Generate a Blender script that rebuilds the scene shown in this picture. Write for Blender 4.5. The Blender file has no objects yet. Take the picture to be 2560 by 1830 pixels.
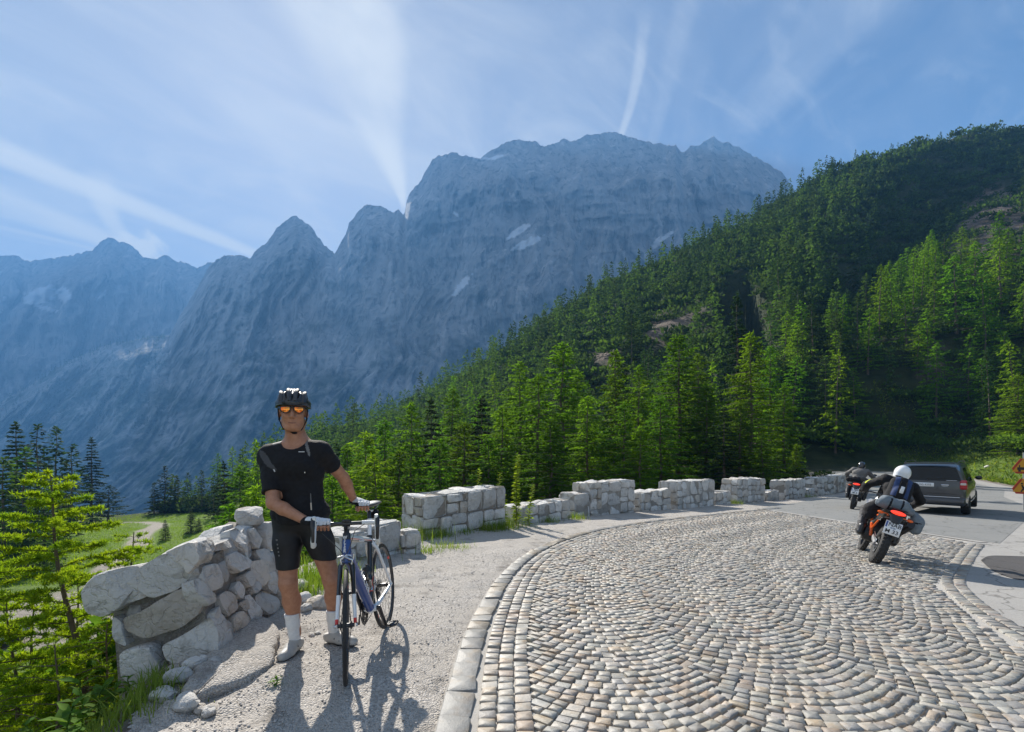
import bpy, bmesh, math, random
import numpy as np
from mathutils import Vector, Matrix, noise as mnoise

sc = bpy.context.scene
col = sc.collection
R = math.radians
rnd = random.Random(7)

# ---------------------------------------------------------------- camera
CAM_Z, FPX, U0, HOR = 1.41, 1200.0, 1280.0, 1125.0        # lens as measured from the photograph (2560 px wide)
cam_d = bpy.data.cameras.new('camera')
cam = bpy.data.objects.new('camera', cam_d); col.objects.link(cam)
cam.location = (0, 0, CAM_Z); cam.rotation_euler = (R(90), 0, 0)
cam_d.sensor_width = 36.0; cam_d.lens = 36.0*FPX/2560.0
cam_d.shift_y = (HOR-915.0)/2560.0
cam_d.clip_start = 0.05; cam_d.clip_end = 40000
sc.camera = cam

# ---------------------------------------------------------------- sun, sky, exposure
SUN_AZ, SUN_EL = R(-25), R(35)                            # azimuth from +Y, negative to the left
sun_dir = Vector((math.sin(SUN_AZ)*math.cos(SUN_EL), math.cos(SUN_AZ)*math.cos(SUN_EL), math.sin(SUN_EL)))
sd_ = bpy.data.lights.new('sun', 'SUN'); sd_.energy = 5.0; sd_.angle = R(0.53); sd_.color = (1.0, 0.94, 0.85)
sun = bpy.data.objects.new('sun', sd_); col.objects.link(sun)
sun.rotation_euler = (-sun_dir).to_track_quat('-Z', 'Y').to_euler()
sun.location = (-40, 80, 90)

sc.view_settings.view_transform = 'Standard'; sc.view_settings.look = 'None'
sc.view_settings.exposure = 1.3; sc.view_settings.gamma = 1.0; sc.view_settings.use_curve_mapping = False
sc.cycles.max_bounces = 6; sc.cycles.diffuse_bounces = 3; sc.cycles.glossy_bounces = 3
sc.cycles.transmission_bounces = 3; sc.cycles.transparent_max_bounces = 8; sc.cycles.volume_bounces = 0
sc.cycles.use_denoising = True
sc.cycles.sample_clamp_indirect = 6.0
sc.cycles.caustics_reflective = False; sc.cycles.caustics_refractive = False

world = bpy.data.worlds.new('World'); sc.world = world; world.use_nodes = True
def build_world():
    nt = world.node_tree; N, L = nt.nodes, nt.links
    N.clear()
    def node(t, **kw):
        n = N.new(t)
        for k, v in kw.items(): setattr(n, k, v)
        return n
    def m(op, a, b=None, c=None, clamp=False):
        n = N.new('ShaderNodeMath'); n.operation = op; n.use_clamp = clamp
        for i, v in enumerate((a, b, c)):
            if v is None: continue
            if isinstance(v, (int, float)): n.inputs[i].default_value = v
            else: L.new(v, n.inputs[i])
        return n.outputs[0]
    def sstep(x, a, b):
        n = N.new('ShaderNodeMapRange'); n.interpolation_type = 'SMOOTHSTEP'
        L.new(x, n.inputs[0]); n.inputs[1].default_value = a; n.inputs[2].default_value = b
        return n.outputs[0]
    out = node('ShaderNodeOutputWorld'); bg = node('ShaderNodeBackground'); bg.inputs[1].default_value = SKY_STR
    sky = node('ShaderNodeTexSky'); sky.sky_type = 'NISHITA'; sky.sun_disc = False
    sky.sun_elevation = SUN_EL; sky.sun_rotation = SUN_AZ; sky.altitude = 1600
    sky.air_density = 1.0; sky.dust_density = 0.5; sky.ozone_density = 1.5
    tc = node('ShaderNodeTexCoord'); sep = node('ShaderNodeSeparateXYZ'); L.new(tc.outputs['Generated'], sep.inputs[0])
    zz = m('MAXIMUM', sep.outputs[2], 0.02)
    px, py = m('DIVIDE', sep.outputs[0], zz), m('DIVIDE', sep.outputs[1], zz)      # where the ray meets a cloud layer one unit up
    up = sstep(sep.outputs[2], 0.02, 0.12)
    def cnoise(ax, ay, sx, sy, scale, detail, dist=0.0, off=0.0):
        # noise on the cloud layer, measured along the axis (ax, ay) by sx and across it by sy
        a = m('ADD', m('MULTIPLY', px, ax*sx), m('MULTIPLY', py, ay*sx))
        b = m('ADD', m('MULTIPLY', px, -ay*sy), m('MULTIPLY', py, ax*sy))
        c = node('ShaderNodeCombineXYZ'); L.new(a, c.inputs[0]); L.new(b, c.inputs[1]); c.inputs[2].default_value = off
        n = node('ShaderNodeTexNoise'); n.inputs['Scale'].default_value = scale; n.inputs['Detail'].default_value = detail
        n.inputs['Roughness'].default_value = 0.58; n.inputs['Distortion'].default_value = dist
        L.new(c.outputs[0], n.inputs['Vector'])
        return n.outputs['Fac']
    def lay(u, v):
        T = (HOR-v)/FPX
        return ((u-U0)/FPX/T, 1.0/T)
    def streak(a1, a2, b1, b2, dens, f0=0.05, f1=0.85, nscale=3.0, along=0.35, lo=0.25, hi=0.7, curve=0.0):
        a1, a2, b1, b2 = (np.array(lay(*p)) for p in (a1, a2, b1, b2))
        A, B = (a1+a2)/2, (b1+b2)/2
        d = B-A; ln = float(np.hypot(*d)); d = d/ln; nrm = np.array((-d[1], d[0]))
        w0, w1 = abs(float((a1-a2)@nrm))/2, abs(float((b1-b2)@nrm))/2
        qx, qy = m('SUBTRACT', px, float(A[0])), m('SUBTRACT', py, float(A[1]))
        t = m('DIVIDE', m('ADD', m('MULTIPLY', qx, float(d[0])), m('MULTIPLY', qy, float(d[1]))), ln)
        s = m('ADD', m('MULTIPLY', qx, float(nrm[0])), m('MULTIPLY', qy, float(nrm[1])))
        if curve: s = m('ADD', s, m('MULTIPLY', m('MULTIPLY', t, m('SUBTRACT', 1.0, t)), curve))
        n = cnoise(float(d[0]), float(d[1]), along, 1.0, nscale, 6, 0.6, float(ln*3.7 % 9))
        w = m('ADD', m('MULTIPLY', t, w1-w0), w0)
        s = m('ADD', s, m('MULTIPLY', m('SUBTRACT', n, 0.5), m('MULTIPLY', w, 1.1)))
        e = m('SUBTRACT', 1.0, m('DIVIDE', m('ABSOLUTE', s), m('MAXIMUM', w, 0.001)))
        e = sstep(e, -0.25, 0.75)
        ft = m('MULTIPLY', sstep(t, -0.12, f0), m('SUBTRACT', 1.0, sstep(t, f1, 1.12)))
        return m('MULTIPLY', m('MULTIPLY', m('MULTIPLY', e, ft), m('ADD', 0.35, m('MULTIPLY', 0.65, sstep(n, lo, hi)))), dens)
    parts = [
        streak((520, -220), (985, -220), (1004, 510), (1018, 510), 0.9, 0.05, 0.95, 2.6, 0.8, 0.25, 0.65),
        streak((780, -200), (1020, -200), (1000, 520), (1014, 520), 0.55, 0.05, 0.95, 3.4, 0.9, 0.25, 0.65),
        streak((1592, 55), (1634, 55), (1536, 350), (1556, 350), 0.40, 0.1, 1.0, 6.0, 0.9, curve=0.05),
        streak((1690, -60), (1780, -60), (1615, 350), (1650, 350), 0.14, 0.1, 1.0, 5.0, 0.4),
        streak((-60, 318), (-60, 402), (690, 642), (640, 650), 0.85, 0.0, 0.9, 2.4, 0.4, 0.2, 0.6),
        streak((-60, 430), (-60, 515), (420, 640), (330, 650), 0.75, 0.0, 0.8, 2.8, 0.4, 0.2, 0.6),
        streak((-60, 545), (-60, 562), (330, 640), (300, 640), 0.5, 0.0, 0.9, 2.6, 0.4),
        streak((215, 455), (285, 430), (350, 645), (390, 645), 0.7, 0.1, 1.1, 2.5, 0.6, curve=-0.25),
        streak((300, 590), (320, 575), (400, 655), (385, 635), 0.95, 0.1, 1.1, 9.0, 1.0),
        streak((2050, -60), (2330, -60), (1800, 330), (1900, 330), 0.20, 0.1, 0.7, 2.6, 0.5),
    ]
    veil = m('MULTIPLY', sstep(cnoise(0.6, 0.8, 0.9, 1.3, 1.7, 5, 1.2), 0.32, 0.82), 0.46)
    veil = m('MULTIPLY', veil, m('SUBTRACT', 1.0, m('MULTIPLY', sstep(px, 0.1, 1.2), 0.8)))
    fine = m('MULTIPLY', sstep(cnoise(0.75, 0.66, 0.7, 2.2, 4.5, 7, 0.6, 4.0), 0.45, 0.85), 0.20)
    hz = m('MULTIPLY', m('SUBTRACT', 1.0, sstep(px, -0.6, 1.1)), 0.34)
    tot = m('SUBTRACT', 1.0, veil)
    # the small white cloud that clings to the far summit
    cd = Vector(((352-U0)/FPX, 1.0, (HOR-618)/FPX)).normalized(); nv = node('ShaderNodeVectorMath', operation='DOT_PRODUCT'); L.new(tc.outputs['Generated'], nv.inputs[0]); nv.inputs[1].default_value = cd
    cn = node('ShaderNodeTexNoise'); cn.inputs['Scale'].default_value = 34; cn.inputs['Detail'].default_value = 6; L.new(tc.outputs['Generated'], cn.inputs['Vector'])
    puff = m('MULTIPLY', sstep(m('ADD', nv.outputs['Value'], m('MULTIPLY', m('SUBTRACT', cn.outputs['Fac'], .5), .0022)), math.cos(R(2.0)), math.cos(R(1.0))), 0.95)
    for p in parts+[fine, hz, puff]: tot = m('MULTIPLY', tot, m('SUBTRACT', 1.0, p))
    d = m('MULTIPLY', m('SUBTRACT', 1.0, tot), up, clamp=True)
    mix = node('ShaderNodeMix', data_type='RGBA'); L.new(d, mix.inputs['Factor']); L.new(sky.outputs[0], mix.inputs['A'])
    mix.inputs['B'].default_value = CLOUD_COL
    L.new(mix.outputs['Result'], bg.inputs[0]); L.new(bg.outputs[0], out.inputs[0])
SKY_STR = 0.05
CLOUD_COL = (8.6, 8.7, 8.4, 1)
build_world()

# ---------------------------------------------------------------- helpers
_rng = np.random.default_rng(5)
_perm = _rng.permutation(1024); _perm = np.concatenate([_perm, _perm, _perm])
_grad = _rng.normal(size=(1024, 3)); _grad /= np.linalg.norm(_grad, axis=1)[:, None]
def pnoise(x, y, z=0.0):
    x, y, z = np.broadcast_arrays(np.asarray(x, float), np.asarray(y, float), np.asarray(z, float))
    xi, yi, zi = np.floor(x).astype(int), np.floor(y).astype(int), np.floor(z).astype(int)
    fx, fy, fz = x-xi, y-yi, z-zi
    u, v, w = (f*f*f*(f*(f*6-15)+10) for f in (fx, fy, fz))
    def g(i, j, k):
        h = _perm[_perm[_perm[(xi+i) & 1023]+((yi+j) & 1023)]+((zi+k) & 1023)]
        G = _grad[h]
        return G[..., 0]*(fx-i)+G[..., 1]*(fy-j)+G[..., 2]*(fz-k)
    def lp(a, b, t): return a+(b-a)*t
    return lp(lp(lp(g(0,0,0), g(1,0,0), u), lp(g(0,1,0), g(1,1,0), u), v),
              lp(lp(g(0,0,1), g(1,0,1), u), lp(g(0,1,1), g(1,1,1), u), v), w)*1.5
def fbm(x, y, z=0.0, octv=4, gain=0.5, lac=2.03):
    s, a = 0.0, 1.0
    for i in range(octv):
        s = s+a*pnoise(np.asarray(x)*lac**i+i*17.3, np.asarray(y)*lac**i-i*9.1, np.asarray(z)*lac**i+i*5.7); a *= gain
    return s
def ridged(x, y, z=0.0, octv=4, gain=0.5, lac=2.1):
    s, a = 0.0, 1.0
    for i in range(octv):
        s = s+a*(1-2*np.abs(pnoise(np.asarray(x)*lac**i+i*7.7, np.asarray(y)*lac**i+i*3.1, np.asarray(z)*lac**i))); a *= gain
    return s
def smooth(a, b, x):
    t = np.clip((np.asarray(x, float)-a)/(b-a), 0, 1); return t*t*(3-2*t)
def unit(v): return v/(np.linalg.norm(v, axis=-1, keepdims=True)+1e-9)
def px2w(u, v, y):
    return ((u-U0)/FPX*y, y, CAM_Z+(HOR-v)/FPX*y)

def tag(o, label=None, cat=None, group=None, kind=None):
    if label: o['label'] = label
    if cat: o['category'] = cat
    if group: o['group'] = group
    if kind: o['kind'] = kind
    return o
def link(o, parent=None):
    col.objects.link(o)
    if parent is not None: o.parent = parent
    return o
def empty(name, loc=(0,0,0), rot=(0,0,0), scale=1.0):
    o = bpy.data.objects.new(name, None); o.location = loc; o.rotation_euler = rot
    o.scale = (scale,)*3 if isinstance(scale, (int, float)) else scale
    o.empty_display_size = 0.1
    return link(o)
def np_mesh(name, V, F, mats=(), midx=None, smooth_=True, sharp=None):
    """V (n,3); F an (m,k) array or a list of such arrays."""
    V = np.asarray(V, np.float32); Fs = F if isinstance(F, (list, tuple)) else [F]
    Fs = [np.asarray(f, np.int32) for f in Fs if len(f)]
    me = bpy.data.meshes.new(name)
    me.vertices.add(len(V)); me.vertices.foreach_set('co', V.ravel())
    loops = np.concatenate([f.ravel() for f in Fs]); me.loops.add(len(loops)); me.loops.foreach_set('vertex_index', loops)
    tot = np.concatenate([np.full(len(f), f.shape[1], np.int32) for f in Fs])
    st = np.concatenate([[0], np.cumsum(tot)[:-1]]).astype(np.int32)
    me.polygons.add(len(tot)); me.polygons.foreach_set('loop_start', st); me.polygons.foreach_set('loop_total', tot)
    if midx is not None: me.polygons.foreach_set('material_index', np.asarray(midx, np.int32))
    me.polygons.foreach_set('use_smooth', np.full(len(tot), bool(smooth_)))
    for m_ in mats: me.materials.append(m_)
    me.update(calc_edges=True)
    if sharp: me.set_sharp_from_angle(angle=R(sharp))
    return me
def vattr(me, name, vals):
    a = me.attributes.new(name, 'FLOAT', 'POINT'); a.data.foreach_set('value', np.asarray(vals, np.float32).ravel())
def vcolor(me, name, rgb):
    rgb = np.asarray(rgb, np.float32); c = np.concatenate([rgb, np.ones((len(rgb), 1), np.float32)], 1)
    a = me.color_attributes.new(name, 'FLOAT_COLOR', 'POINT'); a.data.foreach_set('color', c.ravel())
def new_obj(name, me, parent=None, loc=None, rot=None):
    o = bpy.data.objects.new(name, me)
    if loc is not None: o.location = loc
    if rot is not None: o.rotation_euler = rot
    return link(o, parent)

class MB:
    """collects shapes into one mesh"""
    def __init__(s): s.V = []; s.F = []; s.M = []; s.n = 0; s.mi = 0
    def add(s, V, F):
        V = np.asarray(V, float).reshape(-1, 3); s.V.append(V)
        for f in F: s.F.append([i+s.n for i in f]); s.M.append(s.mi)
        s.n += len(V); return s
    def box(s, c, d, rot=None, bev=0.0, taper=1.0):
        hx, hy, hz = d[0]/2, d[1]/2, d[2]/2
        b = min(bev, hx*.9, hy*.9, hz*.9)
        if b <= 0:
            P = [(x*(taper if z > 0 else 1), y*(taper if z > 0 else 1), z) for z in (-hz, hz) for x, y in ((-hx,-hy),(hx,-hy),(hx,hy),(-hx,hy))]
            F = [(3,2,1,0),(4,5,6,7),(0,1,5,4),(1,2,6,5),(2,3,7,6),(3,0,4,7)]
        else:
            P, F = [], []
            def ring(ix, iy, z):
                st = len(P); t = taper if z > 0 else 1.0
                a, c_ = hx-ix, hy-iy
                k = b*.7
                for x, y in ((-a+k,-c_),(a-k,-c_),(a,-c_+k),(a,c_-k),(a-k,c_),(-a+k,c_),(-a,c_-k),(-a,-c_+k)): P.append((x*t, y*t, z))
                return st
            rs = [ring(b*.8, b*.8, -hz), ring(0, 0, -hz+b), ring(0, 0, hz-b), ring(b*.8, b*.8, hz)]
            for r0, r1 in zip(rs, rs[1:]):
                for i in range(8): j = (i+1) % 8; F.append((r0+i, r0+j, r1+j, r1+i))
            F.append(tuple(rs[0]+i for i in range(7, -1, -1))); F.append(tuple(rs[3]+i for i in range(8)))
        P = np.array(P)
        if rot is not None: P = P@np.array(rot.to_3x3() if hasattr(rot, 'to_3x3') else rot).T
        return s.add(P+np.array(c), F)
    def tube(s, path, rad, n=8, caps=True, flat=None, up=None):
        """sweep; rad scalar or list; flat = (a, b) stretches the section (b along the up hint)"""
        P = [np.array(p, float) for p in path]; m_ = len(P)
        if isinstance(rad, (int, float)): rad = [rad]*m_
        tang = [P[min(i+1, m_-1)]-P[max(i-1, 0)] for i in range(m_)]
        tang = [t/(np.linalg.norm(t)+1e-12) for t in tang]
        u = np.array(up if up is not None else ((0,0,1) if abs(tang[0][2]) < .9 else (1,0,0)), float)
        V, F = [], []
        for i in range(m_):
            t = tang[i]; u = u-t*(u@t); u /= np.linalg.norm(u)+1e-12; w = np.cross(t, u)
            fa, fb = flat[i] if (flat and isinstance(flat[0], (tuple, list))) else (flat or (1, 1))
            for k in range(n):
                a = 2*math.pi*k/n
                V.append(P[i]+rad[i]*(w*math.cos(a)*fa+u*math.sin(a)*fb))
        for i in range(m_-1):
            for k in range(n): j = (k+1) % n; F.append((i*n+k, i*n+j, (i+1)*n+j, (i+1)*n+k))
        if caps: F.append(tuple(range(n-1, -1, -1))); F.append(tuple((m_-1)*n+k for k in range(n)))
        return s.add(V, F)
    def ring(s, c, axis, R_, r, n=32, k=8, sq=(1, 1), a0=0.0, a1=2*math.pi):
        """torus of radius R_ about axis; sq stretches the section (across, along the axis)"""
        ax = np.array(axis, float); ax /= np.linalg.norm(ax); h = np.array((0,0,1.0)) if abs(ax[2]) < .9 else np.array((1.0,0,0))
        e1 = np.cross(h, ax); e1 /= np.linalg.norm(e1); e2 = np.cross(ax, e1)
        full = abs(a1-a0-2*math.pi) < 1e-6; V, F = [], []; m_ = n if full else n+1
        for i in range(m_):
            a = a0+(a1-a0)*i/n; d = e1*math.cos(a)+e2*math.sin(a)
            for j in range(k):
                b = 2*math.pi*j/k; V.append(np.array(c)+d*(R_+r*sq[0]*math.cos(b))+ax*r*sq[1]*math.sin(b))
        for i in range(n):
            i2 = (i+1) % m_
            for j in range(k): j2 = (j+1) % k; F.append((i*k+j, i2*k+j, i2*k+j2, i*k+j2))
        return s.add(V, F)
    def lathe(s, prof, c=(0,0,0), axis=(0,0,1), n=16, caps=True):
        ax = np.array(axis, float); ax /= np.linalg.norm(ax); h = np.array((0,0,1.0)) if abs(ax[2]) < .9 else np.array((1.0,0,0))
        e1 = np.cross(h, ax); e1 /= np.linalg.norm(e1); e2 = np.cross(ax, e1); V, F = [], []
        for r, z in prof:
            for i in range(n): a = 2*math.pi*i/n; V.append(np.array(c)+(e1*math.cos(a)+e2*math.sin(a))*r+ax*z)
        for q in range(len(prof)-1):
            for i in range(n): j = (i+1) % n; F.append((q*n+i, q*n+j, (q+1)*n+j, (q+1)*n+i))
        if caps: F.append(tuple(range(n-1, -1, -1))); F.append(tuple((len(prof)-1)*n+i for i in range(n)))
        return s.add(V, F)
    def ball(s, c, r, n=12, m_=8, rot=None):
        r = (r,)*3 if isinstance(r, (int, float)) else r; V = [(0,0,-1)]; F = []
        for i in range(1, m_):
            p = -math.pi/2+math.pi*i/m_
            for j in range(n): a = 2*math.pi*j/n; V.append((math.cos(p)*math.cos(a), math.cos(p)*math.sin(a), math.sin(p)))
        V.append((0,0,1)); V = np.array(V)*np.array(r)
        for j in range(n): F.append((0, 1+(j+1) % n, 1+j))
        for i in range(m_-2):
            for j in range(n): k = (j+1) % n; F.append((1+i*n+j, 1+i*n+k, 1+(i+1)*n+k, 1+(i+1)*n+j))
        t = 1+(m_-2)*n
        for j in range(n): F.append((t+j, t+(j+1) % n, len(V)-1))
        if rot is not None: V = V@np.array(rot.to_3x3() if hasattr(rot, 'to_3x3') else rot).T
        return s.add(V+np.array(c), F)
    def poly(s, pts, thick, nrm):
        """flat outline with thickness along nrm"""
        P = np.array(pts, float); nn = np.array(nrm, float)*thick; n = len(P)
        F = [tuple(range(n)), tuple(range(2*n-1, n-1, -1))]
        for i in range(n): j = (i+1) % n; F.append((j, i, n+i, n+j))
        return s.add(np.concatenate([P, P-nn]), F)
    def loft(s, rings, closed=True, caps=True):
        n = len(rings[0]); V = np.concatenate([np.array(r, float) for r in rings]); F = []
        for q in range(len(rings)-1):
            for i in range(n if closed else n-1): j = (i+1) % n; F.append((q*n+i, q*n+j, (q+1)*n+j, (q+1)*n+i))
        if caps and closed: F.append(tuple(range(n-1, -1, -1))); F.append(tuple((len(rings)-1)*n+i for i in range(n)))
        return s.add(V, F)
    def build(s, name, mats, parent=None, sharp=40, loc=None, rot=None):
        mats = mats if isinstance(mats, (list, tuple)) else [mats]
        me = bpy.data.meshes.new(name); V = np.concatenate(s.V)
        me.from_pydata(V.tolist(), [], s.F)
        for m_ in mats: me.materials.append(m_)
        if len(mats) > 1: me.polygons.foreach_set('material_index', np.array(s.M, np.int32))
        if sharp is not None:
            me.polygons.foreach_set('use_smooth', np.ones(len(me.polygons), bool)); me.set_sharp_from_angle(angle=R(sharp))
        me.update()
        return new_obj(name, me, parent, loc, rot)

# materials ------------------------------------------------------------
def rgba(c): return (c[0], c[1], c[2], 1.0)
def mat(name, c, rough=0.6, c2=None, scale=8.0, detail=6.0, bump=0.0, bscale=None, metal=0.0, spec=0.5, coat=0.0, contrast=(0.35, 0.65),
        var=0.0, attr=None, emit=None, transl=0.0, alpha=1.0, stretch=None, bdist=0.02):
    mm = bpy.data.materials.new(name); mm.use_nodes = True
    nt = mm.node_tree; N, L = nt.nodes, nt.links; b = N['Principled BSDF']
    b.inputs['Base Color'].default_value = rgba(c); b.inputs['Roughness'].default_value = rough
    b.inputs['Metallic'].default_value = metal; b.inputs['Specular IOR Level'].default_value = spec
    b.inputs['Coat Weight'].default_value = coat; b.inputs['Coat Roughness'].default_value = 0.08
    if emit: b.inputs['Emission Color'].default_value = rgba(emit[:3]); b.inputs['Emission Strength'].default_value = emit[3]
    src = None
    if c2 is not None or bump:
        tc = N.new('ShaderNodeTexCoord'); mp = N.new('ShaderNodeMapping'); L.new(tc.outputs['Object'], mp.inputs[0])
        if stretch: mp.inputs['Scale'].default_value = stretch
    if c2 is not None:
        nz = N.new('ShaderNodeTexNoise'); nz.inputs['Scale'].default_value = scale; nz.inputs['Detail'].default_value = detail
        nz.inputs['Roughness'].default_value = 0.6; L.new(mp.outputs[0], nz.inputs['Vector'])
        rp = N.new('ShaderNodeMapRange'); rp.inputs[1].default_value, rp.inputs[2].default_value = contrast
        L.new(nz.outputs['Fac'], rp.inputs[0])
        mx = N.new('ShaderNodeMix'); mx.data_type = 'RGBA'; L.new(rp.outputs[0], mx.inputs['Factor'])
        mx.inputs['A'].default_value = rgba(c); mx.inputs['B'].default_value = rgba(c2); src = mx.outputs['Result']
    if attr:
        at = N.new('ShaderNodeVertexColor'); at.layer_name = attr
        if src is None: src = at.outputs[0]
        else:
            ml = N.new('ShaderNodeMix'); ml.data_type = 'RGBA'; ml.blend_type = 'MULTIPLY'; ml.inputs['Factor'].default_value = 1.0
            L.new(src, ml.inputs['A']); L.new(at.outputs[0], ml.inputs['B']); src = ml.outputs['Result']
    if var:
        oi = N.new('ShaderNodeObjectInfo'); hs = N.new('ShaderNodeHueSaturation')
        r1 = N.new('ShaderNodeMapRange'); L.new(oi.outputs['Random'], r1.inputs[0]); r1.inputs[3].default_value = 1-var; r1.inputs[4].default_value = 1+var
        r2 = N.new('ShaderNodeMapRange'); mu = N.new('ShaderNodeMath'); mu.operation = 'FRACT'
        m7 = N.new('ShaderNodeMath'); m7.operation = 'MULTIPLY'; m7.inputs[1].default_value = 7.31; L.new(oi.outputs['Random'], m7.inputs[0]); L.new(m7.outputs[0], mu.inputs[0])
        L.new(mu.outputs[0], r2.inputs[0]); r2.inputs[3].default_value = 0.5-var*.07; r2.inputs[4].default_value = 0.5+var*.05
        L.new(r1.outputs[0], hs.inputs['Value']); L.new(r2.outputs[0], hs.inputs['Hue'])
        if src is None: hs.inputs['Color'].default_value = rgba(c)
        else: L.new(src, hs.inputs['Color'])
        src = hs.outputs[0]
    if src is not None: L.new(src, b.inputs['Base Color'])
    if bump:
        nb = N.new('ShaderNodeTexNoise'); nb.inputs['Scale'].default_value = bscale or scale*4; nb.inputs['Detail'].default_value = 8; nb.inputs['Roughness'].default_value = 0.65
        L.new(mp.outputs[0], nb.inputs['Vector']); bp = N.new('ShaderNodeBump'); bp.inputs['Strength'].default_value = bump; bp.inputs['Distance'].default_value = bdist
        L.new(nb.outputs['Fac'], bp.inputs['Height']); L.new(bp.outputs[0], b.inputs['Normal'])
    if transl:
        tr = N.new('ShaderNodeBsdfTranslucent'); ms = N.new('ShaderNodeMixShader'); ms.inputs[0].default_value = transl
        if src is not None:
            tint = N.new('ShaderNodeMix'); tint.data_type = 'RGBA'; tint.blend_type = 'MULTIPLY'; tint.inputs['Factor'].default_value = 1.0
            L.new(src, tint.inputs['A']); tint.inputs['B'].default_value = (1.5, 1.5, 0.6, 1); L.new(tint.outputs['Result'], tr.inputs[0])
        else: tr.inputs[0].default_value = (min(1, c[0]*1.5), min(1, c[1]*1.5), c[2]*.6, 1)
        L.new(b.outputs[0], ms.inputs[1]); L.new(tr.outputs[0], ms.inputs[2]); L.new(ms.outputs[0], N['Material Output'].inputs[0])
    if alpha < 1:
        tp = N.new('ShaderNodeBsdfTransparent'); ms = N.new('ShaderNodeMixShader'); ms.inputs[0].default_value = alpha
        L.new(tp.outputs[0], ms.inputs[1]); L.new(b.outputs[0], ms.inputs[2]); L.new(ms.outputs[0], N['Material Output'].inputs[0])
    return mm
# ---------------------------------------------------------------- the lie of the land
def _sat(v, a, b): v = np.asarray(v, float); return np.where(v < a, v, a+(b-a)*np.tanh(np.maximum(v-a, 0)/(b-a)))
def plane_z(x, y): return -.03*(_sat(y, 18, 26)-3.3)-.022*(_sat(x, 12, 18)+1.5)
WALL_LINE = np.array([(-1.5,-14),(-1.5,1.4),(-1.60,2.3),(-1.86,2.8),(-2.0,3.2),(-2.1,3.7),(-2.3,4.5),(-2.45,6.0),(-2.0,7.6),(-1.75,8.8),(-.3,10.4),(.1,11.3),(1.6,12.9),(3.7,14.8),(5.4,16.3),(7.5,18.3),(10.8,21),(14.9,25),(17.6,27),(22,33),(29,45),(42,72),(58,110),(70,140)], float)
EDGE_LINE = np.array([(3.6,-14),(3.7,2),(4.3,3.9),(5.3,5.6),(6.3,6.6),(9.4,9.5),(20.5,19.2),(31,30),(39,42),(47,60),(61,88),(72,110),(86,140)], float)
def sdist(P, Lp):
    """signed distance to a polyline: positive on its right"""
    best = np.full(len(P), 1e9); sg = np.ones(len(P)); tt = np.zeros(len(P)); acc = 0.0
    for a, b in zip(Lp, Lp[1:]):
        d = b-a; ln = np.hypot(*d); t = np.clip(((P-a)@d)/(ln*ln), 0, 1); q = P-(a+t[:, None]*d)
        ds = np.hypot(q[:, 0], q[:, 1]); w = ds < best
        cr = d[1]*q[:, 0]-d[0]*q[:, 1]
        best = np.where(w, ds, best); sg = np.where(w, np.where(cr >= 0, 1, -1), sg); tt = np.where(w, acc+t*ln, tt); acc += ln
    return best*sg, tt
_ru = [-1500, 300, 560, 600, 700, 760, 900, 1000, 1100, 1200, 1300, 1400, 1500, 1600, 1700, 1800, 1900, 2000, 2100, 2200, 2300, 2400, 2560, 3000, 4200]
_rv = [1290, 1290, 1265, 1215, 1150, 1115, 1072, 1035, 985, 925, 855, 785, 728, 685, 640, 588, 535, 478, 432, 392, 362, 342, 328, 310, 330]
def ridge_y(u): return np.interp(u, [300, 560, 700, 1000, 1700, 2100, 2560, 4000], [112, 125, 190, 225, 235, 265, 300, 330])
def hill_z(u, y):
    """the wooded slope and the meadow bench below the wall"""
    yr = ridge_y(u); zr = CAM_Z+(HOR-np.interp(u, _ru, _rv))/FPX*yr
    z30 = np.interp(u, [-800, 600, 900, 1150, 1400, 1700, 2100, 2500], [-11, -11, -8.5, -5.5, -4, -3.5, -2.6, -2.0])
    z65 = np.interp(u, [-800, 620, 800, 1000, 1200, 1400, 1700, 2000, 2300, 2600], [-11, -11, -12, -9, -4.5, -1, 4, 9, 12, 14])
    t = np.clip((y-65)/(yr-65), 0, 1)
    up = z65+(zr-z65)*t**1.12
    z = np.where(y < 65, z30+(z65-z30)*smooth(22, 65, y), up)
    over = np.maximum(0, y-yr)
    return z-np.where(u < 620, .62, .55)*over*smooth(0, 25, over)
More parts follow.
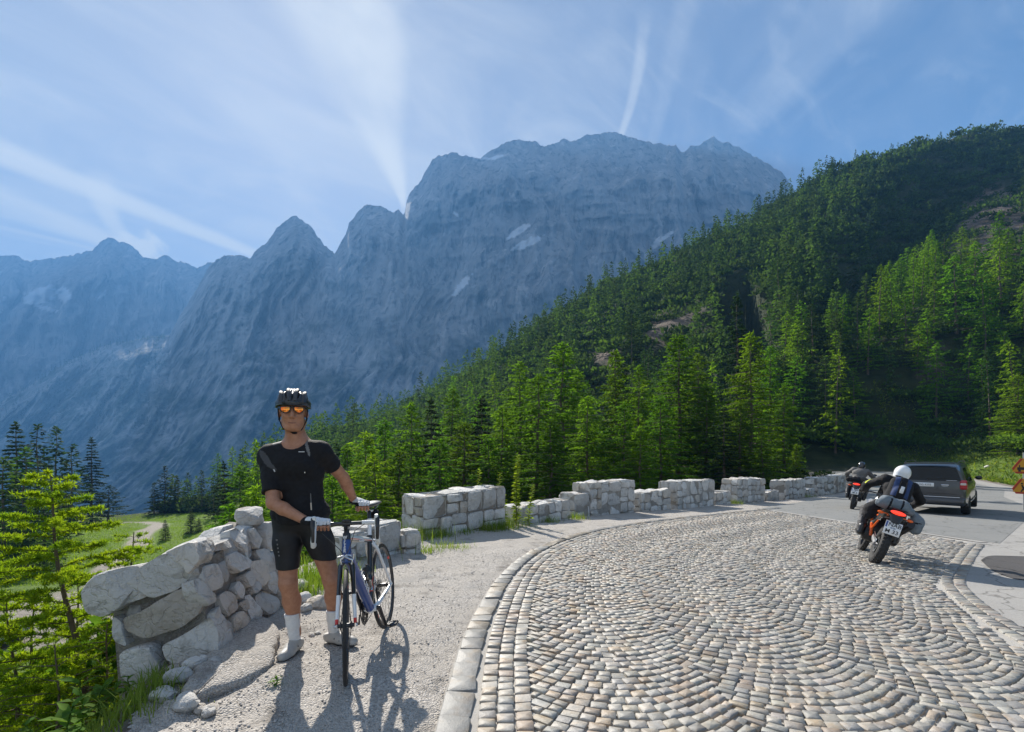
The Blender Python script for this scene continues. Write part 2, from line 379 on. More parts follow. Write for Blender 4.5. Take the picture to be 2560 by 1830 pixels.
def land_z(x, y, detail=True):
    x, y = np.asarray(x, float).ravel(), np.asarray(y, float).ravel()
    P = np.stack([x, y], 1); u = U0+FPX*x/np.maximum(y, 12)
    sw, _ = sdist(P, WALL_LINE); se, _ = sdist(P, EDGE_LINE)
    g = plane_z(x, y)
    hz = hill_z(u, np.maximum(y, 12))
    if detail:
        far = smooth(25, 90, y)
        hz = hz+far*(fbm(x/38, y/38, 1.3, 3)*4.0+fbm(x/11, y/11, 7.7, 3)*.9)*smooth(560, 760, u)
        hz = hz+fbm(x/9, y/9, 3.1, 3)*.35
        # the gully between the wooded slope and the bank beside the road
        gl = np.exp(-((u-(2060+(y-60)*2.1))/150)**2)*smooth(75, 120, y)*(1-smooth(200, 270, y)); hz = hz-gl*13
    out = np.maximum(0, -sw-.25)
    left = g-.72*out-.25*smooth(0, 1, out)
    corr = g+(np.maximum(hz, g)-g)*smooth(55, 80, y)          # where the road is lost to sight the wood closes over it
    # valley side: fall from the wall line until the lower land takes over
    zl = np.maximum(left, np.minimum(hz, g+400*np.maximum(0, out-9)/9)); zl = np.where(hz > corr, np.maximum(np.minimum(corr-.05*out, left+.72*out), corr+(hz-corr)*smooth(0, 24, out)), zl)
    # bank to the right of the road
    ro = np.maximum(0, se-2.6)
    near = smooth(5, 16, y)
    bank = g+(.42*ro+.25*smooth(0, 4, ro))*near
    cap = 30+.05*y
    bank = np.where(bank > cap-12, cap-12*np.exp(-(bank-cap+12)/12), bank)
    if detail: bank = bank+fbm(x/6, y/6, 4.4, 3)*.5*smooth(1, 8, ro)*near
    zr = np.maximum(bank, np.where(hz > g, corr+(hz-corr)*smooth(0, 45, ro)*smooth(50, 85, y), -99))
    return np.where(sw < 0, zl, np.where(se > 0, zr, corr))
def gz(x, y): return float(land_z([x], [y])[0])

def attr_mat(name, build):
    mm = bpy.data.materials.new(name); mm.use_nodes = True; nt = mm.node_tree
    build(nt.nodes, nt.links, nt.nodes['Principled BSDF']); return mm
def nmix(N, L, fac, a, b):
    mx = N.new('ShaderNodeMix'); mx.data_type = 'RGBA'
    for k, v in (('Factor', fac), ('A', a), ('B', b)):
        if isinstance(v, (tuple, float, int)): mx.inputs[k].default_value = rgba(v) if isinstance(v, tuple) else v
        else: L.new(v, mx.inputs[k])
    return mx.outputs['Result']
def nnoise(N, L, vec, scale, detail=6, lo=.35, hi=.65, rough=.6):
    n = N.new('ShaderNodeTexNoise'); n.inputs['Scale'].default_value = scale; n.inputs['Detail'].default_value = detail; n.inputs['Roughness'].default_value = rough
    L.new(vec, n.inputs['Vector']); r = N.new('ShaderNodeMapRange'); r.inputs[1].default_value = lo; r.inputs[2].default_value = hi; L.new(n.outputs['Fac'], r.inputs[0])
    return r.outputs[0]
def natt(N, name):
    a = N.new('ShaderNodeAttribute'); a.attribute_name = name; return a.outputs['Fac']
def nbump(N, L, h, strength, dist, b):
    p = N.new('ShaderNodeBump'); p.inputs['Strength'].default_value = strength; p.inputs['Distance'].default_value = dist
    L.new(h, p.inputs['Height']); L.new(p.outputs[0], b.inputs['Normal'])

# scree scars and bare soil on the slope, as (u, v, ru, rv, tilt) seen where they lie, used for soil and to keep trees away
SCARS = [(1668, 815, 62, 42, .5), (1500, 905, 55, 30, .2), (1720, 790, 45, 14, .3), (2500, 560, 95, 95, .7), (2455, 660, 60, 60, .7), (2380, 650, 50, 30, .7), (2330, 905, 50, 25, .3), (2240, 715, 40, 12, 0)]
def scar_mask(x, y, z):
    u = U0+FPX*x/np.maximum(y, 5); v = HOR-FPX*(z-CAM_Z)/np.maximum(y, 5); m = np.zeros_like(u)
    for cu, cv, ru, rv, tl in SCARS:
        du, dv = u-cu, v-cv; a = (du*math.cos(tl)-dv*math.sin(tl))/ru; b = (du*math.sin(tl)+dv*math.cos(tl))/rv
        m = np.maximum(m, 1-smooth(.6, 1.3, a*a+b*b+.5*fbm(u/23, v/23, 2, 3)))
    return np.where(y > 60, m, 0)
PATH = np.array([(-100,98),(-90,97),(-77,93),(-68,89.5),(-62,84.5),(-59,78),(-55,71),(-49,63),(-45,55),(-41,48),(-36,42)], float)     # dirt track on the meadow
def land():
    ks = np.concatenate([np.linspace(-3.2, -1.15, 40), np.linspace(-1.14, 1.14, 300), np.linspace(1.15, 3.2, 40)])
    ys = np.concatenate([[-12, -6, -2, 0], np.geomspace(1.2, 420, 190)])
    K, Y = np.meshgrid(ks, ys); X = K*(np.maximum(Y, 0)+9)*.92; x, y = X.ravel(), Y.ravel()
    z = land_z(x, y)
    P = np.stack([x, y], 1); sw, _ = sdist(P, WALL_LINE); se, _ = sdist(P, EDGE_LINE)
    road = smooth(-.4, .2, sw)*(1-smooth(-.2, .3, se))
    z = z-.03*road                                         # the paved sheets lie on top
    nk = len(ks); i = np.arange(len(ys)-1)[:, None]*nk+np.arange(nk-1)[None]; i = i.ravel()
    F = np.stack([i, i+1, i+nk+1, i+nk], 1)
    u = U0+FPX*x/np.maximum(y, 5)
    pd, _ = sdist(P, PATH); path = 1-smooth(1.0, 1.6, np.abs(pd)+.4*fbm(x/3, y/3, 1, 2))
    lot = smooth(0, 3, 10-np.hypot((x+34), (y-36)*1.2)+1.5*fbm(x/4, y/4, 9, 2)); path = np.maximum(path, lot)
    mead = (1-smooth(620, 720, u))*(1-smooth(112, 120, y))*smooth(-14, -11.6, z)*(sw < 0)
    verge = (1-smooth(46, 60, y))*smooth(-1.6, -.2, sw+.5*fbm(x/1.3, y/1.3, 2, 2))*(1-smooth(1.2, 3.4, se+.8*fbm(x/2, y/2, 5, 2)))
    def build(N, L, b):
        tc = N.new('ShaderNodeTexCoord'); v = tc.outputs['Object']
        grass = nmix(N, L, nnoise(N, L, v, .8, 8), (.15, .27, .026), (.21, .32, .04))
        grass = nmix(N, L, nnoise(N, L, v, 6, 6), grass, (.13, .19, .04))
        forest = nmix(N, L, nnoise(N, L, v, .5, 8), (.022, .036, .012), (.05, .062, .022))
        soil = nmix(N, L, nnoise(N, L, v, .5, 12, .38, .62, .7), (.27, .215, .175), (.075, .06, .045)); soil = nmix(N, L, nnoise(N, L, v, .16, 10, .5, .62, .7), soil, (.035, .045, .018))
        gravel = nmix(N, L, nnoise(N, L, v, 30, 8, .3, .7), (.42, .37, .32), (.27, .24, .21))
        track = nmix(N, L, nnoise(N, L, v, 3, 8), (.46, .42, .36), (.36, .32, .27))
        c = nmix(N, L, natt(N, 'meadow'), forest, grass)
        c = nmix(N, L, natt(N, 'scar'), c, soil); c = nmix(N, L, natt(N, 'track'), c, track); c = nmix(N, L, natt(N, 'verge'), c, gravel)
        L.new(c, b.inputs['Base Color']); b.inputs['Roughness'].default_value = .95; b.inputs['Specular IOR Level'].default_value = .2
        nbump(N, L, nnoise(N, L, v, 1.1, 14, 0, 1, .75), .9, .9, b)
    me = np_mesh('hillside', np.stack([x, y, z], 1), F, [attr_mat('hillside', build)])
    vattr(me, 'scar', scar_mask(x, y, z)); vattr(me, 'track', path*(sw < 0)); vattr(me, 'meadow', np.maximum(mead, (se > 0)*(1-smooth(6, 12, se))*.8*(1-smooth(50, 66, y)))); vattr(me, 'verge', verge)
    tag(new_obj('hillside', me), kind='structure')
land()

# ---------------------------------------------------------------- mountains
def sky_profile(pts, n, jag, seed):
    q = np.array(pts, float)*2560/2272; u = np.linspace(q[0, 0], q[-1, 0], n); v = np.interp(u, q[:, 0], q[:, 1])
    return u, v+jag*(fbm(u/26, seed, .5, 5, .62)+.8*np.abs(pnoise(u/13, seed+4, .5))+.5*np.abs(pnoise(u/5.5, seed+8, .5)))
MAIN = [(-1300,905),(-700,930),(-300,965),(-60,930),(0,890),(80,845),(150,800),(250,760),(340,745),(375,742),(400,700),(430,650),(465,590),(480,572),(500,563),(530,565),(555,570),(570,553),(590,540),(610,512),(630,490),(643,479),(660,479),(672,485),(690,503),(720,545),(742,563),(752,545),(765,520),(775,490),(790,470),(815,452),(832,455),(850,460),(870,470),(884,462),(890,473),(897,478),(903,440),(912,420),(930,405),(950,370),(960,352),(975,345),(1000,338),(1030,342),(1060,350),(1085,338),(1100,330),(1120,314),(1140,310),(1175,311),(1190,315),(1207,328),(1215,325),(1228,318),(1250,308),(1280,310),(1295,302),(1310,298),(1335,294),(1350,292),(1375,297),(1400,302),(1440,315),(1465,316),(1490,322),(1500,320),(1515,338),(1530,322),(1550,320),(1562,312),(1585,303),(1598,312),(1603,318),(1612,314),(1630,322),(1660,335),(1700,362),(1735,380),(1752,400),(1760,415),(1772,435),(1800,470),(1850,520),(2000,620),(2300,800),(2700,950)]
FAR = [(-1600,640),(-900,600),(-400,620),(-200,585),(-90,570),(0,565),(40,569),(75,578),(110,572),(150,566),(180,560),(205,550),(230,530),(240,526),(250,525),(262,529),(275,535),(290,541),(300,548),(312,562),(320,572),(332,573),(345,574),(358,566),(370,568),(385,574),(400,580),(425,588),(440,590),(455,584),(460,577),(470,578),(480,590),(520,620),(700,700),(1000,800),(1500,900)]
def mountain(name, pts, nu, nt, y0, yr0, z0, jag, seed, prom, amp, snow, talus, back):
    u, vr = sky_profile(pts, nu, jag, seed)
    sm = np.convolve(np.pad(vr, 40, mode='edge'), np.ones(81)/81, 'valid')
    yr = yr0+prom*(sm-vr)*-1.0                              # peaks step towards the viewer, saddles fall back
    yr = np.convolve(np.pad(yr, 4, mode='edge'), np.ones(9)/9, 'valid')
    t = np.linspace(0, 1, nt)[:, None]
    U = np.broadcast_to(u[None], (nt, nu)); T = np.broadcast_to(t, (nt, nu))
    zr = CAM_Z+(HOR-vr)/FPX*yr
    prof = np.interp(t, [0, .18, .42, .75, 1], [0, .40, .66, .86, 1.0])
    Y = y0+(yr[None]-y0)*prof; Z = z0+(zr[None]-z0)*T
    a = (U-U0)/FPX*Y
    s = 1/260.
    warp = fbm(a*s*.7, Z*s*.7, seed+3, 3)*.6
    warp = warp*.55
    big = ridged(a*s*.55+warp, Z*s*.22, seed, 3)
    rib = ridged(a*s*1.7+warp*1.5, Z*s*.42+a*s*.12, seed+9, 5, .58)
    led = ridged(a*s*.8+Z*s*.6, Z*s*2.6-a*s*.5, seed+21, 4, .5)
    fade = 1-.82*smooth(.86, 1.0, T); low = smooth(0, .12, T)
    d = (big*.9+rib*(.35+.5*smooth(-.4, .6, fbm(a*s*.35, Z*s*.35, seed+40, 3)))+led*.16+ridged(a*s*5.5+warp*3, Z*s*.7, seed+5, 4, .6)*.13+fbm(a*s*9, Z*s*4, seed, 4, .6)*.08)*amp*fade*low*np.where(T < .3, .5+T*1.6, 1)
    k = 1-d/Y
    X3, Y3, Z3 = (U-U0)/FPX*Y*k, Y*k, CAM_Z+(Z-CAM_Z)*k
    rows = [np.stack([X3, Y3, Z3], -1)]
    for q in range(1, 7):                                   # the far side
        f = q/6; rows.append(np.stack([X3[-1:]*(1+.02*f), Y3[-1:]+back*f, Z3[-1:]-(zr[None]-z0)*(.75*f**.8)], -1))
    V = np.concatenate(rows); n2 = V.shape[0]
    i = (np.arange(n2-1)[:, None]*nu+np.arange(nu-1)[None]).ravel(); F = np.stack([i, i+1, i+nu+1, i+nu], 1)
    V = V.reshape(-1, 3)
    vv = HOR-FPX*(V[:, 2]-CAM_Z)/V[:, 1]; uu = U0+FPX*V[:, 0]/V[:, 1]
    sn = np.zeros(len(V))
    for cu, cv, ru, rv, tl in snow:
        du, dv = uu-cu, vv-cv; p = (du*math.cos(tl)-dv*math.sin(tl))/ru; q = (du*math.sin(tl)+dv*math.cos(tl))/rv
        sn = np.maximum(sn, 1-smooth(.7, 1.1, p*p+q*q+.7*fbm(uu/13, vv/13, 3, 3)))
    hrel = (V[:, 2]-z0)/(zr.max()-z0)
    veg = smooth(.46, .12, hrel+.26*fbm(V[:, 0]/170, V[:, 2]/120, 8, 4, .6))
    me = np_mesh(name, V, F, [talus])
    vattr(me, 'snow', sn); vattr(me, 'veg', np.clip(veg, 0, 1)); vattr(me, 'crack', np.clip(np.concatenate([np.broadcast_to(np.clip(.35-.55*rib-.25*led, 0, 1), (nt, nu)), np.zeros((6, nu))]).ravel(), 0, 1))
    return tag(new_obj(name, me), kind='structure')
def rock_build(N, L, b):
    tc = N.new('ShaderNodeTexCoord'); v = tc.outputs['Object']
    mp = N.new('ShaderNodeMapping'); mp.inputs['Scale'].default_value = (1, 1, .2); L.new(v, mp.inputs[0])
    c = nmix(N, L, nnoise(N, L, mp.outputs[0], .012, 10, .3, .7, .65), (.46, .455, .44), (.29, .288, .282))
    c = nmix(N, L, nnoise(N, L, mp.outputs[0], .045, 14, .50, .62, .72), c, (.17, .17, .168))
    c = nmix(N, L, nnoise(N, L, mp.outputs[0], .02, 12, .54, .66, .7), c, (.58, .56, .53))
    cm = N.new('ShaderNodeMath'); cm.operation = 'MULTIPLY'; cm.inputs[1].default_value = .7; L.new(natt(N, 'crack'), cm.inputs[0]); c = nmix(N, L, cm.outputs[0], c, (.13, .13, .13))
    green = nmix(N, L, nnoise(N, L, v, .03, 8), (.035, .05, .025), (.09, .10, .055))
    mk = N.new('ShaderNodeMath'); mk.operation = 'MULTIPLY'; L.new(natt(N, 'veg'), mk.inputs[0]); L.new(nnoise(N, L, v, .02, 10, .35, .55, .65), mk.inputs[1])
    c = nmix(N, L, mk.outputs[0], c, green); c = nmix(N, L, natt(N, 'snow'), c, (.82, .84, .86))
    L.new(c, b.inputs['Base Color']); b.inputs['Roughness'].default_value = .95; b.inputs['Specular IOR Level'].default_value = .1
    nbump(N, L, nnoise(N, L, mp.outputs[0], .03, 12, 0, 1, .74), .75, 24., b)
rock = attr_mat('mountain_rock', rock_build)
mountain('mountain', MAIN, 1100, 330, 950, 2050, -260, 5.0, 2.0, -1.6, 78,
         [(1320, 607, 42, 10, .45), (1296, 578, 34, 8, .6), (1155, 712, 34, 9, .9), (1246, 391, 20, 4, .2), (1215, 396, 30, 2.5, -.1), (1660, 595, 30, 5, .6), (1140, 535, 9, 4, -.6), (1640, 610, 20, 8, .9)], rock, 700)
mountain('far_mountain', FAR, 520, 130, 2250, 2950, -300, 5.0, 31.0, -1.0, 70,
         [(100, 740, 48, 22, .3), (112, 770, 34, 5, -.25), (255, 735, 14, 7, .6), (160, 735, 18, 20, .4)], rock, 500)

# the forested shoulder at the foot of the mountain, and the valley floor under everything
vf = MB(); vf.add([(-6000, -400, -305), (6000, -400, -305), (6000, 5000, -305), (-6000, 5000, -305)], [(0, 1, 2, 3)])
tag(vf.build('valley_ground', mat('valley_ground', (.03, .05, .02), .95, (.06, .08, .03), .01), None, None), kind='structure')

# haze: one closed box of thin air round the whole place
HAZE_D = 0.00025
HAZE_TOP = 12+max(max(v[2] for v in bpy.data.objects[q].bound_box) for q in ('mountain', 'far_mountain'))
hz = MB(); hz.box((0, 2000, 0), (1, 1, 1))
hz.V = [np.array([(x, y, z) for z in (-306, HAZE_TOP) for x, y in ((-6100, -420), (6100, -420), (6100, 5050), (-6100, 5050))], float)]
def haze_mat():
    mm = bpy.data.materials.new('haze'); mm.use_nodes = True; N, L = mm.node_tree.nodes, mm.node_tree.links
    N.remove(N['Principled BSDF']); pv = N.new('ShaderNodeVolumePrincipled')
    pv.inputs['Color'].default_value = (.17, .47, 1.0, 1); pv.inputs['Density'].default_value = HAZE_D; pv.inputs['Anisotropy'].default_value = 0.0
    L.new(pv.outputs[0], N['Material Output'].inputs['Volume']); return mm
tag(hz.build('haze', haze_mat(), None, None), kind='stuff')
# ---------------------------------------------------------------- paved surfaces
def chaikin(P, it=2):
    P = np.array(P, float)
    for _ in range(it):
        Q = [P[0]]
        for a, b in zip(P, P[1:]): Q += [a*.75+b*.25, a*.25+b*.75]
        P = np.array(Q+[P[-1]])
    return P
def arc_param(P):
    s = np.concatenate([[0], np.cumsum(np.hypot(*np.diff(P, axis=0).T))]); return s
def resample(P, step):
    s = arc_param(P); q = np.arange(0, s[-1], step); return np.stack([np.interp(q, s, P[:, 0]), np.interp(q, s, P[:, 1])], 1)
def tangents(P):
    t = np.gradient(P, axis=0); return t/np.hypot(t[:, 0], t[:, 1])[:, None]
KERB = resample(chaikin([(-.30,-1.5),(-.34,0),(-.37,2.35),(-.38,3.95),(-.1,6.2),(.47,8.0),(1.3,9.5),(2.1,10.6),(4.4,12.9),(8.9,16.6),(11,18.4)], 3), .05)
KT = tangents(KERB); KN = np.stack([KT[:, 1], -KT[:, 0]], 1)
def offset_curve(t):
    P = KERB+KN*t; return P, KT
def border_x(y): return np.interp(y, [9.2, 16.4], [9.25, 8.5])
def sheet(name, A, B, na, nb, m, dz, wob=0.0, kind='structure'):
    """strip between two polylines of the same length parameter, lying on the paved plane"""
    A, B = np.array(A, float), np.array(B, float)
    def rs(P): s = arc_param(P); q = np.linspace(0, s[-1], na); return np.stack([np.interp(q, s, P[:, 0]), np.interp(q, s, P[:, 1])], 1)
    A, B = rs(A), rs(B); f = np.linspace(0, 1, nb)[None, :, None]
    P = A[:, None]*(1-f)+B[:, None]*f
    if wob: P = P+wob*np.stack([pnoise(P[..., 0]*1.3, P[..., 1]*1.3, 3), pnoise(P[..., 0]*1.3, P[..., 1]*1.3, 8)], -1)*(np.abs(f*2-1) > .99)
    x, y = P[..., 0].ravel(), P[..., 1].ravel(); z = plane_z(x, y)+dz
    i = (np.arange(na-1)[:, None]*nb+np.arange(nb-1)[None]).ravel()
    return tag(new_obj(name, np_mesh(name, np.stack([x, y, z], 1), np.stack([i, i+nb, i+nb+1, i+1], 1), [m])), kind=kind)

def gravel_build(N, L, b):
    tc = N.new('ShaderNodeTexCoord'); v = tc.outputs['Object']
    vo = N.new('ShaderNodeTexVoronoi'); vo.inputs['Scale'].default_value = 95; vo.inputs['Randomness'].default_value = 1; L.new(v, vo.inputs['Vector'])
    sp = N.new('ShaderNodeSeparateColor'); L.new(vo.outputs['Color'], sp.inputs[0])
    c = nmix(N, L, sp.outputs[0], (.28, .255, .225), (.60, .56, .51))
    c = nmix(N, L, nnoise(N, L, v, 1.6, 10, .42, .66), c, (.43, .395, .35)); c = nmix(N, L, nnoise(N, L, v, 3.4, 10, .56, .7), c, (.24, .22, .195))
    c = nmix(N, L, nnoise(N, L, v, .7, 6, .55, .75), c, (.36, .345, .32))
    L.new(c, b.inputs['Base Color']); b.inputs['Roughness'].default_value = .95; b.inputs['Specular IOR Level'].default_value = .2
    inv = N.new('ShaderNodeMath'); inv.operation = 'SUBTRACT'; inv.inputs[0].default_value = 1; L.new(vo.outputs['Distance'], inv.inputs[1])
    ad = N.new('ShaderNodeMath'); ad.operation = 'ADD'; L.new(inv.outputs[0], ad.inputs[0]); L.new(nnoise(N, L, v, 14, 8, 0, 1), ad.inputs[1])
    nbump(N, L, ad.outputs[0], .9, .012, b)
m_gravel = attr_mat('gravel', gravel_build)
def joint_build(N, L, b):
    tc = N.new('ShaderNodeTexCoord'); v = tc.outputs['Object']
    c = nmix(N, L, nnoise(N, L, v, 160, 4, .3, .7), (.33, .31, .28), (.55, .52, .47)); c = nmix(N, L, nnoise(N, L, v, 2, 6), c, (.38, .36, .33))
    L.new(c, b.inputs['Base Color']); b.inputs['Roughness'].default_value = .95
    nbump(N, L, nnoise(N, L, v, 220, 6, 0, 1), .8, .006, b)
m_joint = attr_mat('joint_sand', joint_build)

# gravel verge between the walls and the kerb: fine relief near the viewer
def verge_sheet():
    xs, ys = np.linspace(-3.2, 1.4, 180), np.concatenate([np.linspace(-1.5, 1.5, 12), np.linspace(1.6, 7.5, 150), np.linspace(7.6, 11, 36)])
    X, Y = np.meshgrid(xs, ys); x, y = X.ravel(), Y.ravel(); P = np.stack([x, y], 1); sw, _ = sdist(P, WALL_LINE); sk, _ = sdist(P, KERB[::6])
    z = land_z(x, y)+.004+.012*fbm(x*3, y*3, 2, 4)+.004*fbm(x*14, y*14, 5, 3)-.02*smooth(-.3, .1, sk)
    z += .05*smooth(.9, 0, sw)*(.6+fbm(x*2.1, y*2.1, 9, 3))*(sw > -.1)
    nx = len(xs); i = (np.arange(len(ys)-1)[:, None]*nx+np.arange(nx-1)[None]).ravel(); F = np.stack([i, i+1, i+nx+1, i+nx], 1)
    ok = ((sw > -.25) & (sk < .25))[F].all(1)
    tag(new_obj('gravel_verge', np_mesh('gravel_verge', np.stack([x, y, z], 1), F[ok], [m_gravel])), kind='structure')
verge_sheet()
def verge_z(x, y, sw=None):
    if sw is None: sw = float(sdist(np.array([(x, y)]), WALL_LINE)[0][0])
    return gz(x, y)+.004+.012*float(fbm(x*3, y*3, 2, 4))+(.05*float(smooth(.9, 0, sw))*(.6+float(fbm(x*2.1, y*2.1, 9, 3))) if sw > -.1 else 0)
sheet('gravel_strip', [(-.2,9.5),(1.2,12.2),(3.6,14.3),(7.5,17.9),(12,21.5),(20,28.5)], [(1.9,9.8),(2.9,11),(5,12.8),(9,16.2),(13,19.5),(22,28)], 60, 10, m_gravel, -.008)

# bed of the cobbles (the joints), with the cobbles as its parts
road_bed = sheet('cobbled_road', KERB[::8], np.stack([np.interp(np.linspace(0, 1, 40), np.linspace(0, 1, len(EDGE_LINE[:6])), EDGE_LINE[:6, 0]), np.interp(np.linspace(0, 1, 40), np.linspace(0, 1, len(EDGE_LINE[:6])), EDGE_LINE[:6, 1])], 1), 120, 60, m_joint, 0.0)

SETT = [(.40,.385,.36),(.33,.335,.33),(.31,.32,.325),(.36,.33,.29),(.43,.41,.385),(.38,.30,.23),(.45,.36,.25),(.31,.25,.215),(.275,.28,.28),(.42,.395,.35)]
SETT_W = np.array([3, 3.2, 2.0, 2.4, 2.2, .35, .25, .3, 1.0, 2.2]); SETT_W = SETT_W/SETT_W.sum()
srng = np.random.default_rng(11)
def sett_shape(w, l, h, rg):
    """a worn sett: eight points round the foot, eight round the shoulder, eight round the crown and one on top"""
    c = .12
    base = np.array([(-1+c,-1),(1-c,-1),(1,-1+c),(1,1-c),(1-c,1),(-1+c,1),(-1,1-c),(-1,-1+c)], float)
    j = rg.uniform(-.09, .09, (4, 2)).repeat(2, 0); base = base+np.roll(j, 1, 0)
    b = base*np.array((w, l))/2; tz = rg.normal(0, .0016); tx, ty = rg.normal(0, .04, 2)
    def ring(sc, z): p = b*sc; return np.column_stack([p, z+p[:, 0]*tx+p[:, 1]*ty])
    V = np.concatenate([ring(1.0, -.014), ring(.98, h*.78), ring(.925, h*.99)+np.array((0, 0, tz)), [[0, 0, h*1.0+tz]]])
    F3 = []; 
    F4 = [(q*8+i, q*8+(i+1) % 8, (q+1)*8+(i+1) % 8, (q+1)*8+i) for q in range(2) for i in range(8)]
    F3 = [(16+i, 16+(i+1) % 8, 24) for i in range(8)]
    return V, np.array(F4), np.array(F3)
setts = []     # (x, y, heading, w, l, h, colour)
def tone(x, y, t):
    warm = np.clip(1.15-t*.55, 0, 1)+.5*fbm(x*.9, y*.9, 6, 2)
    w = SETT_W.copy(); w[[5, 6]] *= 1+7*max(0, warm-.25); w[[1, 2, 8]] *= 1+1.6*max(0, -warm+.5)
    c = np.array(SETT[srng.choice(len(SETT), p=w/w.sum())]); c = c+(c.mean()-c)*.45; return np.clip(c*.93*np.array((1.03, 1.0, .94))*srng.uniform(.84, 1.12)*(1+.010*srng.normal(size=3)), 0, .6)
def keep(x, y):
    return 1.15 < y < 17 and x < border_x(y)-.16 and x < 8.9
def col_setts(t0, wid, n, rise, pitch, jit=.006):
    C, T = offset_curve(t0+wid/2); s = arc_param(C); total = s[-1]
    nr = int(total/pitch)
    q = np.linspace(-1, 1, 400); ys = rise*q*q; xs = q*wid/2; al = np.concatenate([[0], np.cumsum(np.hypot(np.diff(xs), np.diff(ys)))])
    bd = np.linspace(0, al[-1], n+1)
    for r in range(nr):
        s0 = r*pitch; off = (r % 2)*.5 if rise else 0
        bj = bd.copy()
        if n > 1: bj[1:-1] += srng.normal(0, .006, n-1)+(.028 if r % 2 else -.028)*(1 if rise else .5)
        for i in range(n):
            mid = (bj[i]+bj[i+1])/2; w = bj[i+1]-bj[i]
            lx, ly = np.interp(mid, al, xs), np.interp(mid, al, ys); slope = 8*rise*lx/(wid*wid) if rise else 0.0
            ang = math.atan(slope); ss = s0+ly+srng.normal(0, .0022)
            if ss >= total-.1: continue
            k = np.searchsorted(s, ss); k = min(max(k, 1), len(C)-1); f = (ss-s[k-1])/(s[k]-s[k-1])
            c = C[k-1]*(1-f)+C[k]*f; tg = T[k]; nn = np.array((tg[1], -tg[0])); p = c+nn*lx
            if not keep(*p): continue
            head = math.atan2(nn[1], nn[0])+ang
            gap = .0085+.0055*srng.random()
            setts.append((p[0], p[1], head+srng.normal(0, .022), max(.03, w-gap*.62), max(.03, pitch*math.cos(ang)-gap*1.25+srng.normal(0, .003)), .018+.0035*srng.normal(), tone(p[0], p[1], t0+lx)))
t = .19
for k in range(3): col_setts(t, .098, 1, 0, .086+.005*k); t += .098
while t < 9.5: col_setts(t, 1.12, 14, .25, .084); t += 1.12
_e = sdist(np.array([q[:2] for q in setts]), EDGE_LINE)[0]; setts = [q for q, e in zip(setts, _e) if e < -.30]
# two straight rows along the far edge
EC = resample(chaikin(EDGE_LINE[:7], 2), .05); ET = tangents(EC)
for row in (-.08, -.20):
    for k in range(0, len(EC), 2):
        p = EC[k]+np.array((ET[k][1], -ET[k][0]))*row
        if keep(*p) or (1.2 < p[1] < 9.2): setts.append((p[0], p[1], math.atan2(-ET[k][0], ET[k][1]), .105, .088, .016, tone(p[0], p[1], 4)))
setts.sort(key=lambda q: q[1]*q[1]+.35*(abs(q[0])/max(q[1], .1))**2 if abs(q[0]) < q[1]*1.1 and q[1] > 2.25 else 1e6+q[1])
def stone_surface(name, kind):
    def build(N, L, b):
        tc = N.new('ShaderNodeTexCoord'); v = tc.outputs['Object']
        if kind == 'object': oi = N.new('ShaderNodeObjectInfo'); src = oi.outputs['Color']; ge = N.new('ShaderNodeNewGeometry'); v = ge.outputs['Position']
        else: a = N.new('ShaderNodeVertexColor'); a.layer_name = 'tone'; src = a.outputs[0]
        def mul(a_, f):
            m_ = N.new('ShaderNodeMix'); m_.data_type = 'RGBA'; m_.blend_type = 'MULTIPLY'; m_.inputs['Factor'].default_value = 1; L.new(a_, m_.inputs['A']); L.new(f, m_.inputs['B']); return m_.outputs['Result']
        f = nmix(N, L, nnoise(N, L, v, 26, 8, .3, .7), (.72, .72, .72), (1.12, 1.1, 1.07)); c = mul(src, f)
        f2 = nmix(N, L, nnoise(N, L, v, 9, 6, .5, .72), (1.0, 1.0, 1.0), (.98, .80, .62)); c = mul(c, f2)
        L.new(c, b.inputs['Base Color']); b.inputs['Roughness'].default_value = .52; b.inputs['Specular IOR Level'].default_value = .5
        nbump(N, L, nnoise(N, L, v, 90, 8, 0, 1, .7), .55, .006, b)
    return attr_mat(name, build)
m_sett_o, m_sett_a = stone_surface('sett_stone', 'object'), stone_surface('sett_stone_joined', 'attr')
protos = []
for k in range(14):
    V, F4, F3 = sett_shape(.086, .074, .018, srng); me = np_mesh('cobble', V, [F4, F3], [m_sett_o]); protos.append(me)
def place_sett(q, me, name, parent):
    x, y, h, w, l, hh, c = q; o = bpy.data.objects.new(name, me)
    o.location = (x, y, plane_z(x, y)); o.rotation_euler = (.03, -.022, h); o.scale = (w/.086, l/.074, 1); o.color = (*c, 1)
    col.objects.link(o); o.parent = parent; return o
for i, q in enumerate(setts[:300]): place_sett(q, protos[i % 14], 'cobble', road_bed)
def joined_setts(Q, name, parent):
    VV, FF4, FF3, CC, n = [], [], [], [], 0
    for x, y, h, w, l, hh, c in Q:
        V, F4, F3 = sett_shape(w, l, hh, srng); ca, sa = math.cos(h), math.sin(h)
        X = x+V[:, 0]*ca-V[:, 1]*sa; Y = y+V[:, 0]*sa+V[:, 1]*ca
        VV.append(np.stack([X, Y, V[:, 2]+plane_z(X, Y)], 1)); FF4.append(F4+n); FF3.append(F3+n); CC.append(np.repeat(c[None], len(V), 0)); n += len(V)
    me = np_mesh(name, np.concatenate(VV), [np.concatenate(FF4), np.concatenate(FF3)], [m_sett_a]); vcolor(me, 'tone', np.concatenate(CC))
    return tag(new_obj(name, me, parent), kind='stuff')
joined_setts(setts[300:], 'cobbles', road_bed)

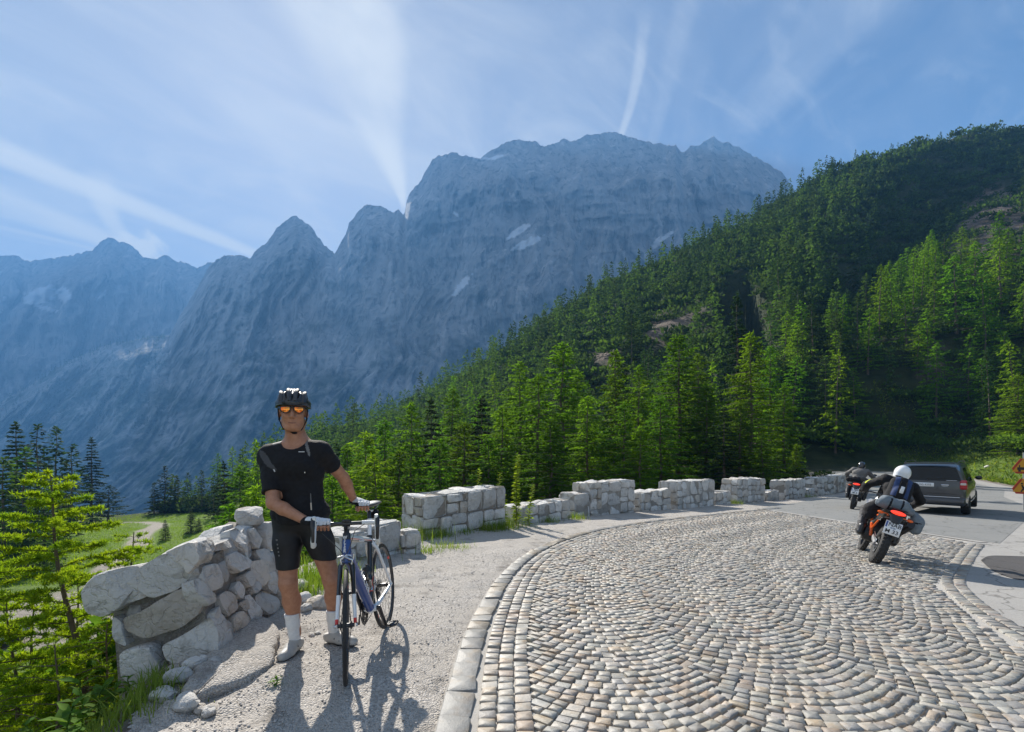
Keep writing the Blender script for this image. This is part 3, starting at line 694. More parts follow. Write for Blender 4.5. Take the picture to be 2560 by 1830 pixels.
# kerb of larger dressed stones
kerb = sheet('kerb', KERB[20:]-KN[20:]*.02, KERB[20:]+KN[20:]*.16, 80, 2, m_joint, -.002)
s = arc_param(KERB); at = 1.2; nk_ = 0
while at < s[-1]-2.2:
    ln = srng.uniform(.17, .27); k = np.searchsorted(s, at+ln/2); p = KERB[k]+KN[k]*.075
    c = np.array((.205,.20,.188))*srng.uniform(.75, 1.2)*(np.array((1.08,.98,.84)) if srng.random() < .35 else np.array((.97,1,1.03)))
    V, F4, F3 = sett_shape(.165, ln-.014, .017, srng); me = np_mesh('kerbstone', V, [F4, F3], [m_sett_o])
    o = new_obj('kerbstone', me, kerb, (p[0], p[1], plane_z(*p)+.002), (.03, -.022, math.atan2(KN[k][1], KN[k][0])+srng.normal(0, .02))); o.color = (*c, 1); at += ln

# asphalt beyond the cobbles
def asphalt_build(ca, cb, cc):
    def build(N, L, b):
        tc = N.new('ShaderNodeTexCoord'); v = tc.outputs['Object']
        c = nmix(N, L, nnoise(N, L, v, .9, 8, .3, .7), ca, cb); c = nmix(N, L, nnoise(N, L, v, 60, 4, .4, .75), c, cc)
        vo = N.new('ShaderNodeTexVoronoi'); vo.feature = 'DISTANCE_TO_EDGE'; vo.inputs['Scale'].default_value = .9
        wv = N.new('ShaderNodeVectorMath'); wv.operation = 'ADD'; sc_ = N.new('ShaderNodeVectorMath'); sc_.operation = 'SCALE'; sc_.inputs['Scale'].default_value = .5
        nz = N.new('ShaderNodeTexNoise'); nz.inputs['Scale'].default_value = 2.5; nz.inputs['Detail'].default_value = 6; L.new(v, nz.inputs['Vector']); L.new(nz.outputs['Color'], sc_.inputs[0]); L.new(v, wv.inputs[0]); L.new(sc_.outputs[0], wv.inputs[1]); L.new(wv.outputs[0], vo.inputs['Vector'])
        cr = N.new('ShaderNodeMapRange'); cr.inputs[1].default_value = .004; cr.inputs[2].default_value = .014; L.new(vo.outputs['Distance'], cr.inputs[0])
        c = nmix(N, L, cr.outputs[0], tuple(q*.55 for q in ca), c)
        L.new(c, b.inputs['Base Color']); b.inputs['Roughness'].default_value = .85; b.inputs['Specular IOR Level'].default_value = .35
        nbump(N, L, nnoise(N, L, v, 120, 6, 0, 1), .6, .008, b)
    return build
m_asphalt = attr_mat('worn_asphalt', asphalt_build((.17, .172, .165), (.215, .215, .205), (.28, .28, .27)))
m_concrete = attr_mat('pale_concrete', asphalt_build((.34, .325, .30), (.26, .25, .235), (.40, .385, .36)))
m_patch = attr_mat('dark_patch', asphalt_build((.055, .052, .052), (.075, .07, .07), (.11, .105, .10)))
LA = [(8.55,16.6),(10.5,18.6),(12.4,20.6),(16.2,24.3),(19.2,26.4),(24,32.4),(30.8,44),(43.8,71),(59.5,107)]
RA = [(9.55,9.4),(12.6,12.0),(16.0,14.9),(20.7,19.1),(25.6,25),(30.8,30),(38.8,42),(52.3,71),(68,107)]
sheet('asphalt_road', LA, RA, 160, 14, m_asphalt, .008)
sheet('concrete_strip', [(8.42,16.6),(8.75,13),(9.2,9.45)], [(8.62,16.7),(9.0,13),(9.45,9.5)], 20, 3, m_concrete, .013)
sheet('concrete_shoulder', [(3.5,1.0),(4.16,3.95),(5.2,5.7),(6.22,6.75),(9.15,9.65),(15.4,15.2),(20.1,19.5),(30.5,30.3),(38.4,42.3),(51.6,71.2)],
      [(9.5,1.0),(9.8,3.0),(10.3,5.0),(11.0,6.6),(12.8,9.3),(17.2,14.2),(21.6,18.6),(31.9,29.6),(39.8,41.6),(52.8,71)], 120, 14, m_concrete, .004, .06)
def patch(pts):
    P = chaikin(np.array(pts+[pts[0]], float), 2)[:-1]; c = P.mean(0); x, y = np.append(P[:, 0], c[0]), np.append(P[:, 1], c[1])
    n = len(P); F = [(i, (i+1) % n, n) for i in range(n)]
    tag(new_obj('asphalt_patch', np_mesh('asphalt_patch', np.stack([x, y, plane_z(x, y)+.012], 1), np.array(F), [m_patch])), kind='structure')
def on_plane(u, v):
    # where the line of sight through (u, v) meets the paved plane
    k, q = (u-U0)/FPX, (HOR-v)/FPX; y = (CAM_Z-.03*3.3+.022*1.5)/(-q-.03-.022*k)
    return (k*y, y)
patch([on_plane(*p) for p in ((2452,1402),(2470,1390),(2520,1391),(2600,1394),(2600,1452),(2540,1452),(2478,1428))])
patch([on_plane(*p) for p in ((2462,1555),(2500,1560),(2600,1577),(2600,1612),(2550,1602),(2500,1580))])
# ---------------------------------------------------------------- stone walls
def lime(name, c1, c2, c3, sc_=1.0, bump=.8, attr=None):
    def build(N, L, b):
        tc = N.new('ShaderNodeTexCoord'); v = tc.outputs['Object']; oi = N.new('ShaderNodeObjectInfo')
        off = N.new('ShaderNodeVectorMath'); off.operation = 'ADD'; cx = N.new('ShaderNodeCombineXYZ'); m9 = N.new('ShaderNodeMath'); m9.operation = 'MULTIPLY'; m9.inputs[1].default_value = 37
        L.new(oi.outputs['Random'], m9.inputs[0]); L.new(m9.outputs[0], cx.inputs[0]); L.new(v, off.inputs[0]); L.new(cx.outputs[0], off.inputs[1]); v = off.outputs[0]
        c = nmix(N, L, nnoise(N, L, v, 3.5*sc_, 9, .32, .68), c1, c2)
        c = nmix(N, L, nnoise(N, L, v, 9*sc_, 8, .56, .74), c, c3)
        c = nmix(N, L, nnoise(N, L, v, 2.2*sc_, 8, .58, .75), c, (.33, .27, .20))
        f7 = N.new('ShaderNodeMath'); f7.operation = 'MULTIPLY'; f7.inputs[1].default_value = 13.7; L.new(oi.outputs['Random'], f7.inputs[0]); fr = N.new('ShaderNodeMath'); fr.operation = 'FRACT'; L.new(f7.outputs[0], fr.inputs[0])
        tn = N.new('ShaderNodeMapRange'); tn.inputs[1].default_value = .72; tn.inputs[2].default_value = .95; tn.inputs[4].default_value = .5; L.new(fr.outputs[0], tn.inputs[0]); c = nmix(N, L, tn.outputs[0], c, tuple(q*k for q, k in zip(c2, (.98, .84, .68))))
        hs = N.new('ShaderNodeHueSaturation'); r1 = N.new('ShaderNodeMapRange'); r1.inputs[3].default_value = .74; r1.inputs[4].default_value = 1.12; L.new(oi.outputs['Random'], r1.inputs[0]); L.new(r1.outputs[0], hs.inputs['Value']); L.new(c, hs.inputs['Color'])
        L.new(hs.outputs[0], b.inputs['Base Color']); b.inputs['Roughness'].default_value = .85; b.inputs['Specular IOR Level'].default_value = .3
        vo = N.new('ShaderNodeTexVoronoi'); vo.feature = 'DISTANCE_TO_EDGE'; vo.inputs['Scale'].default_value = 7*sc_; wn = N.new('ShaderNodeTexNoise'); wn.inputs['Scale'].default_value = 8*sc_; wn.inputs['Detail'].default_value = 6; L.new(v, wn.inputs['Vector'])
        wa = N.new('ShaderNodeVectorMath'); wa.operation = 'MULTIPLY_ADD'; wa.inputs[1].default_value = (.35/sc_,)*3; L.new(wn.outputs['Color'], wa.inputs[0]); L.new(v, wa.inputs[2]); L.new(wa.outputs[0], vo.inputs['Vector'])
        mr = N.new('ShaderNodeMapRange'); mr.inputs[2].default_value = .12; L.new(vo.outputs['Distance'], mr.inputs[0])
        hm = N.new('ShaderNodeMath'); hm.operation = 'MULTIPLY_ADD'; hm.inputs[1].default_value = .28; L.new(mr.outputs[0], hm.inputs[0]); L.new(nnoise(N, L, v, 16*sc_, 12, 0, 1, .72), hm.inputs[2])
        nbump(N, L, hm.outputs[0], bump, .045, b)
    return attr_mat(name, build)
m_lime = lime('limestone', (.74, .72, .68), (.58, .56, .525), (.30, .285, .26))
m_mortar = lime('mortar', (.36, .33, .29), (.44, .41, .37), (.22, .20, .175), 2.5, .9)
wr = np.random.default_rng(23)

def clip_cell(poly, p, q):
    """keep the side of poly nearer to p than q"""
    m_, n = (p+q)/2, q-p; out = []
    for a, b in zip(poly, poly[1:]+poly[:1]):
        da, db = (a-m_)@n, (b-m_)@n
        if da <= 0: out.append(a)
        if (da < 0) != (db < 0) and da != db: out.append(a+(b-a)*(da/(da-db)))
    return out
def cells(region, seeds):
    res = []
    for i, p in enumerate(seeds):
        poly = [np.array(r, float) for r in region]
        for j, q in enumerate(seeds):
            if i != j and len(poly) > 2: poly = clip_cell(poly, p, q)
        if len(poly) > 2: res.append(np.array(poly))
    return res
def course_seeds(L_, H_, ch, sw_, z0=0.0):
    out, z = [], z0
    while z < H_-.04:
        h = min(ch*wr.uniform(.75, 1.3), H_-z)
        if H_-z-h < ch*.45: h = H_-z
        x = -wr.uniform(0, .5)*sw_
        while x < L_:
            w = sw_*wr.uniform(.6, 1.6); out.append(np.array((np.clip(x+w/2, .04, L_-.04), z+h/2+wr.normal(0, h*.1)))); x += w
        z += h
    return out
def masonry(L_, hl, hr, sw_, ch, z0):
    """squared rubble: a face split again and again into unlike stones, corners knocked about"""
    out, H_ = [], max(hl, hr)-z0
    def split(x0, x1, a, b):
        w, h = x1-x0, b-a; rw, rh = w/sw_, h/ch
        if max(rw, rh) < 1.0 or (max(rw, rh) < 1.55 and wr.random() < .5): out.append((x0, x1, a, b)); return
        f = wr.uniform(.34, .66)
        if rw > rh*wr.uniform(.8, 1.25): split(x0, x0+w*f, a, b); split(x0+w*f, x1, a, b)
        else: split(x0, x1, a, a+h*f); split(x0, x1, a+h*f, b)
    split(0, L_, 0, 1.0*H_); res = []
    for x0, x1, a, b in out:
        w, h = x1-x0, b-a; j = lambda s_: wr.normal(0, .05)*s_; c = min(w, h)
        P = [(x0+j(c)+.16*c*wr.random(), a+j(c)), (x1-.14*c*wr.random(), a+j(c)), (x1+j(c)*.6, a+.2*c*wr.random()), (x1+j(c)*.6, b-.22*c*wr.random()), (x1-.18*c*wr.random(), b+j(c)), (x0+.18*c*wr.random(), b+j(c)), (x0+j(c)*.6, b-.2*c*wr.random()), (x0+j(c)*.6, a+.18*c*wr.random())]
        res.append(np.array([(np.clip(px_, 0, L_), z0+np.clip(pz_, 0, H_)*((hl+(hr-hl)*np.clip(px_, 0, L_)/L_)-z0)/H_) for px_, pz_ in P]))
    return res
def face_stone(poly, prot, depth, n, rings, gap, rough):
    """one stone from a flat cell: rounded outline, bulging face, sunk joint. In the cell's (a, b, out) axes about its centre."""
    c = poly.mean(0); P = poly-c; r = np.hypot(*P.T); P = P*np.maximum(.25, 1-gap/np.maximum(r, .01)*1.35)[:, None]
    Q = P
    for _ in range(1):
        Q = np.concatenate([[a*.87+b*.13, a*.13+b*.87] for a, b in zip(Q, np.roll(Q, -1, 0))])
    s_ = np.concatenate([[0], np.cumsum(np.hypot(*np.diff(np.vstack([Q, Q[:1]]), axis=0).T))]); q = np.linspace(0, s_[-1], n, endpoint=False); Qc = np.vstack([Q, Q[:1]])
    O = np.stack([np.interp(q, s_, Qc[:, 0]), np.interp(q, s_, Qc[:, 1])], 1)
    sd = wr.uniform(0, 99); tilt = wr.normal(0, .10, 2); chop = [(wr.uniform(.75, 1.25), wr.normal(0, .22, 2)) for _ in range(3)]; V = [np.column_stack([O*.97, np.full(n, -depth)])]
    prof = {3: [(1.0, .35), (.93, .92), (.55, 1.0)], 4: [(1.0, .15), (.985, .65), (.90, .95), (.5, 1.0)], 6: [(1.0, 0.0), (1.0, .55), (.975, .86), (.91, .98), (.72, 1.0), (.5, 1.0), (.25, 1.0)]}[rings]
    for f, h in prof:
        p = O*f; z = prot*h+rough*(.6*fbm(p[:, 0]*9+sd, p[:, 1]*9, sd, 3)+.45*ridged(p[:, 0]*13+sd, p[:, 1]*13, sd, 2)-.3)*(h > .2)+(p@tilt)*h; p = p*(1+rough*2.2*fbm(p[:, 0]*7, p[:, 1]*7+sd, sd, 2)[:, None]); z = np.minimum(z, np.min([prot*h0+p@g0 for h0, g0 in chop], 0)) if h > .3 else z; V.append(np.column_stack([p, z]))
    V.append(np.array([[0, 0, V[-1][:, 2].mean()]])); m_ = len(V)-1
    F4 = [(k*n+i, k*n+(i+1) % n, (k+1)*n+(i+1) % n, (k+1)*n+i) for k in range(m_-1) for i in range(n)]
    F3 = [((m_-1)*n+i, (m_-1)*n+(i+1) % n, m_*n) for i in range(n)]
    return c, np.concatenate(V), np.array(F4), np.array(F3)
def rock_mesh(name, dims, seed, n=6, p=4.0, rough=.10, chips=7, m_=None, hmin=.74):
    """a broken block: a rounded box with planes struck off and a rough skin"""
    rg = np.random.default_rng(seed); g = np.linspace(-1, 1, n+1); V, F, idx = [], [], {}
    def vid(q):
        k = tuple(np.round(q, 5))
        if k not in idx: idx[k] = len(V); V.append(q)
        return idx[k]
    for ax in range(3):
        for sg in (-1, 1):
            for i in range(n):
                for j in range(n):
                    qs = []
                    for di, dj in ((0,0),(1,0),(1,1),(0,1)):
                        q = [0, 0, 0]; q[ax] = sg; q[(ax+1) % 3] = g[i+di]; q[(ax+2) % 3] = g[j+dj]; qs.append(vid(np.array(q, float)))
                    F.append(qs if sg > 0 else qs[::-1])
    V = np.array(V); d = V/np.linalg.norm(V, axis=1)[:, None]
    P = d/((np.abs(d)**p).sum(1)**(1/p))[:, None]
    for _ in range(chips):
        nn = rg.normal(size=3); nn /= np.linalg.norm(nn); h = rg.uniform(hmin, hmin+.28)*(1.15 if hmin > .8 else 1); e = P@nn-h; P = P-np.maximum(e, 0)[:, None]*nn*.92
    P = P*(1+rough*(.8*fbm(P[:, 0]*1.6+seed, P[:, 1]*1.6, P[:, 2]*1.6, 4)+.4*ridged(P[:, 0]*2.1, P[:, 1]*2.1+seed, P[:, 2]*3.3, 3)-.2))[:, None]
    return np_mesh(name, P*np.array(dims)/2, np.array(F), [m_ or m_lime], sharp=28)

def stone_wall(label, A, B, hl, hr, thick, ch=.25, sw_=.3, res=(10, 3), back=0.0, base=None, cap=True, group='stone guard walls along the road'):
    """A, B: foot of the road face, left and right as seen from the road"""
    A, B = np.array(A, float), np.array(B, float); d = B-A; L_ = float(np.hypot(*d)); d = d/L_; nb = np.array((-d[1], d[0]))
    z0 = min(plane_z(*A), plane_z(*B)) if base is None else base; yaw = math.atan2(d[1], d[0])
    root = empty('stone_wall', (A[0], A[1], z0), (0, 0, yaw)); tag(root, label, 'wall', group, 'thing')
    n, rg = res
    core = MB(); e = .025
    q = [(e, e, -.35), (L_-e, e, -.35), (L_-e, thick-e, -.35), (e, thick-e, -.35), (e, e, hl-e), (L_-e, e, hr-e), (L_-e, thick-e, hr-back-e), (e, thick-e, hl-back-e)]
    core.add(q, [(3,2,1,0),(4,5,6,7),(0,1,5,4),(1,2,6,5),(2,3,7,6),(3,0,4,7)]); core.build('mortar_core', m_mortar, root)
    def face(polys, org, ea, eb, eo, prot=.03):
        M = np.array([ea, eb, eo]).T
        for poly in polys:
            a_ = poly[:, 0]; b_ = poly[:, 1]; area = .5*abs(np.dot(a_, np.roll(b_, 1))-np.dot(b_, np.roll(a_, 1)))
            if area < .004: continue
            c, V, F4, F3 = face_stone(poly, prot*wr.uniform(.6, 1.5), .06, n, rg, .011, .014)
            me = np_mesh('stone', V@M.T, [F4, F3], [m_lime], sharp=32)
            new_obj('stone', me, root, tuple(np.array(org)+M@np.array((c[0], c[1], 0))))
    ground = -.15
    face(masonry(L_, hl, hr, sw_, ch, ground), (0, 0, 0), (1,0,0), (0,0,1), (0,-1,0))
    face(masonry(thick, hl-back, hl, sw_*1.1, ch, ground), (0, thick, 0), (0,-1,0), (0,0,1), (-1,0,0))
    face(masonry(thick, hr, hr-back, sw_*1.1, ch, ground), (L_, 0, 0), (0,1,0), (0,0,1), (1,0,0))
    face(masonry(L_, hr-back, hl-back, sw_*1.4, ch*1.3, ground), (L_, thick, 0), (-1,0,0), (0,0,1), (0,1,0))
    sl = (hr-hl)/L_; ea = np.array((1, 0, sl)); ea = ea/np.linalg.norm(ea); eb = np.array((0, 1, -back/thick)); eb = eb/np.linalg.norm(eb); eo = np.cross(ea, eb)
    face(masonry(L_, thick, thick, sw_*1.2, thick*.7, 0), (0, 0, hl), ea, eb, eo, .026)
    return root
near = dict(ch=.30, sw_=.38, res=(20, 4)); mid = dict(ch=.38, sw_=.41, res=(12, 3)); far_ = dict(ch=.42, sw_=.44, res=(10, 3))
stone_wall('low broken stone wall behind the parked road bicycle', (-2.15,6.05), (-1.62,7.0), .42, .5, .55, **near)
stone_wall('small squared stone block at the end of the low wall behind the bicycle', (-1.55,6.95), (-1.36,7.12), .33, .33, .3, ch=.34, sw_=.4, res=(16, 4))
stone_wall('tall wall with tan and white stones and grassy foot beside the yellow-green sapling', (-1.62,8.62), (-.14,10.0), .78, .88, .7, **near)
stone_wall('low broken stone wall just right of the yellow-green sapling', (.16,10.86), (1.48,12.18), .44, .5, .6, **mid)
stone_wall('wide tall stone wall with a stepped left shoulder', (2.15,13.15), (3.68,14.35), .95, .97, .7, **mid)
stone_wall('lower shoulder block stepping up to the wide tall wall', (1.68,12.75), (2.12,13.12), .62, .62, .62, **mid)
stone_wall('low stone wall with one big boulder-like block at its left end', (3.9,14.62), (5.2,15.72), .62, .64, .6, **mid)
stone_wall('tall stone wall overhanging at the top, third tall one counted from the sapling', (5.45,15.8), (7.5,17.75), 1.0, .95, .7, **mid)
stone_wall('low stone wall between the third and fourth tall walls from the sapling', (7.68,18.05), (8.6,18.88), .48, .5, .55, **mid)
stone_wall('square-topped tall stone wall, fourth tall one from the sapling', (8.95,19.05), (10.7,20.3), 1.03, 1.0, .7, **mid)
stone_wall('low stone wall right of the square-topped tall wall', (11.1,20.85), (12.3,22.05), .42, .42, .55, **far_)
stone_wall('tall grey stone wall, fifth tall one from the sapling', (12.7,22.3), (14.8,24.2), .93, .92, .7, **far_)
stone_wall('low stone wall right of the fifth tall wall', (15.15,24.65), (16.0,25.35), .38, .38, .55, **far_)
stone_wall('tall stone wall second from the far motorcycle', (16.3,25.6), (17.8,26.5), .95, .95, .7, **far_)
stone_wall('low stone wall just left of the far motorcycle', (18.1,27.05), (18.95,28.05), .4, .4, .55, **far_)
stone_wall('tall stone wall half hidden behind the far motorcycle', (19.3,28.4), (21.2,30.4), .95, .95, .7, **far_)

# the big wall beside the cyclist: heavy blocks on its near end, rubble on its battered road face
def big_wall():
    A, B_ = np.array((-1.95, 3.17, 0.)), np.array((-2.04, 4.28, -.02))
    root = empty('stone_wall', tuple(A)); tag(root, 'big sloping rubble stone wall beside the standing cyclist, heavy blocks on its near end', 'wall', 'stone guard walls along the road', 'thing')
    TNR, TNL, TFL, TFR = (np.array(q) for q in ((-2.10,3.23,.635), (-2.72,3.22,.455), (-2.50,4.25,.775), (-2.26,4.24,.755)))
    core = MB(); e = np.array((.012, -.014, 0))
    core.add([q-A for q in (A+e-(0,0,.5), B_+e-(0,0,.5), np.array((-2.55,4.27,-.9)), np.array((-2.58,3.21,-.9)), TNR+e, TFR+e, TFL, TNL+(.02,.018,0))], [(3,2,1,0),(4,5,6,7),(0,1,5,4),(1,2,6,5),(2,3,7,6),(3,0,4,7)]); core.build('mortar_core', m_mortar, root)
    def put(P3_, nrm, prot, gap, rough, n=32, rg=6, depth=.08):
        P3_ = np.array(P3_, float); c = P3_.mean(0); ez = np.array(nrm, float); ez /= np.linalg.norm(ez); ea = np.cross((0, 0, 1.0), ez) if abs(ez[2]) < .9 else np.cross((0, 1.0, 0), ez); ea /= np.linalg.norm(ea); eb = np.cross(ez, ea)
        q = np.stack([(P3_-c)@ea, (P3_-c)@eb], 1)
        if np.dot(q[:, 0], np.roll(q[:, 1], -1))-np.dot(q[:, 1], np.roll(q[:, 0], -1)) < 0: q = q[::-1]
        c2, V, F4, F3 = face_stone(q, prot, depth, n, rg, gap, rough); M = np.array([ea, eb, ez]).T
        new_obj('stone', np_mesh('stone', V@M.T, [F4, F3], [m_lime], sharp=32), root, tuple(c+M@np.array((c2[0], c2[1], 0))-A))
    def seen(pts, org, nrm):
        # where the sight lines through the measured outline meet the wall face
        out = []
        for a, b in pts:
            u, v = 200+a*.3878, 1200+b*.3878; d = np.array(((u-U0)/FPX, 1, (HOR-v)/FPX)); o = np.array((0, 0, CAM_Z)); out.append(o+d*(((org-o)@nrm)/(d@nrm)))
        return out
    nE = np.cross(np.array((-1, -.03, 0)), np.array((0, .05, 1))); nE = nE/np.linalg.norm(nE); nE = nE if nE[1] < 0 else -nE
    nS = np.cross(B_-A, np.array((-.24, 0, 1))); nS = nS/np.linalg.norm(nS); nS = nS if nS[0] > 0 else -nS
    for k, P in enumerate(([(80,690),(180,600),(360,560),(390,620),(350,700),(300,790),(200,850),(110,830)], [(375,590),(560,480),(690,525),(715,600),(640,690),(500,740),(410,690)], [(285,890),(420,850),(650,700),(760,720),(775,850),(640,940),(440,1000),(310,960)],
            [(560,1060),(700,1000),(830,895),(890,1020),(910,1140),(850,1185),(700,1180),(590,1130)], [(290,1110),(470,1060),(520,1200),(500,1290),(400,1330),(310,1240)], [(215,890),(270,930),(295,1060),(240,1010)], [(560,478),(720,410),(770,500),(720,590),(690,525)])):
        put(seen(P, A, nE), nE, (.10, .06, .055, .06, .06, .03, .05)[k], -.014, .017, 40, depth=.14)
    for P in ([(745,400),(840,380),(855,450),(800,500),(750,480)], [(860,420),(930,395),(950,440),(870,460)], [(970,330),(1010,310),(1100,420),(1105,480),(1070,515),(975,380)], [(1080,320),(1130,310),(1165,370),(1150,440),(1110,430)], [(780,560),(850,550),(920,640),(900,690),(830,720),(770,640)],
            [(930,490),(990,470),(1075,530),(1060,570),(1000,600),(950,560)], [(860,560),(930,520),(960,600),(940,660),(890,610)], [(1130,450),(1200,445),(1265,550),(1255,590),(1200,600),(1150,510)], [(1095,530),(1160,520),(1210,630),(1170,690),(1110,610)], [(735,650),(760,640),(855,760),(850,790),(800,810),(745,720)],
            [(1030,620),(1080,590),(1115,650),(1060,700)], [(985,700),(1005,655),(1040,720),(1030,770),(995,750)], [(1085,690),(1120,655),(1145,700),(1100,740)], [(885,750),(940,720),(990,760),(1010,830),(930,890),(900,830)], [(840,860),(880,820),(905,870),(870,940),(840,900)], [(965,880),(1020,850),(1090,930),(1100,980),(1040,1020),(975,970)],
            [(1060,760),(1080,740),(1170,860),(1165,920),(1100,950),(1070,840)], [(1130,750),(1190,715),(1260,760),(1275,840),(1200,870),(1140,800)], [(890,930),(930,900),(1010,1020),(1000,1060),(940,1060),(885,1000)], [(1205,605),(1250,595),(1275,650),(1270,740),(1210,690)], [(1015,800),(1050,775),(1062,835),(1040,850)], [(900,1090),(960,1075),(1010,1130),(950,1190),(915,1160)]):
        put(seen(P, A, nS), nS, wr.uniform(.028, .05), -.005, .018)
    def top_pt(s, t): return (TNR*(1-s)+TFR*s)*(1-t)+(TNL*(1-s)+TFL*s)*t
    nT = np.cross(TFR-TNR, TNL-TNR); nT = nT/np.linalg.norm(nT); nT = nT if nT[2] > 0 else -nT
    for s0, s1, t0, t1 in ((-.06,.30,.0,.52),(-.08,.26,.54,1.08),(.32,.62,-.04,.48),(.28,.60,.50,1.06),(.64,.98,-.05,.45),(.62,.90,.47,1.05)):
        put([top_pt(a, b)+nT*wr.normal(0, .008) for a, b in ((s0,t0),((s0+s1)/2,t0-.02),(s1,t0+.03),(s1+.02,(t0+t1)/2),(s1-.02,t1),((s0+s1)/2,t1+.03),(s0+.03,t1),(s0-.02,(t0+t1)/2))], nT, .055, .004, .018, 40, depth=.10)
    for c, dims, sd, rz in (((-2.31,4.22,.82), (.20,.26,.15), 40, .3), ((-2.30,4.33,.62), (.26,.20,.26), 42, .1), ((-2.22,4.36,.34), (.34,.22,.30), 43, .1), ((-2.16,4.36,.06), (.36,.22,.30), 44, 0), ((-2.55,3.75,.2), (.24,.8,.6), 45, 0), ((-2.56,3.4,.2), (.2,.35,.4), 46, .1)):
        new_obj('stone', rock_mesh('stone', dims, sd, 8, 8.0, .07, 10, hmin=.85), root, tuple(np.array(c)-A), (wr.uniform(-.1,.1), wr.uniform(-.1,.1), rz))
big_wall()

# broken slab of old road crust and loose rocks at the foot of the wall
def slab():
    O = np.array([(-1.62,2.58),(-1.53,2.72),(-1.40,2.90),(-1.42,3.10),(-1.52,3.30),(-1.66,3.62),(-1.90,3.85),(-1.96,3.5),(-1.88,3.1),(-1.80,2.8),(-1.72,2.62)])
    O[:, 0] = -1.52+(O[:, 0]+1.40)*.92; O = chaikin(np.vstack([O, O[:1]]), 2)[:-1]; O = O+.034*np.stack([fbm(O[:, 0]*22, O[:, 1]*22, 1, 3), fbm(O[:, 0]*22, O[:, 1]*22, 7, 3)], 1)
    c = O.mean(0); n = len(O); top = lambda P: .058+.04*np.clip((-1.45-P[:, 0])/.5, 0, 1)+.012*fbm(P[:, 0]*9, P[:, 1]*9, 4, 3)
    rings = []
    for f, dz in ((.93, -.12), (.97, -.075), (1.0, -.03), (.985, 0), (.9, .008), (.75, .01), (.6, .01), (.45, .01), (.3, .01), (.15, .01)):
        P = c+(O-c)*f; rings.append(np.column_stack([P, top(P)+dz]))
    V = np.concatenate(rings+[[[c[0], c[1], .12]]]); m_ = len(rings)
    F4 = np.array([(k*n+i, k*n+(i+1) % n, (k+1)*n+(i+1) % n, (k+1)*n+i) for k in range(m_-1) for i in range(n)]); F3 = np.array([((m_-1)*n+i, (m_-1)*n+(i+1) % n, m_*n) for i in range(n)])
    tag(new_obj('broken_slab', np_mesh('broken_slab', V, [F4, F3], [m_gravel])), 'broken slab of old gravel crust lying at the foot of the big wall', 'slab')
slab()
def loose(label, u, v, size, seed, group='loose white rocks by the big wall', sink=.3, dims=(1, .75, .6)):
    x, y = on_plane(u, v); z = max(gz(x, y), verge_z(x, y))
    o = new_obj('rock', rock_mesh('rock', tuple(size*q for q in dims), seed, 5, 3.2, .16, 9), None, (x, y, z+size*dims[2]*(.5-sink)), (wr.uniform(-.2,.2), wr.uniform(-.2,.2), wr.uniform(0, 6)))
    return tag(o, label, 'rock', group)
loose('rounded white rock leaning against the dark foot of the big wall', 448, 1715, .14, 3, sink=.2)
loose('grey rock between the rounded white rock and the slab', 487, 1690, .12, 4)
loose('small white upright rock touching the left end of the slab', 507, 1684, .07, 5, dims=(.8,.6,1.1))
loose('flat grey rock by the left corner of the broken slab', 536, 1680, .11, 6)
loose('grey rock half buried at the edge of the dark undergrowth', 412, 1748, .14, 7)
loose('big bluish grey rock lying in the gravel near the grass', 462, 1782, .15, 8)
loose('bright white split rock in front of the broken slab', 522, 1790, .09, 9)
loose('pale rock beside the bright white split rock', 500, 1783, .08, 10)
loose('angular grey rock between the cyclist\'s shins', 756, 1512, .16, 12, 'loose rocks behind the cyclist', .1)
loose('rounded tan rock just below the angular rock at the shins', 765, 1535, .12, 13, 'loose rocks behind the cyclist', .15)
loose('broad pale rock on top of the heap behind the cyclist', 742, 1488, .20, 14, 'loose rocks behind the cyclist', .0)
loose('flat grey rock leaning behind the cyclist\'s left shin', 795, 1520, .22, 15, 'loose rocks behind the cyclist', .2)
loose('small stone between the two cycling shoes', 780, 1590, .06, 16, 'loose rocks behind the cyclist')
loose('small pale stone beside the toe of the sideways shoe', 795, 1585, .05, 17, 'loose rocks behind the cyclist')
def pebbles():
    me0 = rock_mesh('seed', (1, .8, .6), 3, 2, 2.5, .2, 4); n0 = len(me0.vertices); V0 = np.empty(n0*3, np.float32); me0.vertices.foreach_get('co', V0); V0 = V0.reshape(-1, 3)
    F0 = np.array([p.vertices[:] for p in me0.polygons]); bpy.data.meshes.remove(me0); VV, FF, n = [], [], 0
    rg = np.random.default_rng(4); K = 8000
    y = 1.9+5.5*rg.random(K)**1.7; x = rg.uniform(-2.3, .3, K); P = np.stack([x, y], 1); sw = sdist(P, WALL_LINE)[0]; sk = sdist(P, KERB[::6])[0]
    z0 = land_z(x, y)+.004+.012*fbm(x*3, y*3, 2, 4)+.05*smooth(.9, 0, sw)*(.6+fbm(x*2.1, y*2.1, 9, 3))+.003
    for k in np.nonzero((sw > -.05) & (sk < -.02))[0]:
        s_ = min(.017, .004+.0032*rg.exponential()*(1.8 if sw[k] < .5 else 1)); a = rg.uniform(0, 6.28); ca, sa = math.cos(a), math.sin(a)
        W = V0*s_*rg.uniform(.7, 1.3, 3); VV.append(np.stack([x[k]+W[:, 0]*ca-W[:, 1]*sa, y[k]+W[:, 0]*sa+W[:, 1]*ca, z0[k]+W[:, 2]], 1)); FF.append(F0+n); n += n0
    tag(new_obj('gravel', np_mesh('gravel', np.concatenate(VV), np.concatenate(FF), [mat('pebble', (.50,.46,.41), .9, (.34,.31,.28), 55, 3)])), kind='stuff')
pebbles()
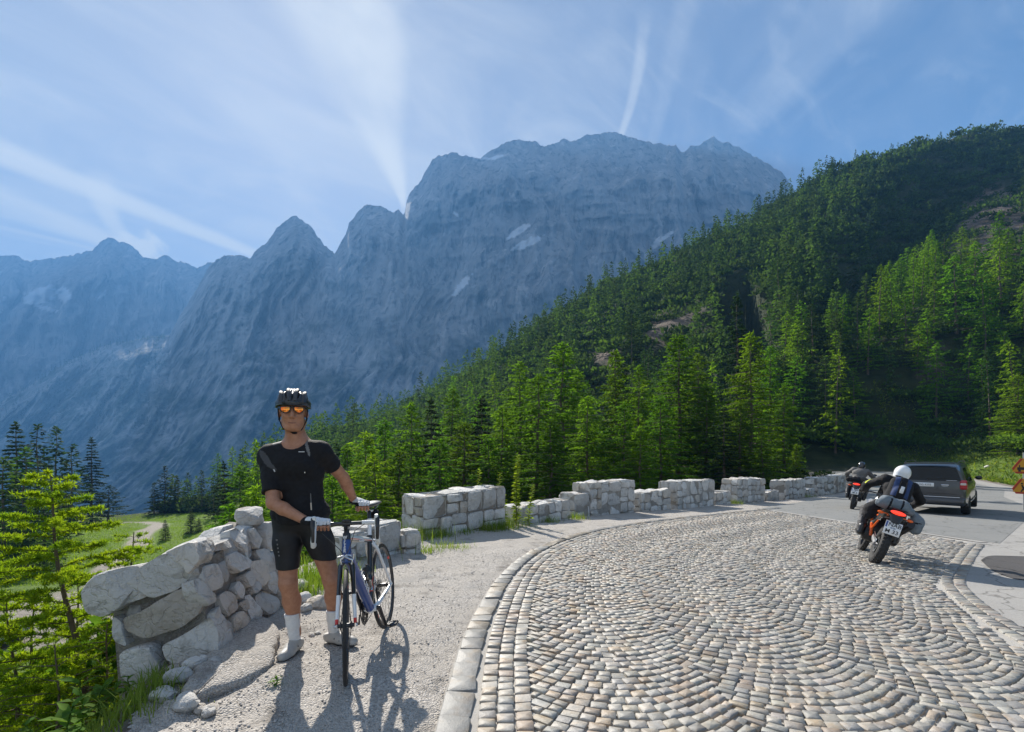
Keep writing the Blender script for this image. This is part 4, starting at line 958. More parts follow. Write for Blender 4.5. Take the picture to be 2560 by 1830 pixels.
# ---------------------------------------------------------------- foliage
def leaf_mat(name, c, var=.25, transl=.45, c2=None, scale=1.2, rough=.85):
    return mat(name, c, rough, c2 or tuple(q*.62 for q in c), scale, 4, var=var, transl=transl, spec=.06)
M_LARCH = leaf_mat('larch_needles', (.105, .215, .020), .25, .56)
M_LARCH_D = leaf_mat('dull_larch_needles', (.058, .118, .034), .3, .42)
M_LARCH_B = leaf_mat('bright_larch_needles', (.15, .26, .020), .16, .56)
M_SPRUCE = leaf_mat('spruce_needles', (.032, .066, .032), .35, .36)
M_PINE = leaf_mat('pine_needles', (.042, .076, .030), .3, .36)
M_SHRUB = leaf_mat('shrub_leaves', (.055, .11, .028), .3, .42)
M_YOUNG = leaf_mat('young_larch_needles', (.25, .33, .020), .05, .54, (.15, .26, .02), 6)
M_BROAD = leaf_mat('broad_leaves', (.10, .185, .035), .25, .45, (.055, .12, .02), 3)
M_WEED = leaf_mat('weed_leaves', (.13, .235, .045), .2, .46, (.08, .16, .035), 9)
M_SAP = leaf_mat('sapling_leaves', (.24, .30, .035), .1, .5, (.15, .24, .03), 12)
M_GRASS = leaf_mat('grass_blades', (.13, .21, .03), .2, .45, (.20, .24, .06), 2)
M_BARK = mat('bark', (.085, .065, .05), .95, (.16, .125, .10), 6, bump=.6, bscale=20)
M_TWIG = mat('twig_bark', (.13, .10, .065), .9, (.09, .065, .045), 14)

def quads_from(C, D, N_, ln, wd):
    """diamond sprays: centre foot C, direction D, side N_"""
    a = C; b = C+D*ln[:, None]*.45+N_*wd[:, None]; c = C+D*ln[:, None]; d = C+D*ln[:, None]*.45-N_*wd[:, None]
    V = np.stack([a, b, c, d], 1).reshape(-1, 3); n = len(C); F = np.arange(4*n).reshape(n, 4); return V, F
def conifer(seed, H, rad, nb, per, ln, wd, droop=.25, lift=.1, bare=.12, shape=.85, gaps=.2, sparse_top=0.0, tiers=0, hang=.5):
    """returns crown sprays and the branch skeleton of one conifer, foot at the origin"""
    rg = np.random.default_rng(seed); C, D, S, Ls, Ws = [], [], [], [], []; bran = []
    lob = rg.uniform(.75, 1.25, 12)
    for i in range(nb):
        t = ((i+rg.random())/nb)**.85; 
        if tiers: t = (np.floor(t*tiers)+.5*rg.random())/tiers
        z = H*(bare+(1-bare)*t); az = i*2.399+rg.normal(0, .35)
        r = rad*((1-t)**shape*(1.0 if t > .12 else .72+2.3*t)+.03)*rg.uniform(.72, 1.14)*lob[int(az/(2*math.pi)*12) % 12]
        if rg.random() < gaps: r *= rg.uniform(.35, .75)
        d = np.array((math.cos(az), math.sin(az), 0)); side = np.array((-d[1], d[0], 0))
        q = np.linspace(0, 1, 5); P = np.stack([d[0]*r*q, d[1]*r*q, z+r*(lift*q+(.45 if t > .85 else 0)*q-droop*q*q+.18*droop*q**4*2)], 1)
        P[0, :2] = 0; bran.append((P, max(.006, .016*r)*(1 if H > 4 else .6)))
        m_ = max(3, int(per*r/rad*(1.15 if t < .8 else 1.0)))
        f = .12+.9*rg.random(m_)**.75; f = np.minimum(f, 1.02)
        B = np.stack([np.interp(f, q, P[:, k]) for k in range(3)], 1)
        sgn = rg.choice([-1, 1], m_); out = rg.uniform(.15, 1.0, m_)
        spread = r*.20*(1.1-f*.75); lat = rg.uniform(0, 1, m_)*spread
        B = B+side*(sgn*lat)[:, None]; B[:, 2] -= lat*.35+rg.uniform(0, .05, m_)*r*hang
        dr = unit(d*out[:, None]+side*(sgn*rg.uniform(.2, 1.0, m_))[:, None]+np.array((0, 0, 1))*(rg.normal(-.15-hang*.35, .32, m_))[:, None])
        nn = unit(np.cross(dr, unit(np.array((0, 0, 1))+rg.normal(0, .55, (m_, 3)))))
        C.append(B); D.append(dr); S.append(nn); Ls.append(ln*rg.uniform(.6, 1.35, m_)); Ws.append(wd*rg.uniform(.6, 1.3, m_))
    m_ = max(4, per//3); z = H*(1-rg.random(m_)*.07); B = np.stack([rg.normal(0, .02*rad, m_), rg.normal(0, .02*rad, m_), z], 1)
    dr = unit(np.stack([rg.normal(0, .5, m_), rg.normal(0, .5, m_), rg.uniform(.3, 1, m_)], 1)); C.append(B); D.append(dr); S.append(unit(np.cross(dr, rg.normal(size=(m_, 3))))); Ls.append(np.full(m_, ln)); Ws.append(np.full(m_, wd))
    V, F = quads_from(np.concatenate(C), np.concatenate(D), np.concatenate(S), np.concatenate(Ls), np.concatenate(Ws))
    return V, F, bran
def wood(H, r0, bran, n=7, nbr=4, curve=0.0, seed=0):
    rg = np.random.default_rng(seed+77); mb = MB(); k = 7
    P = [(curve*math.sin(i/(k-1)*2.2)*H*.02+rg.normal(0, .004)*H*(0 if i in (0, k-1) else 1), rg.normal(0, .004)*H*(0 if i in (0, k-1) else 1), -.35*(i == 0)+H*.985*i/(k-1)) for i in range(k)]
    mb.tube(P, [r0*(1.25 if i == 0 else 1)*(1-.93*i/(k-1)) for i in range(k)], n)
    for Q, r in bran: mb.tube([Q[0], Q[1], Q[2], Q[3], Q[4]], [r, r*.8, r*.6, r*.42, r*.15], nbr, caps=False)
    return mb
class Proto: pass
def make_proto(kind, seed, H, rad, nb, per, ln, wd, leafm, r0, bl=True, **kw):
    p = Proto(); V, F, bran = conifer(seed, H, rad, nb, per, ln, wd, **kw)
    p.kind = kind; p.H = H; p.crown = np_mesh('crown', V, F, [leafm], smooth_=False)
    mb = wood(H, r0, bran if bl else [], 7 if bl else 5, 4 if bl else 3, seed=seed); o = mb.build('trunk', M_BARK); p.trunk = o.data; bpy.data.objects.remove(o)
    p.V, p.F, p.leafm = V, F, leafm
    # crown and trunk in one mesh, for trees too small in view to show their parts
    tv = np.concatenate(mb.V); nv = len(V); f3 = [[i+nv for i in f] for f in mb.F]; f4 = np.array([f for f in f3 if len(f) == 4])
    p.whole = np_mesh(kind, np.concatenate([V, tv]), [F, f4], [leafm, M_BARK], np.concatenate([np.zeros(len(F)), np.ones(len(f4))]), False)
    return p
lk = dict(droop=.34, lift=.16, bare=.05, shape=.62, gaps=.35, hang=1.0)
sk = dict(droop=.42, lift=.08, bare=.03, shape=.82, gaps=.15, hang=.6)
LN = [make_proto('larch_tree', s, 13, 2.6, 150, 150, .25, .036, M_LARCH, .15, **lk) for s in (1, 2, 3, 4)]
LB = [make_proto('larch_tree', s, 13, 2.6, 140, 150, .25, .036, M_LARCH_B, .15, **lk) for s in (5, 6)]
SN = [make_proto('spruce_tree', s, 15, 2.3, 150, 125, .26, .05, M_SPRUCE, .17, tiers=30, **sk) for s in (7, 8)]
LM = [make_proto('larch_tree', s, 13, 2.5, 72, 44, .42, .085, M_LARCH_D, .15, False, **lk) for s in (11, 12, 13)]
LMG = [make_proto('larch_tree', s, 13, 2.7, 76, 46, .42, .085, M_LARCH, .15, False, **lk) for s in (21, 22)]
LMB = [make_proto('larch_tree', s, 13, 2.6, 72, 46, .42, .085, M_LARCH_B, .15, False, **lk) for s in (14,)]
SM = [make_proto('spruce_tree', s, 13, 2.1, 74, 42, .42, .10, M_SPRUCE, .16, False, **sk) for s in (15, 16, 17)]
PM = [make_proto('pine_tree', s, 11, 2.4, 60, 44, .42, .10, M_PINE, .16, False, droop=.1, lift=.25, bare=.15, shape=.6, gaps=.3, hang=.3) for s in (18, 19)]
def bush_pts(seed, R_, h, n, ln, wd, up=.4):
    rg = np.random.default_rng(seed); k = 9; cc = np.stack([rg.normal(0, .45, k)*R_, rg.normal(0, .45, k)*R_, rg.uniform(.25, .75, k)*h], 1); cr = rg.uniform(.3, .55, k)*R_
    w = rg.integers(0, k, n); d = unit(rg.normal(size=(n, 3))); d[:, 2] = np.abs(d[:, 2])*.9-.15
    C = cc[w]+d*cr[w][:, None]*rg.uniform(.7, 1.05, n)[:, None]*np.array((1, 1, h/R_*.6)); C[:, 2] = np.maximum(C[:, 2], .03)
    dr = unit(d+np.array((0, 0, up))+rg.normal(0, .45, (n, 3))); S = unit(np.cross(dr, rg.normal(size=(n, 3))))
    return quads_from(C, dr, S, ln*rg.uniform(.6, 1.4, n), wd*rg.uniform(.6, 1.4, n))
BU = []
for s, m_ in ((1, M_BROAD), (2, M_BROAD), (3, M_PINE), (4, M_PINE), (5, M_WEED)):
    V, F = bush_pts(s, 1.6, 1.7, 2200, .17, .055, .4 if m_ is not M_PINE else .9); BU.append((V, F, m_, np_mesh('leaves', V, F, [m_], smooth_=False)))
prng = np.random.default_rng(99)
def plant_tree(p, x, y, H, label, group=None, cat='tree', parts=True, z=None, lean=(0, 0), wide=1.0, sink=.15):
    z = gz(x, y)-sink if z is None else z; s = H/p.H; rot = (lean[0], lean[1], prng.uniform(0, 6.28))
    if parts:
        r = empty(p.kind, (x, y, z), rot, (s*wide, s*wide, s)); tag(r, label, cat, group)
        new_obj('crown', p.crown, r); new_obj('trunk', p.trunk, r)
    else:
        r = new_obj(p.kind, p.whole, None, (x, y, z), rot); r.scale = (s*wide, s*wide, s); tag(r, label, cat, group)
    return r
def tree_at(p, u, vtop, y, label, group=None, **kw):
    """a tree whose tip is seen at (u, vtop), standing y metres ahead"""
    x = (u-U0)/FPX*y; z = gz(x, y); H = CAM_Z+(HOR-vtop)/FPX*y-z
    return plant_tree(p, x, y, max(1.0, H), label, group, **kw)
GW = 'tall trees right behind the stone walls'
near_trees = [
 (LN[0],1408,852,34,'broad tall larch with dense green crown behind the low wall right of the sapling',{'wide':1.25}),
 (LN[1],1538,872,38,'slim larch with a bare thin trunk behind the stepped stone wall',{}),
 (LN[2],1597,908,33,'lower larch close to the right of the slim larch behind the stepped wall',{}),
 (LN[3],1697,832,36,'wide larch with a black bare trunk above the third tall wall',{'wide':1.2}),
 (SN[0],1842,728,50,'dark narrow spruce towering behind the bright tiered larch',{'wide':.8}),
 (LB[0],1878,826,33,'bright tiered larch before the dark narrow spruce',{}),
 (LN[1],1925,862,44,'dull green larch close behind the bright tiered larch',{}),
 (LN[2],1028,1000,30,'thin straight larch behind the left end of the tan and white wall',{}),
 (SN[1],1078,988,34,'dark drooping conifer with a black trunk rising behind the tan and white wall',{'wide':1.1}),
 (LN[0],1132,968,44,'pale slender larch between the dark drooping conifer and the twin black trunks',{}),
 (SN[0],1205,985,30,'dark conifer with black trunk directly behind the yellow-green sapling',{'wide':1.15}),
 (LN[3],964,1042,33,'leaning slender larch above the bicycle saddle',{}),
 (LB[1],915,1075,24,'bright low larch just behind the hand on the saddle',{'wide':1.15}),
 (LN[1],1300,900,42,'green larch left of the broad tall larch',{'wide':1.2}),
 (LN[2],1345,930,27,'shorter larch behind the right end of the tan and white wall',{'wide':1.2}),
 (LN[0],1470,985,27,'young green larch beneath the gap between the broad larch and the slim larch',{'wide':1.2}),
 (LN[3],1650,985,28,'young larch low between the slim and the wide larch above the walls',{'wide':1.3}),
 (LB[0],1600,1060,24,'small bright larch peeping over the boulder-ended low wall',{'wide':1.3}),
 (LN[0],1765,960,34,'mid green larch left of the dark narrow spruce foot',{'wide':1.3}),
 (SN[1],1810,1010,29,'dark low spruce above the gap between the third and fourth tall walls',{'wide':1.4}),
 (LN[2],1960,960,39,'dull larch at the dark right edge of the near wood',{'wide':1.2}),
 (LB[1],1990,1105,33,'small light larch standing alone at the right end of the near wood',{'wide':1.2}),
 (LN[1],1905,1080,28,'leafy low larch behind the fifth tall wall',{'wide':1.4}),
 (LN[3],1220,1085,24,'low larch behind the top corner of the tan and white wall',{'wide':1.3}),
 (LN[0],1000,1120,24,'low larch spreading behind the left corner of the tan and white wall',{'wide':1.3}),
 (LN[2],868,1105,30,'larch just right of the cyclist\'s bare forearm',{'wide':1.1}),
 (LB[0],640,1205,15,'young pointed larch just above the far end of the big wall',{'wide':1.1}),
 (LN[1],575,1250,17,'small larch peeping over the top stone of the big wall',{'wide':1.1}),
 (LN[3],600,1160,34,'slender larch left of the cyclist behind the young pointed one',{}),
 (SN[0],560,1150,48,'dark slim conifer at the right end of the meadow',{}),
 (LN[2],830,1180,21,'light larch seen between the cyclist\'s arm and the handlebar',{'wide':1.2}),
 (LN[1],1255,1010,26,'bushy larch directly right of the yellow-green sapling, above the low wall',{'wide':1.3}),
 (LN[2],1160,1050,27,'bushy larch behind the middle of the tan and white wall',{'wide':1.3}),
 (LN[3],1445,930,40,'larch between the broad tall larch and the slim larch',{'wide':1.2}),
 (LN[0],1745,880,42,'larch between the wide larch and the dark narrow spruce',{'wide':1.1}),
 (LN[2],1560,1000,26,'low full larch in front of the slim larch',{'wide':1.3}),
 (LN[1],1100,1090,23,'low larch over the left half of the tan and white wall',{'wide':1.3}),
 (LB[0],935,1130,20,'low bright larch between saddle and tan wall',{'wide':1.2}),
 (LN[3],780,1130,36,'larch behind the cyclist between shoulder and arm',{'wide':1.2}),
 (LN[0],1375,1040,24,'full low larch above the left shoulder block',{'wide':1.3}),
 (LN[2],1850,1000,30,'larch low in front of the dark narrow spruce',{'wide':1.3}),
 (LN[0],700,1230,20,'green larch hidden mostly behind the cyclist\'s torso',{'wide':1.3}),
]
for p, u, v, y, lab, kw in near_trees: tree_at(p, u, v, y, lab, GW, **{**kw, 'wide': kw.get('wide', 1.0)*1.25})
GM = 'trees around the meadow below the road'
for p, u, v, y, lab, kw in [
 (SN[0],40,1052,64,'tallest dark spruce at the far left edge above the young larch',{'wide':1.1}),
 (SM[1],95,1058,78,'spruce with layered branches second in the left-hand dark stand',{}),
 (SM[2],140,1066,86,'thin spruce third in the left-hand dark stand',{}),
 (LM[0],62,1120,50,'grey-green conifer low in front of the left-hand dark stand',{'wide':1.3}),
 (SM[0],180,1110,80,'dark spruce fourth in the left-hand dark stand',{'wide':1.15}),
 (SN[1],229,1092,92,'airy spruce with separate bare branches at the right end of the dark stand',{}),
 (PM[0],272,1212,98,'round low tree at the right foot of the dark stand above the dirt track',{'wide':1.5}),
 (LM[1],10,1140,46,'conifer cut by the left picture edge above the young larch',{'wide':1.2}),
 (LM[2],110,1180,52,'low conifer filling the foot of the left-hand dark stand',{'wide':1.4}),
 (SM[1],165,1195,66,'small dark conifer at the foot of the fourth spruce',{'wide':1.4}),
 (SM[1],412,1163,113,'broad dark spruce on the skyline at the back of the meadow',{'wide':1.2}),
 (SM[2],385,1205,110,'small dark spruce left of the broad skyline spruce',{'wide':1.3}),
 (SM[0],443,1190,114,'slim dark spruce right of the broad skyline spruce',{}),
 (SM[1],470,1180,112,'dark spruce second right of the broad skyline spruce',{}),
 (SM[2],505,1175,108,'dark conifer at the right back corner of the meadow',{}),
 (SM[0],535,1185,96,'dark conifer near the right end of the meadow, before the larches',{}),
 (SN[0],413,1297,66,'lone little dark fir on the slope of the meadow',{'wide':1.5}),
 (SN[1],477,1272,72,'small dark bushy fir on the meadow just above the wall',{'wide':1.7}),
 (SN[1],497,1292,74,'knee-high fir beside the small bushy fir on the meadow',{'wide':1.7}),
]: tree_at(p, u, v, y, lab, GM, **{**kw, 'wide': kw.get('wide', 1.0)*1.4})
GR = 'trees on the bank right of the road'
for p, u, v, y, lab, kw in [
 (LMB[0],2325,858,92,'pointed pale green larch above the dark van',{'wide':1.1}),
 (LM[0],2194,946,84,'pale larch above the white-helmeted motorcyclist, lower of two',{'wide':1.1}),
 (LM[1],2202,847,120,'small larch standing clear in the dark gully, higher of two',{'wide':1.2}),
 (LM[2],2260,930,86,'blue-green larch left of the pointed pale larch',{'wide':1.2}),
 (LM[0],2395,905,84,'larch just right of the pointed pale larch',{'wide':1.2}),
 (LMB[0],2460,790,82,'tall soft green larch on the right bank',{'wide':1.2}),
 (LM[1],2530,690,86,'highest larch of the right bank at the picture edge',{'wide':1.3}),
 (LM[2],2430,985,66,'soft larch low on the right bank above the van roof',{'wide':1.4}),
 (LB[0],2545,930,46,'leafy yellow-green larch high above the warning signs',{'wide':1.4}),
 (LB[1],2500,1020,50,'yellow-green larch left above the warning signs',{'wide':1.5}),
 (LM[0],2370,1010,76,'soft larch above the right end of the van',{'wide':1.4}),
]: tree_at(p, u, v, y, lab, GR, **kw)

def bank_trees():
    rg = np.random.default_rng(31); got = []
    while len(got) < 66:
        y = rg.uniform(38, 125); u = rg.uniform(1960, 2760); x = (u-U0)/FPX*y; se = sdist(np.array([(x, y)]), EDGE_LINE)[0][0]
        if (se < 6 and y < 68) or (y > 108 and u < 2250) or (u < 2120 and y < 68) or any((x-a)**2+(y-b)**2 < 14 for a, b, *_ in got): continue
        H = rg.uniform(6, 14)*(.75 if se < 12 else 1); got.append((x, y, H, u))
    labs = [('tall ' if H > 11 else 'small ' if H < 8 else '')+'bright larch '+('beyond the road end' if u < 2250 else 'on the right bank '+('at mid distance' if y > 75 else 'close to the road')) for x, y, H, u in got]
    by = {}
    for q, l_ in enumerate(labs): by.setdefault(l_, []).append((got[q][3], q))
    ords = 'first second third fourth fifth sixth seventh eighth ninth tenth eleventh twelfth thirteenth fourteenth fifteenth sixteenth'.split()
    for l_, g in by.items():
        for k, (_, q) in enumerate(sorted(g)): labs[q] += ', '+(ords[k] if k < 16 else str(k+1)+'th')+' from left'
    for (x, y, H, u), l_ in zip(got, labs): plant_tree((LMG+LMB+LMG)[rg.integers(0, 5)], x, y, H, l_, 'trees on the bank right of the road', lean=tuple(rg.normal(0, .04, 2)), wide=rg.uniform(1.1, 1.5))
bank_trees()

# the wooded slope: many trees scattered over it, the larger ones single things, the rest one mass
def slope_forest():
    rg = np.random.default_rng(2024); cand = []
    N_ = 5200
    u = rg.uniform(430, 2900, N_); yr = ridge_y(u); y = 42+(yr+4-42)*rg.random(N_)**.62
    x = (u-U0)/FPX*y; z = land_z(x, y); P = np.stack([x, y], 1); sw = sdist(P, WALL_LINE)[0]; se = sdist(P, EDGE_LINE)[0]
    sc_ = scar_mask(x, y, z); v = HOR-FPX*(z-CAM_Z)/y
    gl = np.exp(-((u-(2060+(y-60)*2.1))/130)**2)*smooth(75, 120, y)*(1-smooth(215, 270, y))
    ok = (sc_ < .25) & ((sw < -3) | (se > 7) | (y > 62)) & ~((u < 640) & (y < 108)) & ~((u < 600) & (y > 130)) & (gl < rg.uniform(.25, 1.0, N_)) & (y > 42+8*(u > 1900))
    # the two clear views on bare soil stay open: no crown may stand in front of a scar
    Ht = rg.uniform(8.0, 15.5, N_)*np.where(u > 2150, np.clip(1.15-(y-120)/260, .45, 1), 1)*(1-.25*rg.random(N_))
    vt = HOR-FPX*(z+Ht-CAM_Z)/y
    for cu, cv, ru, rv in ((1655, 820, 52, 36), (1500, 910, 46, 24), (2500, 560, 75, 75), (2455, 660, 45, 45)):
        ok &= ~((np.abs(u-cu) < ru) & (vt < cv+rv) & (v > cv-rv*.3))
    order = np.argsort(y); kept = []; cell = {}
    for i in order:
        if not ok[i]: continue
        sp = 3.6+.008*y[i]; k = (int(x[i]//5), int(y[i]//5))
        if any((x[i]-x[j])**2+(y[i]-y[j])**2 < sp*sp for a in (-1, 0, 1) for b in (-1, 0, 1) for j in cell.get((k[0]+a, k[1]+b), ())): continue
        cell.setdefault(k, []).append(i); kept.append(i)
    kept = sorted(kept, key=lambda i: -Ht[i]/y[i]); kinds = []
    for i in kept:
        low = smooth(.55, .1, (z[i]+5)/95.)+.35*fbm(x[i]/40, y[i]/40, 3, 2); r = rg.random()
        bank = y[i] < 110 and u[i] > 2150
        kinds.append('larch' if r < .30+.35*low+.3*bank+.35*(u[i] < 1250) else ('spruce' if r < .86 else 'pine'))
    kd_words = {'larch': 'feathery light larch', 'spruce': 'dark pointed spruce', 'pine': 'round dull pine'}
    def lab(i, kd):
        fr = (y[i]-60)/(yr[i]-60); h = 'tall ' if Ht[i] > 11.3 else ('small ' if Ht[i] < 8.6 else '')
        if y[i] < 110 and u[i] > 2150: w = 'on the bank '+('over the van' if u[i] < 2420 else 'over the warning signs')
        elif y[i] > yr[i]-22: w = 'on the skyline '+('low beyond the meadow' if u[i] < 1000 else 'below the grey cliffs' if u[i] < 1700 else 'left of the hilltop' if u[i] < 2100 else 'on the hilltop')
        elif math.hypot(u[i]-1665, (v[i]-815)*1.2) < 130: w = 'beside the upper bare soil'
        elif math.hypot(u[i]-1500, (v[i]-905)*1.2) < 100: w = 'beside the lower bare soil'
        elif gl[i] > .35: w = 'at the edge of the dark gully'
        elif math.hypot(u[i]-2480, v[i]-600) < 210: w = 'near the pink scree'
        else: w = ('low' if fr < .3 else 'halfway up' if fr < .65 else 'high')+' on the slope, '+('beyond the cyclist' if u[i] < 900 else 'over the tan wall' if u[i] < 1300 else 'left of the soil' if u[i] < 1500 else 'right of the soil' if u[i] < 1850 else 'above the far walls' if u[i] < 2120 else 'above the motorcycles')
        return h+kd_words[kd]+' '+w
    def places(labs, us):
        # look-alikes side by side are told apart by their order from the left
        by = {}
        for q, (l_, u_) in enumerate(zip(labs, us)): by.setdefault(l_, []).append((u_, q))
        ords = 'first second third fourth fifth sixth seventh eighth ninth tenth eleventh twelfth thirteenth fourteenth fifteenth sixteenth seventeenth eighteenth nineteenth twentieth'.split()
        for l_, g in by.items():
            if len(g) > 1:
                for k, (_, q) in enumerate(sorted(g)): labs[q] = l_+', '+(ords[k] if k < 20 else str(k+1)+'th')+' from left'
        return labs
    slope_forest.places = places
    n_one = 300-len(near_trees)-100; rest = []; LAB = places([lab(i, kd) for i, kd in zip(kept[:n_one], kinds[:n_one])], [u[i] for i in kept[:n_one]])
    for q, (i, kd) in enumerate(zip(kept, kinds)):
        p = {'larch': LM+LMB[:1], 'spruce': SM, 'pine': PM}[kd][rg.integers(0, {'larch': 4, 'spruce': 3, 'pine': 2}[kd])]
        if kd == 'larch' and (u[i] < 1350 or (y[i] < 110 and u[i] > 2150)) and rg.random() < .75: p = LMG[rg.integers(0, 2)]
        if q < n_one: plant_tree(p, x[i], y[i], Ht[i], LAB[q], 'trees of the wooded slope', parts=q < 120, z=z[i]-.3, lean=tuple(rg.normal(0, .03, 2)), wide=rg.uniform(.85, 1.2))
        else: rest.append((i, kd))
    FP = {'larch': [conifer(s, 12, 2.3, 30, 15, .85, .22, **lk) for s in (41, 42)], 'spruce': [conifer(s, 12, 2.0, 32, 15, .8, .25, **sk) for s in (43, 44, 45)], 'pine': [conifer(s, 11, 2.3, 30, 15, .8, .25, droop=.1, lift=.25, shape=.6, gaps=.3) for s in (46,)]}
    groups = {'larch': [], 'spruce': [], 'pine': []}
    for i, kd in rest:
        V, F, _ = FP[kd][rg.integers(0, len(FP[kd]))]; a = rg.uniform(0, 6.28); ca, sa = math.cos(a), math.sin(a); s = Ht[i]/12; w = s*rg.uniform(.8, 1.25)
        groups[kd].append((np.stack([x[i]+w*(V[:, 0]*ca-V[:, 1]*sa), y[i]+w*(V[:, 0]*sa+V[:, 1]*ca), z[i]-.3+s*V[:, 2]], 1), F))
    VV, FF, MI, n = [], [], [], 0
    for mi, kd in enumerate(('larch', 'spruce', 'pine')):
        for V, F in groups[kd]: VV.append(V); FF.append(F+n); MI.append(np.full(len(F), mi)); n += len(V)
    # dwarf pine and shrubs that carpet the slope between the trees
    M = 5200; u = rg.uniform(420, 2900, M); yr = ridge_y(u); y = 36+(yr+2-36)*rg.random(M)**.6; x = (u-U0)/FPX*y; z = land_z(x, y); P = np.stack([x, y], 1)
    sw = sdist(P, WALL_LINE)[0]; se = sdist(P, EDGE_LINE)[0]; sc_ = scar_mask(x, y, z)
    ok = (sc_ < rg.uniform(.1, 1.6, M)) & ((sw < -2) | (se > 4.5) | (y > 62)) & ~((u < 640) & (y < 110)) & ~((u < 600) & (y > 130))
    SH = [bush_pts(s, 1.5, 1.4, 70, .62, .19, .7) for s in (61, 62, 63)]; SHN = [bush_pts(s, 1.5, 1.4, 260, .32, .085, .8) for s in (64, 65, 66)]
    for i in np.nonzero(ok)[0]:
        V, F = (SHN if y[i] < 95 else SH)[rg.integers(0, 3)]; s = rg.uniform(.7, 1.7)*(1+.002*y[i]); a = rg.uniform(0, 6.28); ca, sa = math.cos(a), math.sin(a)
        VV.append(np.stack([x[i]+s*(V[:, 0]*ca-V[:, 1]*sa), y[i]+s*(V[:, 0]*sa+V[:, 1]*ca), z[i]-.2+s*V[:, 2]], 1)); FF.append(F+n); n += len(V)
        MI.append(np.full(len(F), 3 if rg.random() < .28+.5*(y[i] < 70) else 2))
    def tint(m_, f): return m_
    tag(new_obj('forest', np_mesh('forest', np.concatenate(VV), np.concatenate(FF), [M_LARCH_D, M_SPRUCE, M_PINE, M_SHRUB], np.concatenate(MI), False)), kind='stuff')
    return len(kept)
slope_forest()
def foot_forest():
    """the wood on the mountain's foot, left of the valley: too far to tell the trees apart"""
    rg = np.random.default_rng(8); o = bpy.data.objects['mountain']; me = o.data; V = np.empty(len(me.vertices)*3, np.float32); me.vertices.foreach_get('co', V); V = V.reshape(330+6, 1100, 3)[:330]
    u = U0+FPX*V[..., 0]/V[..., 1]; VV, FF, n = [], [], 0; S, F, _ = conifer(70, 14, 2.6, 12, 5, 2.6, .8, **sk)
    W = V.reshape(-1, 3); uu = u.ravel(); rowf = np.repeat(np.linspace(0, 1, 330), 1100)
    w = np.where(rowf > .97, 6.0, 1.0)*((uu > -300) & (uu < 425)*(rowf > .45)); w = w/w.sum()
    for k in rg.choice(len(W), 1600, p=w):
        s = rg.uniform(.6, 1.25); VV.append(S*s+W[k]+np.array((rg.normal(0, 8), rg.normal(0, 8), -4))); FF.append(F+n); n += len(S)
    tag(new_obj('woods', np_mesh('woods', np.concatenate(VV), np.concatenate(FF), [M_SPRUCE], smooth_=False)), kind='stuff')
foot_forest()
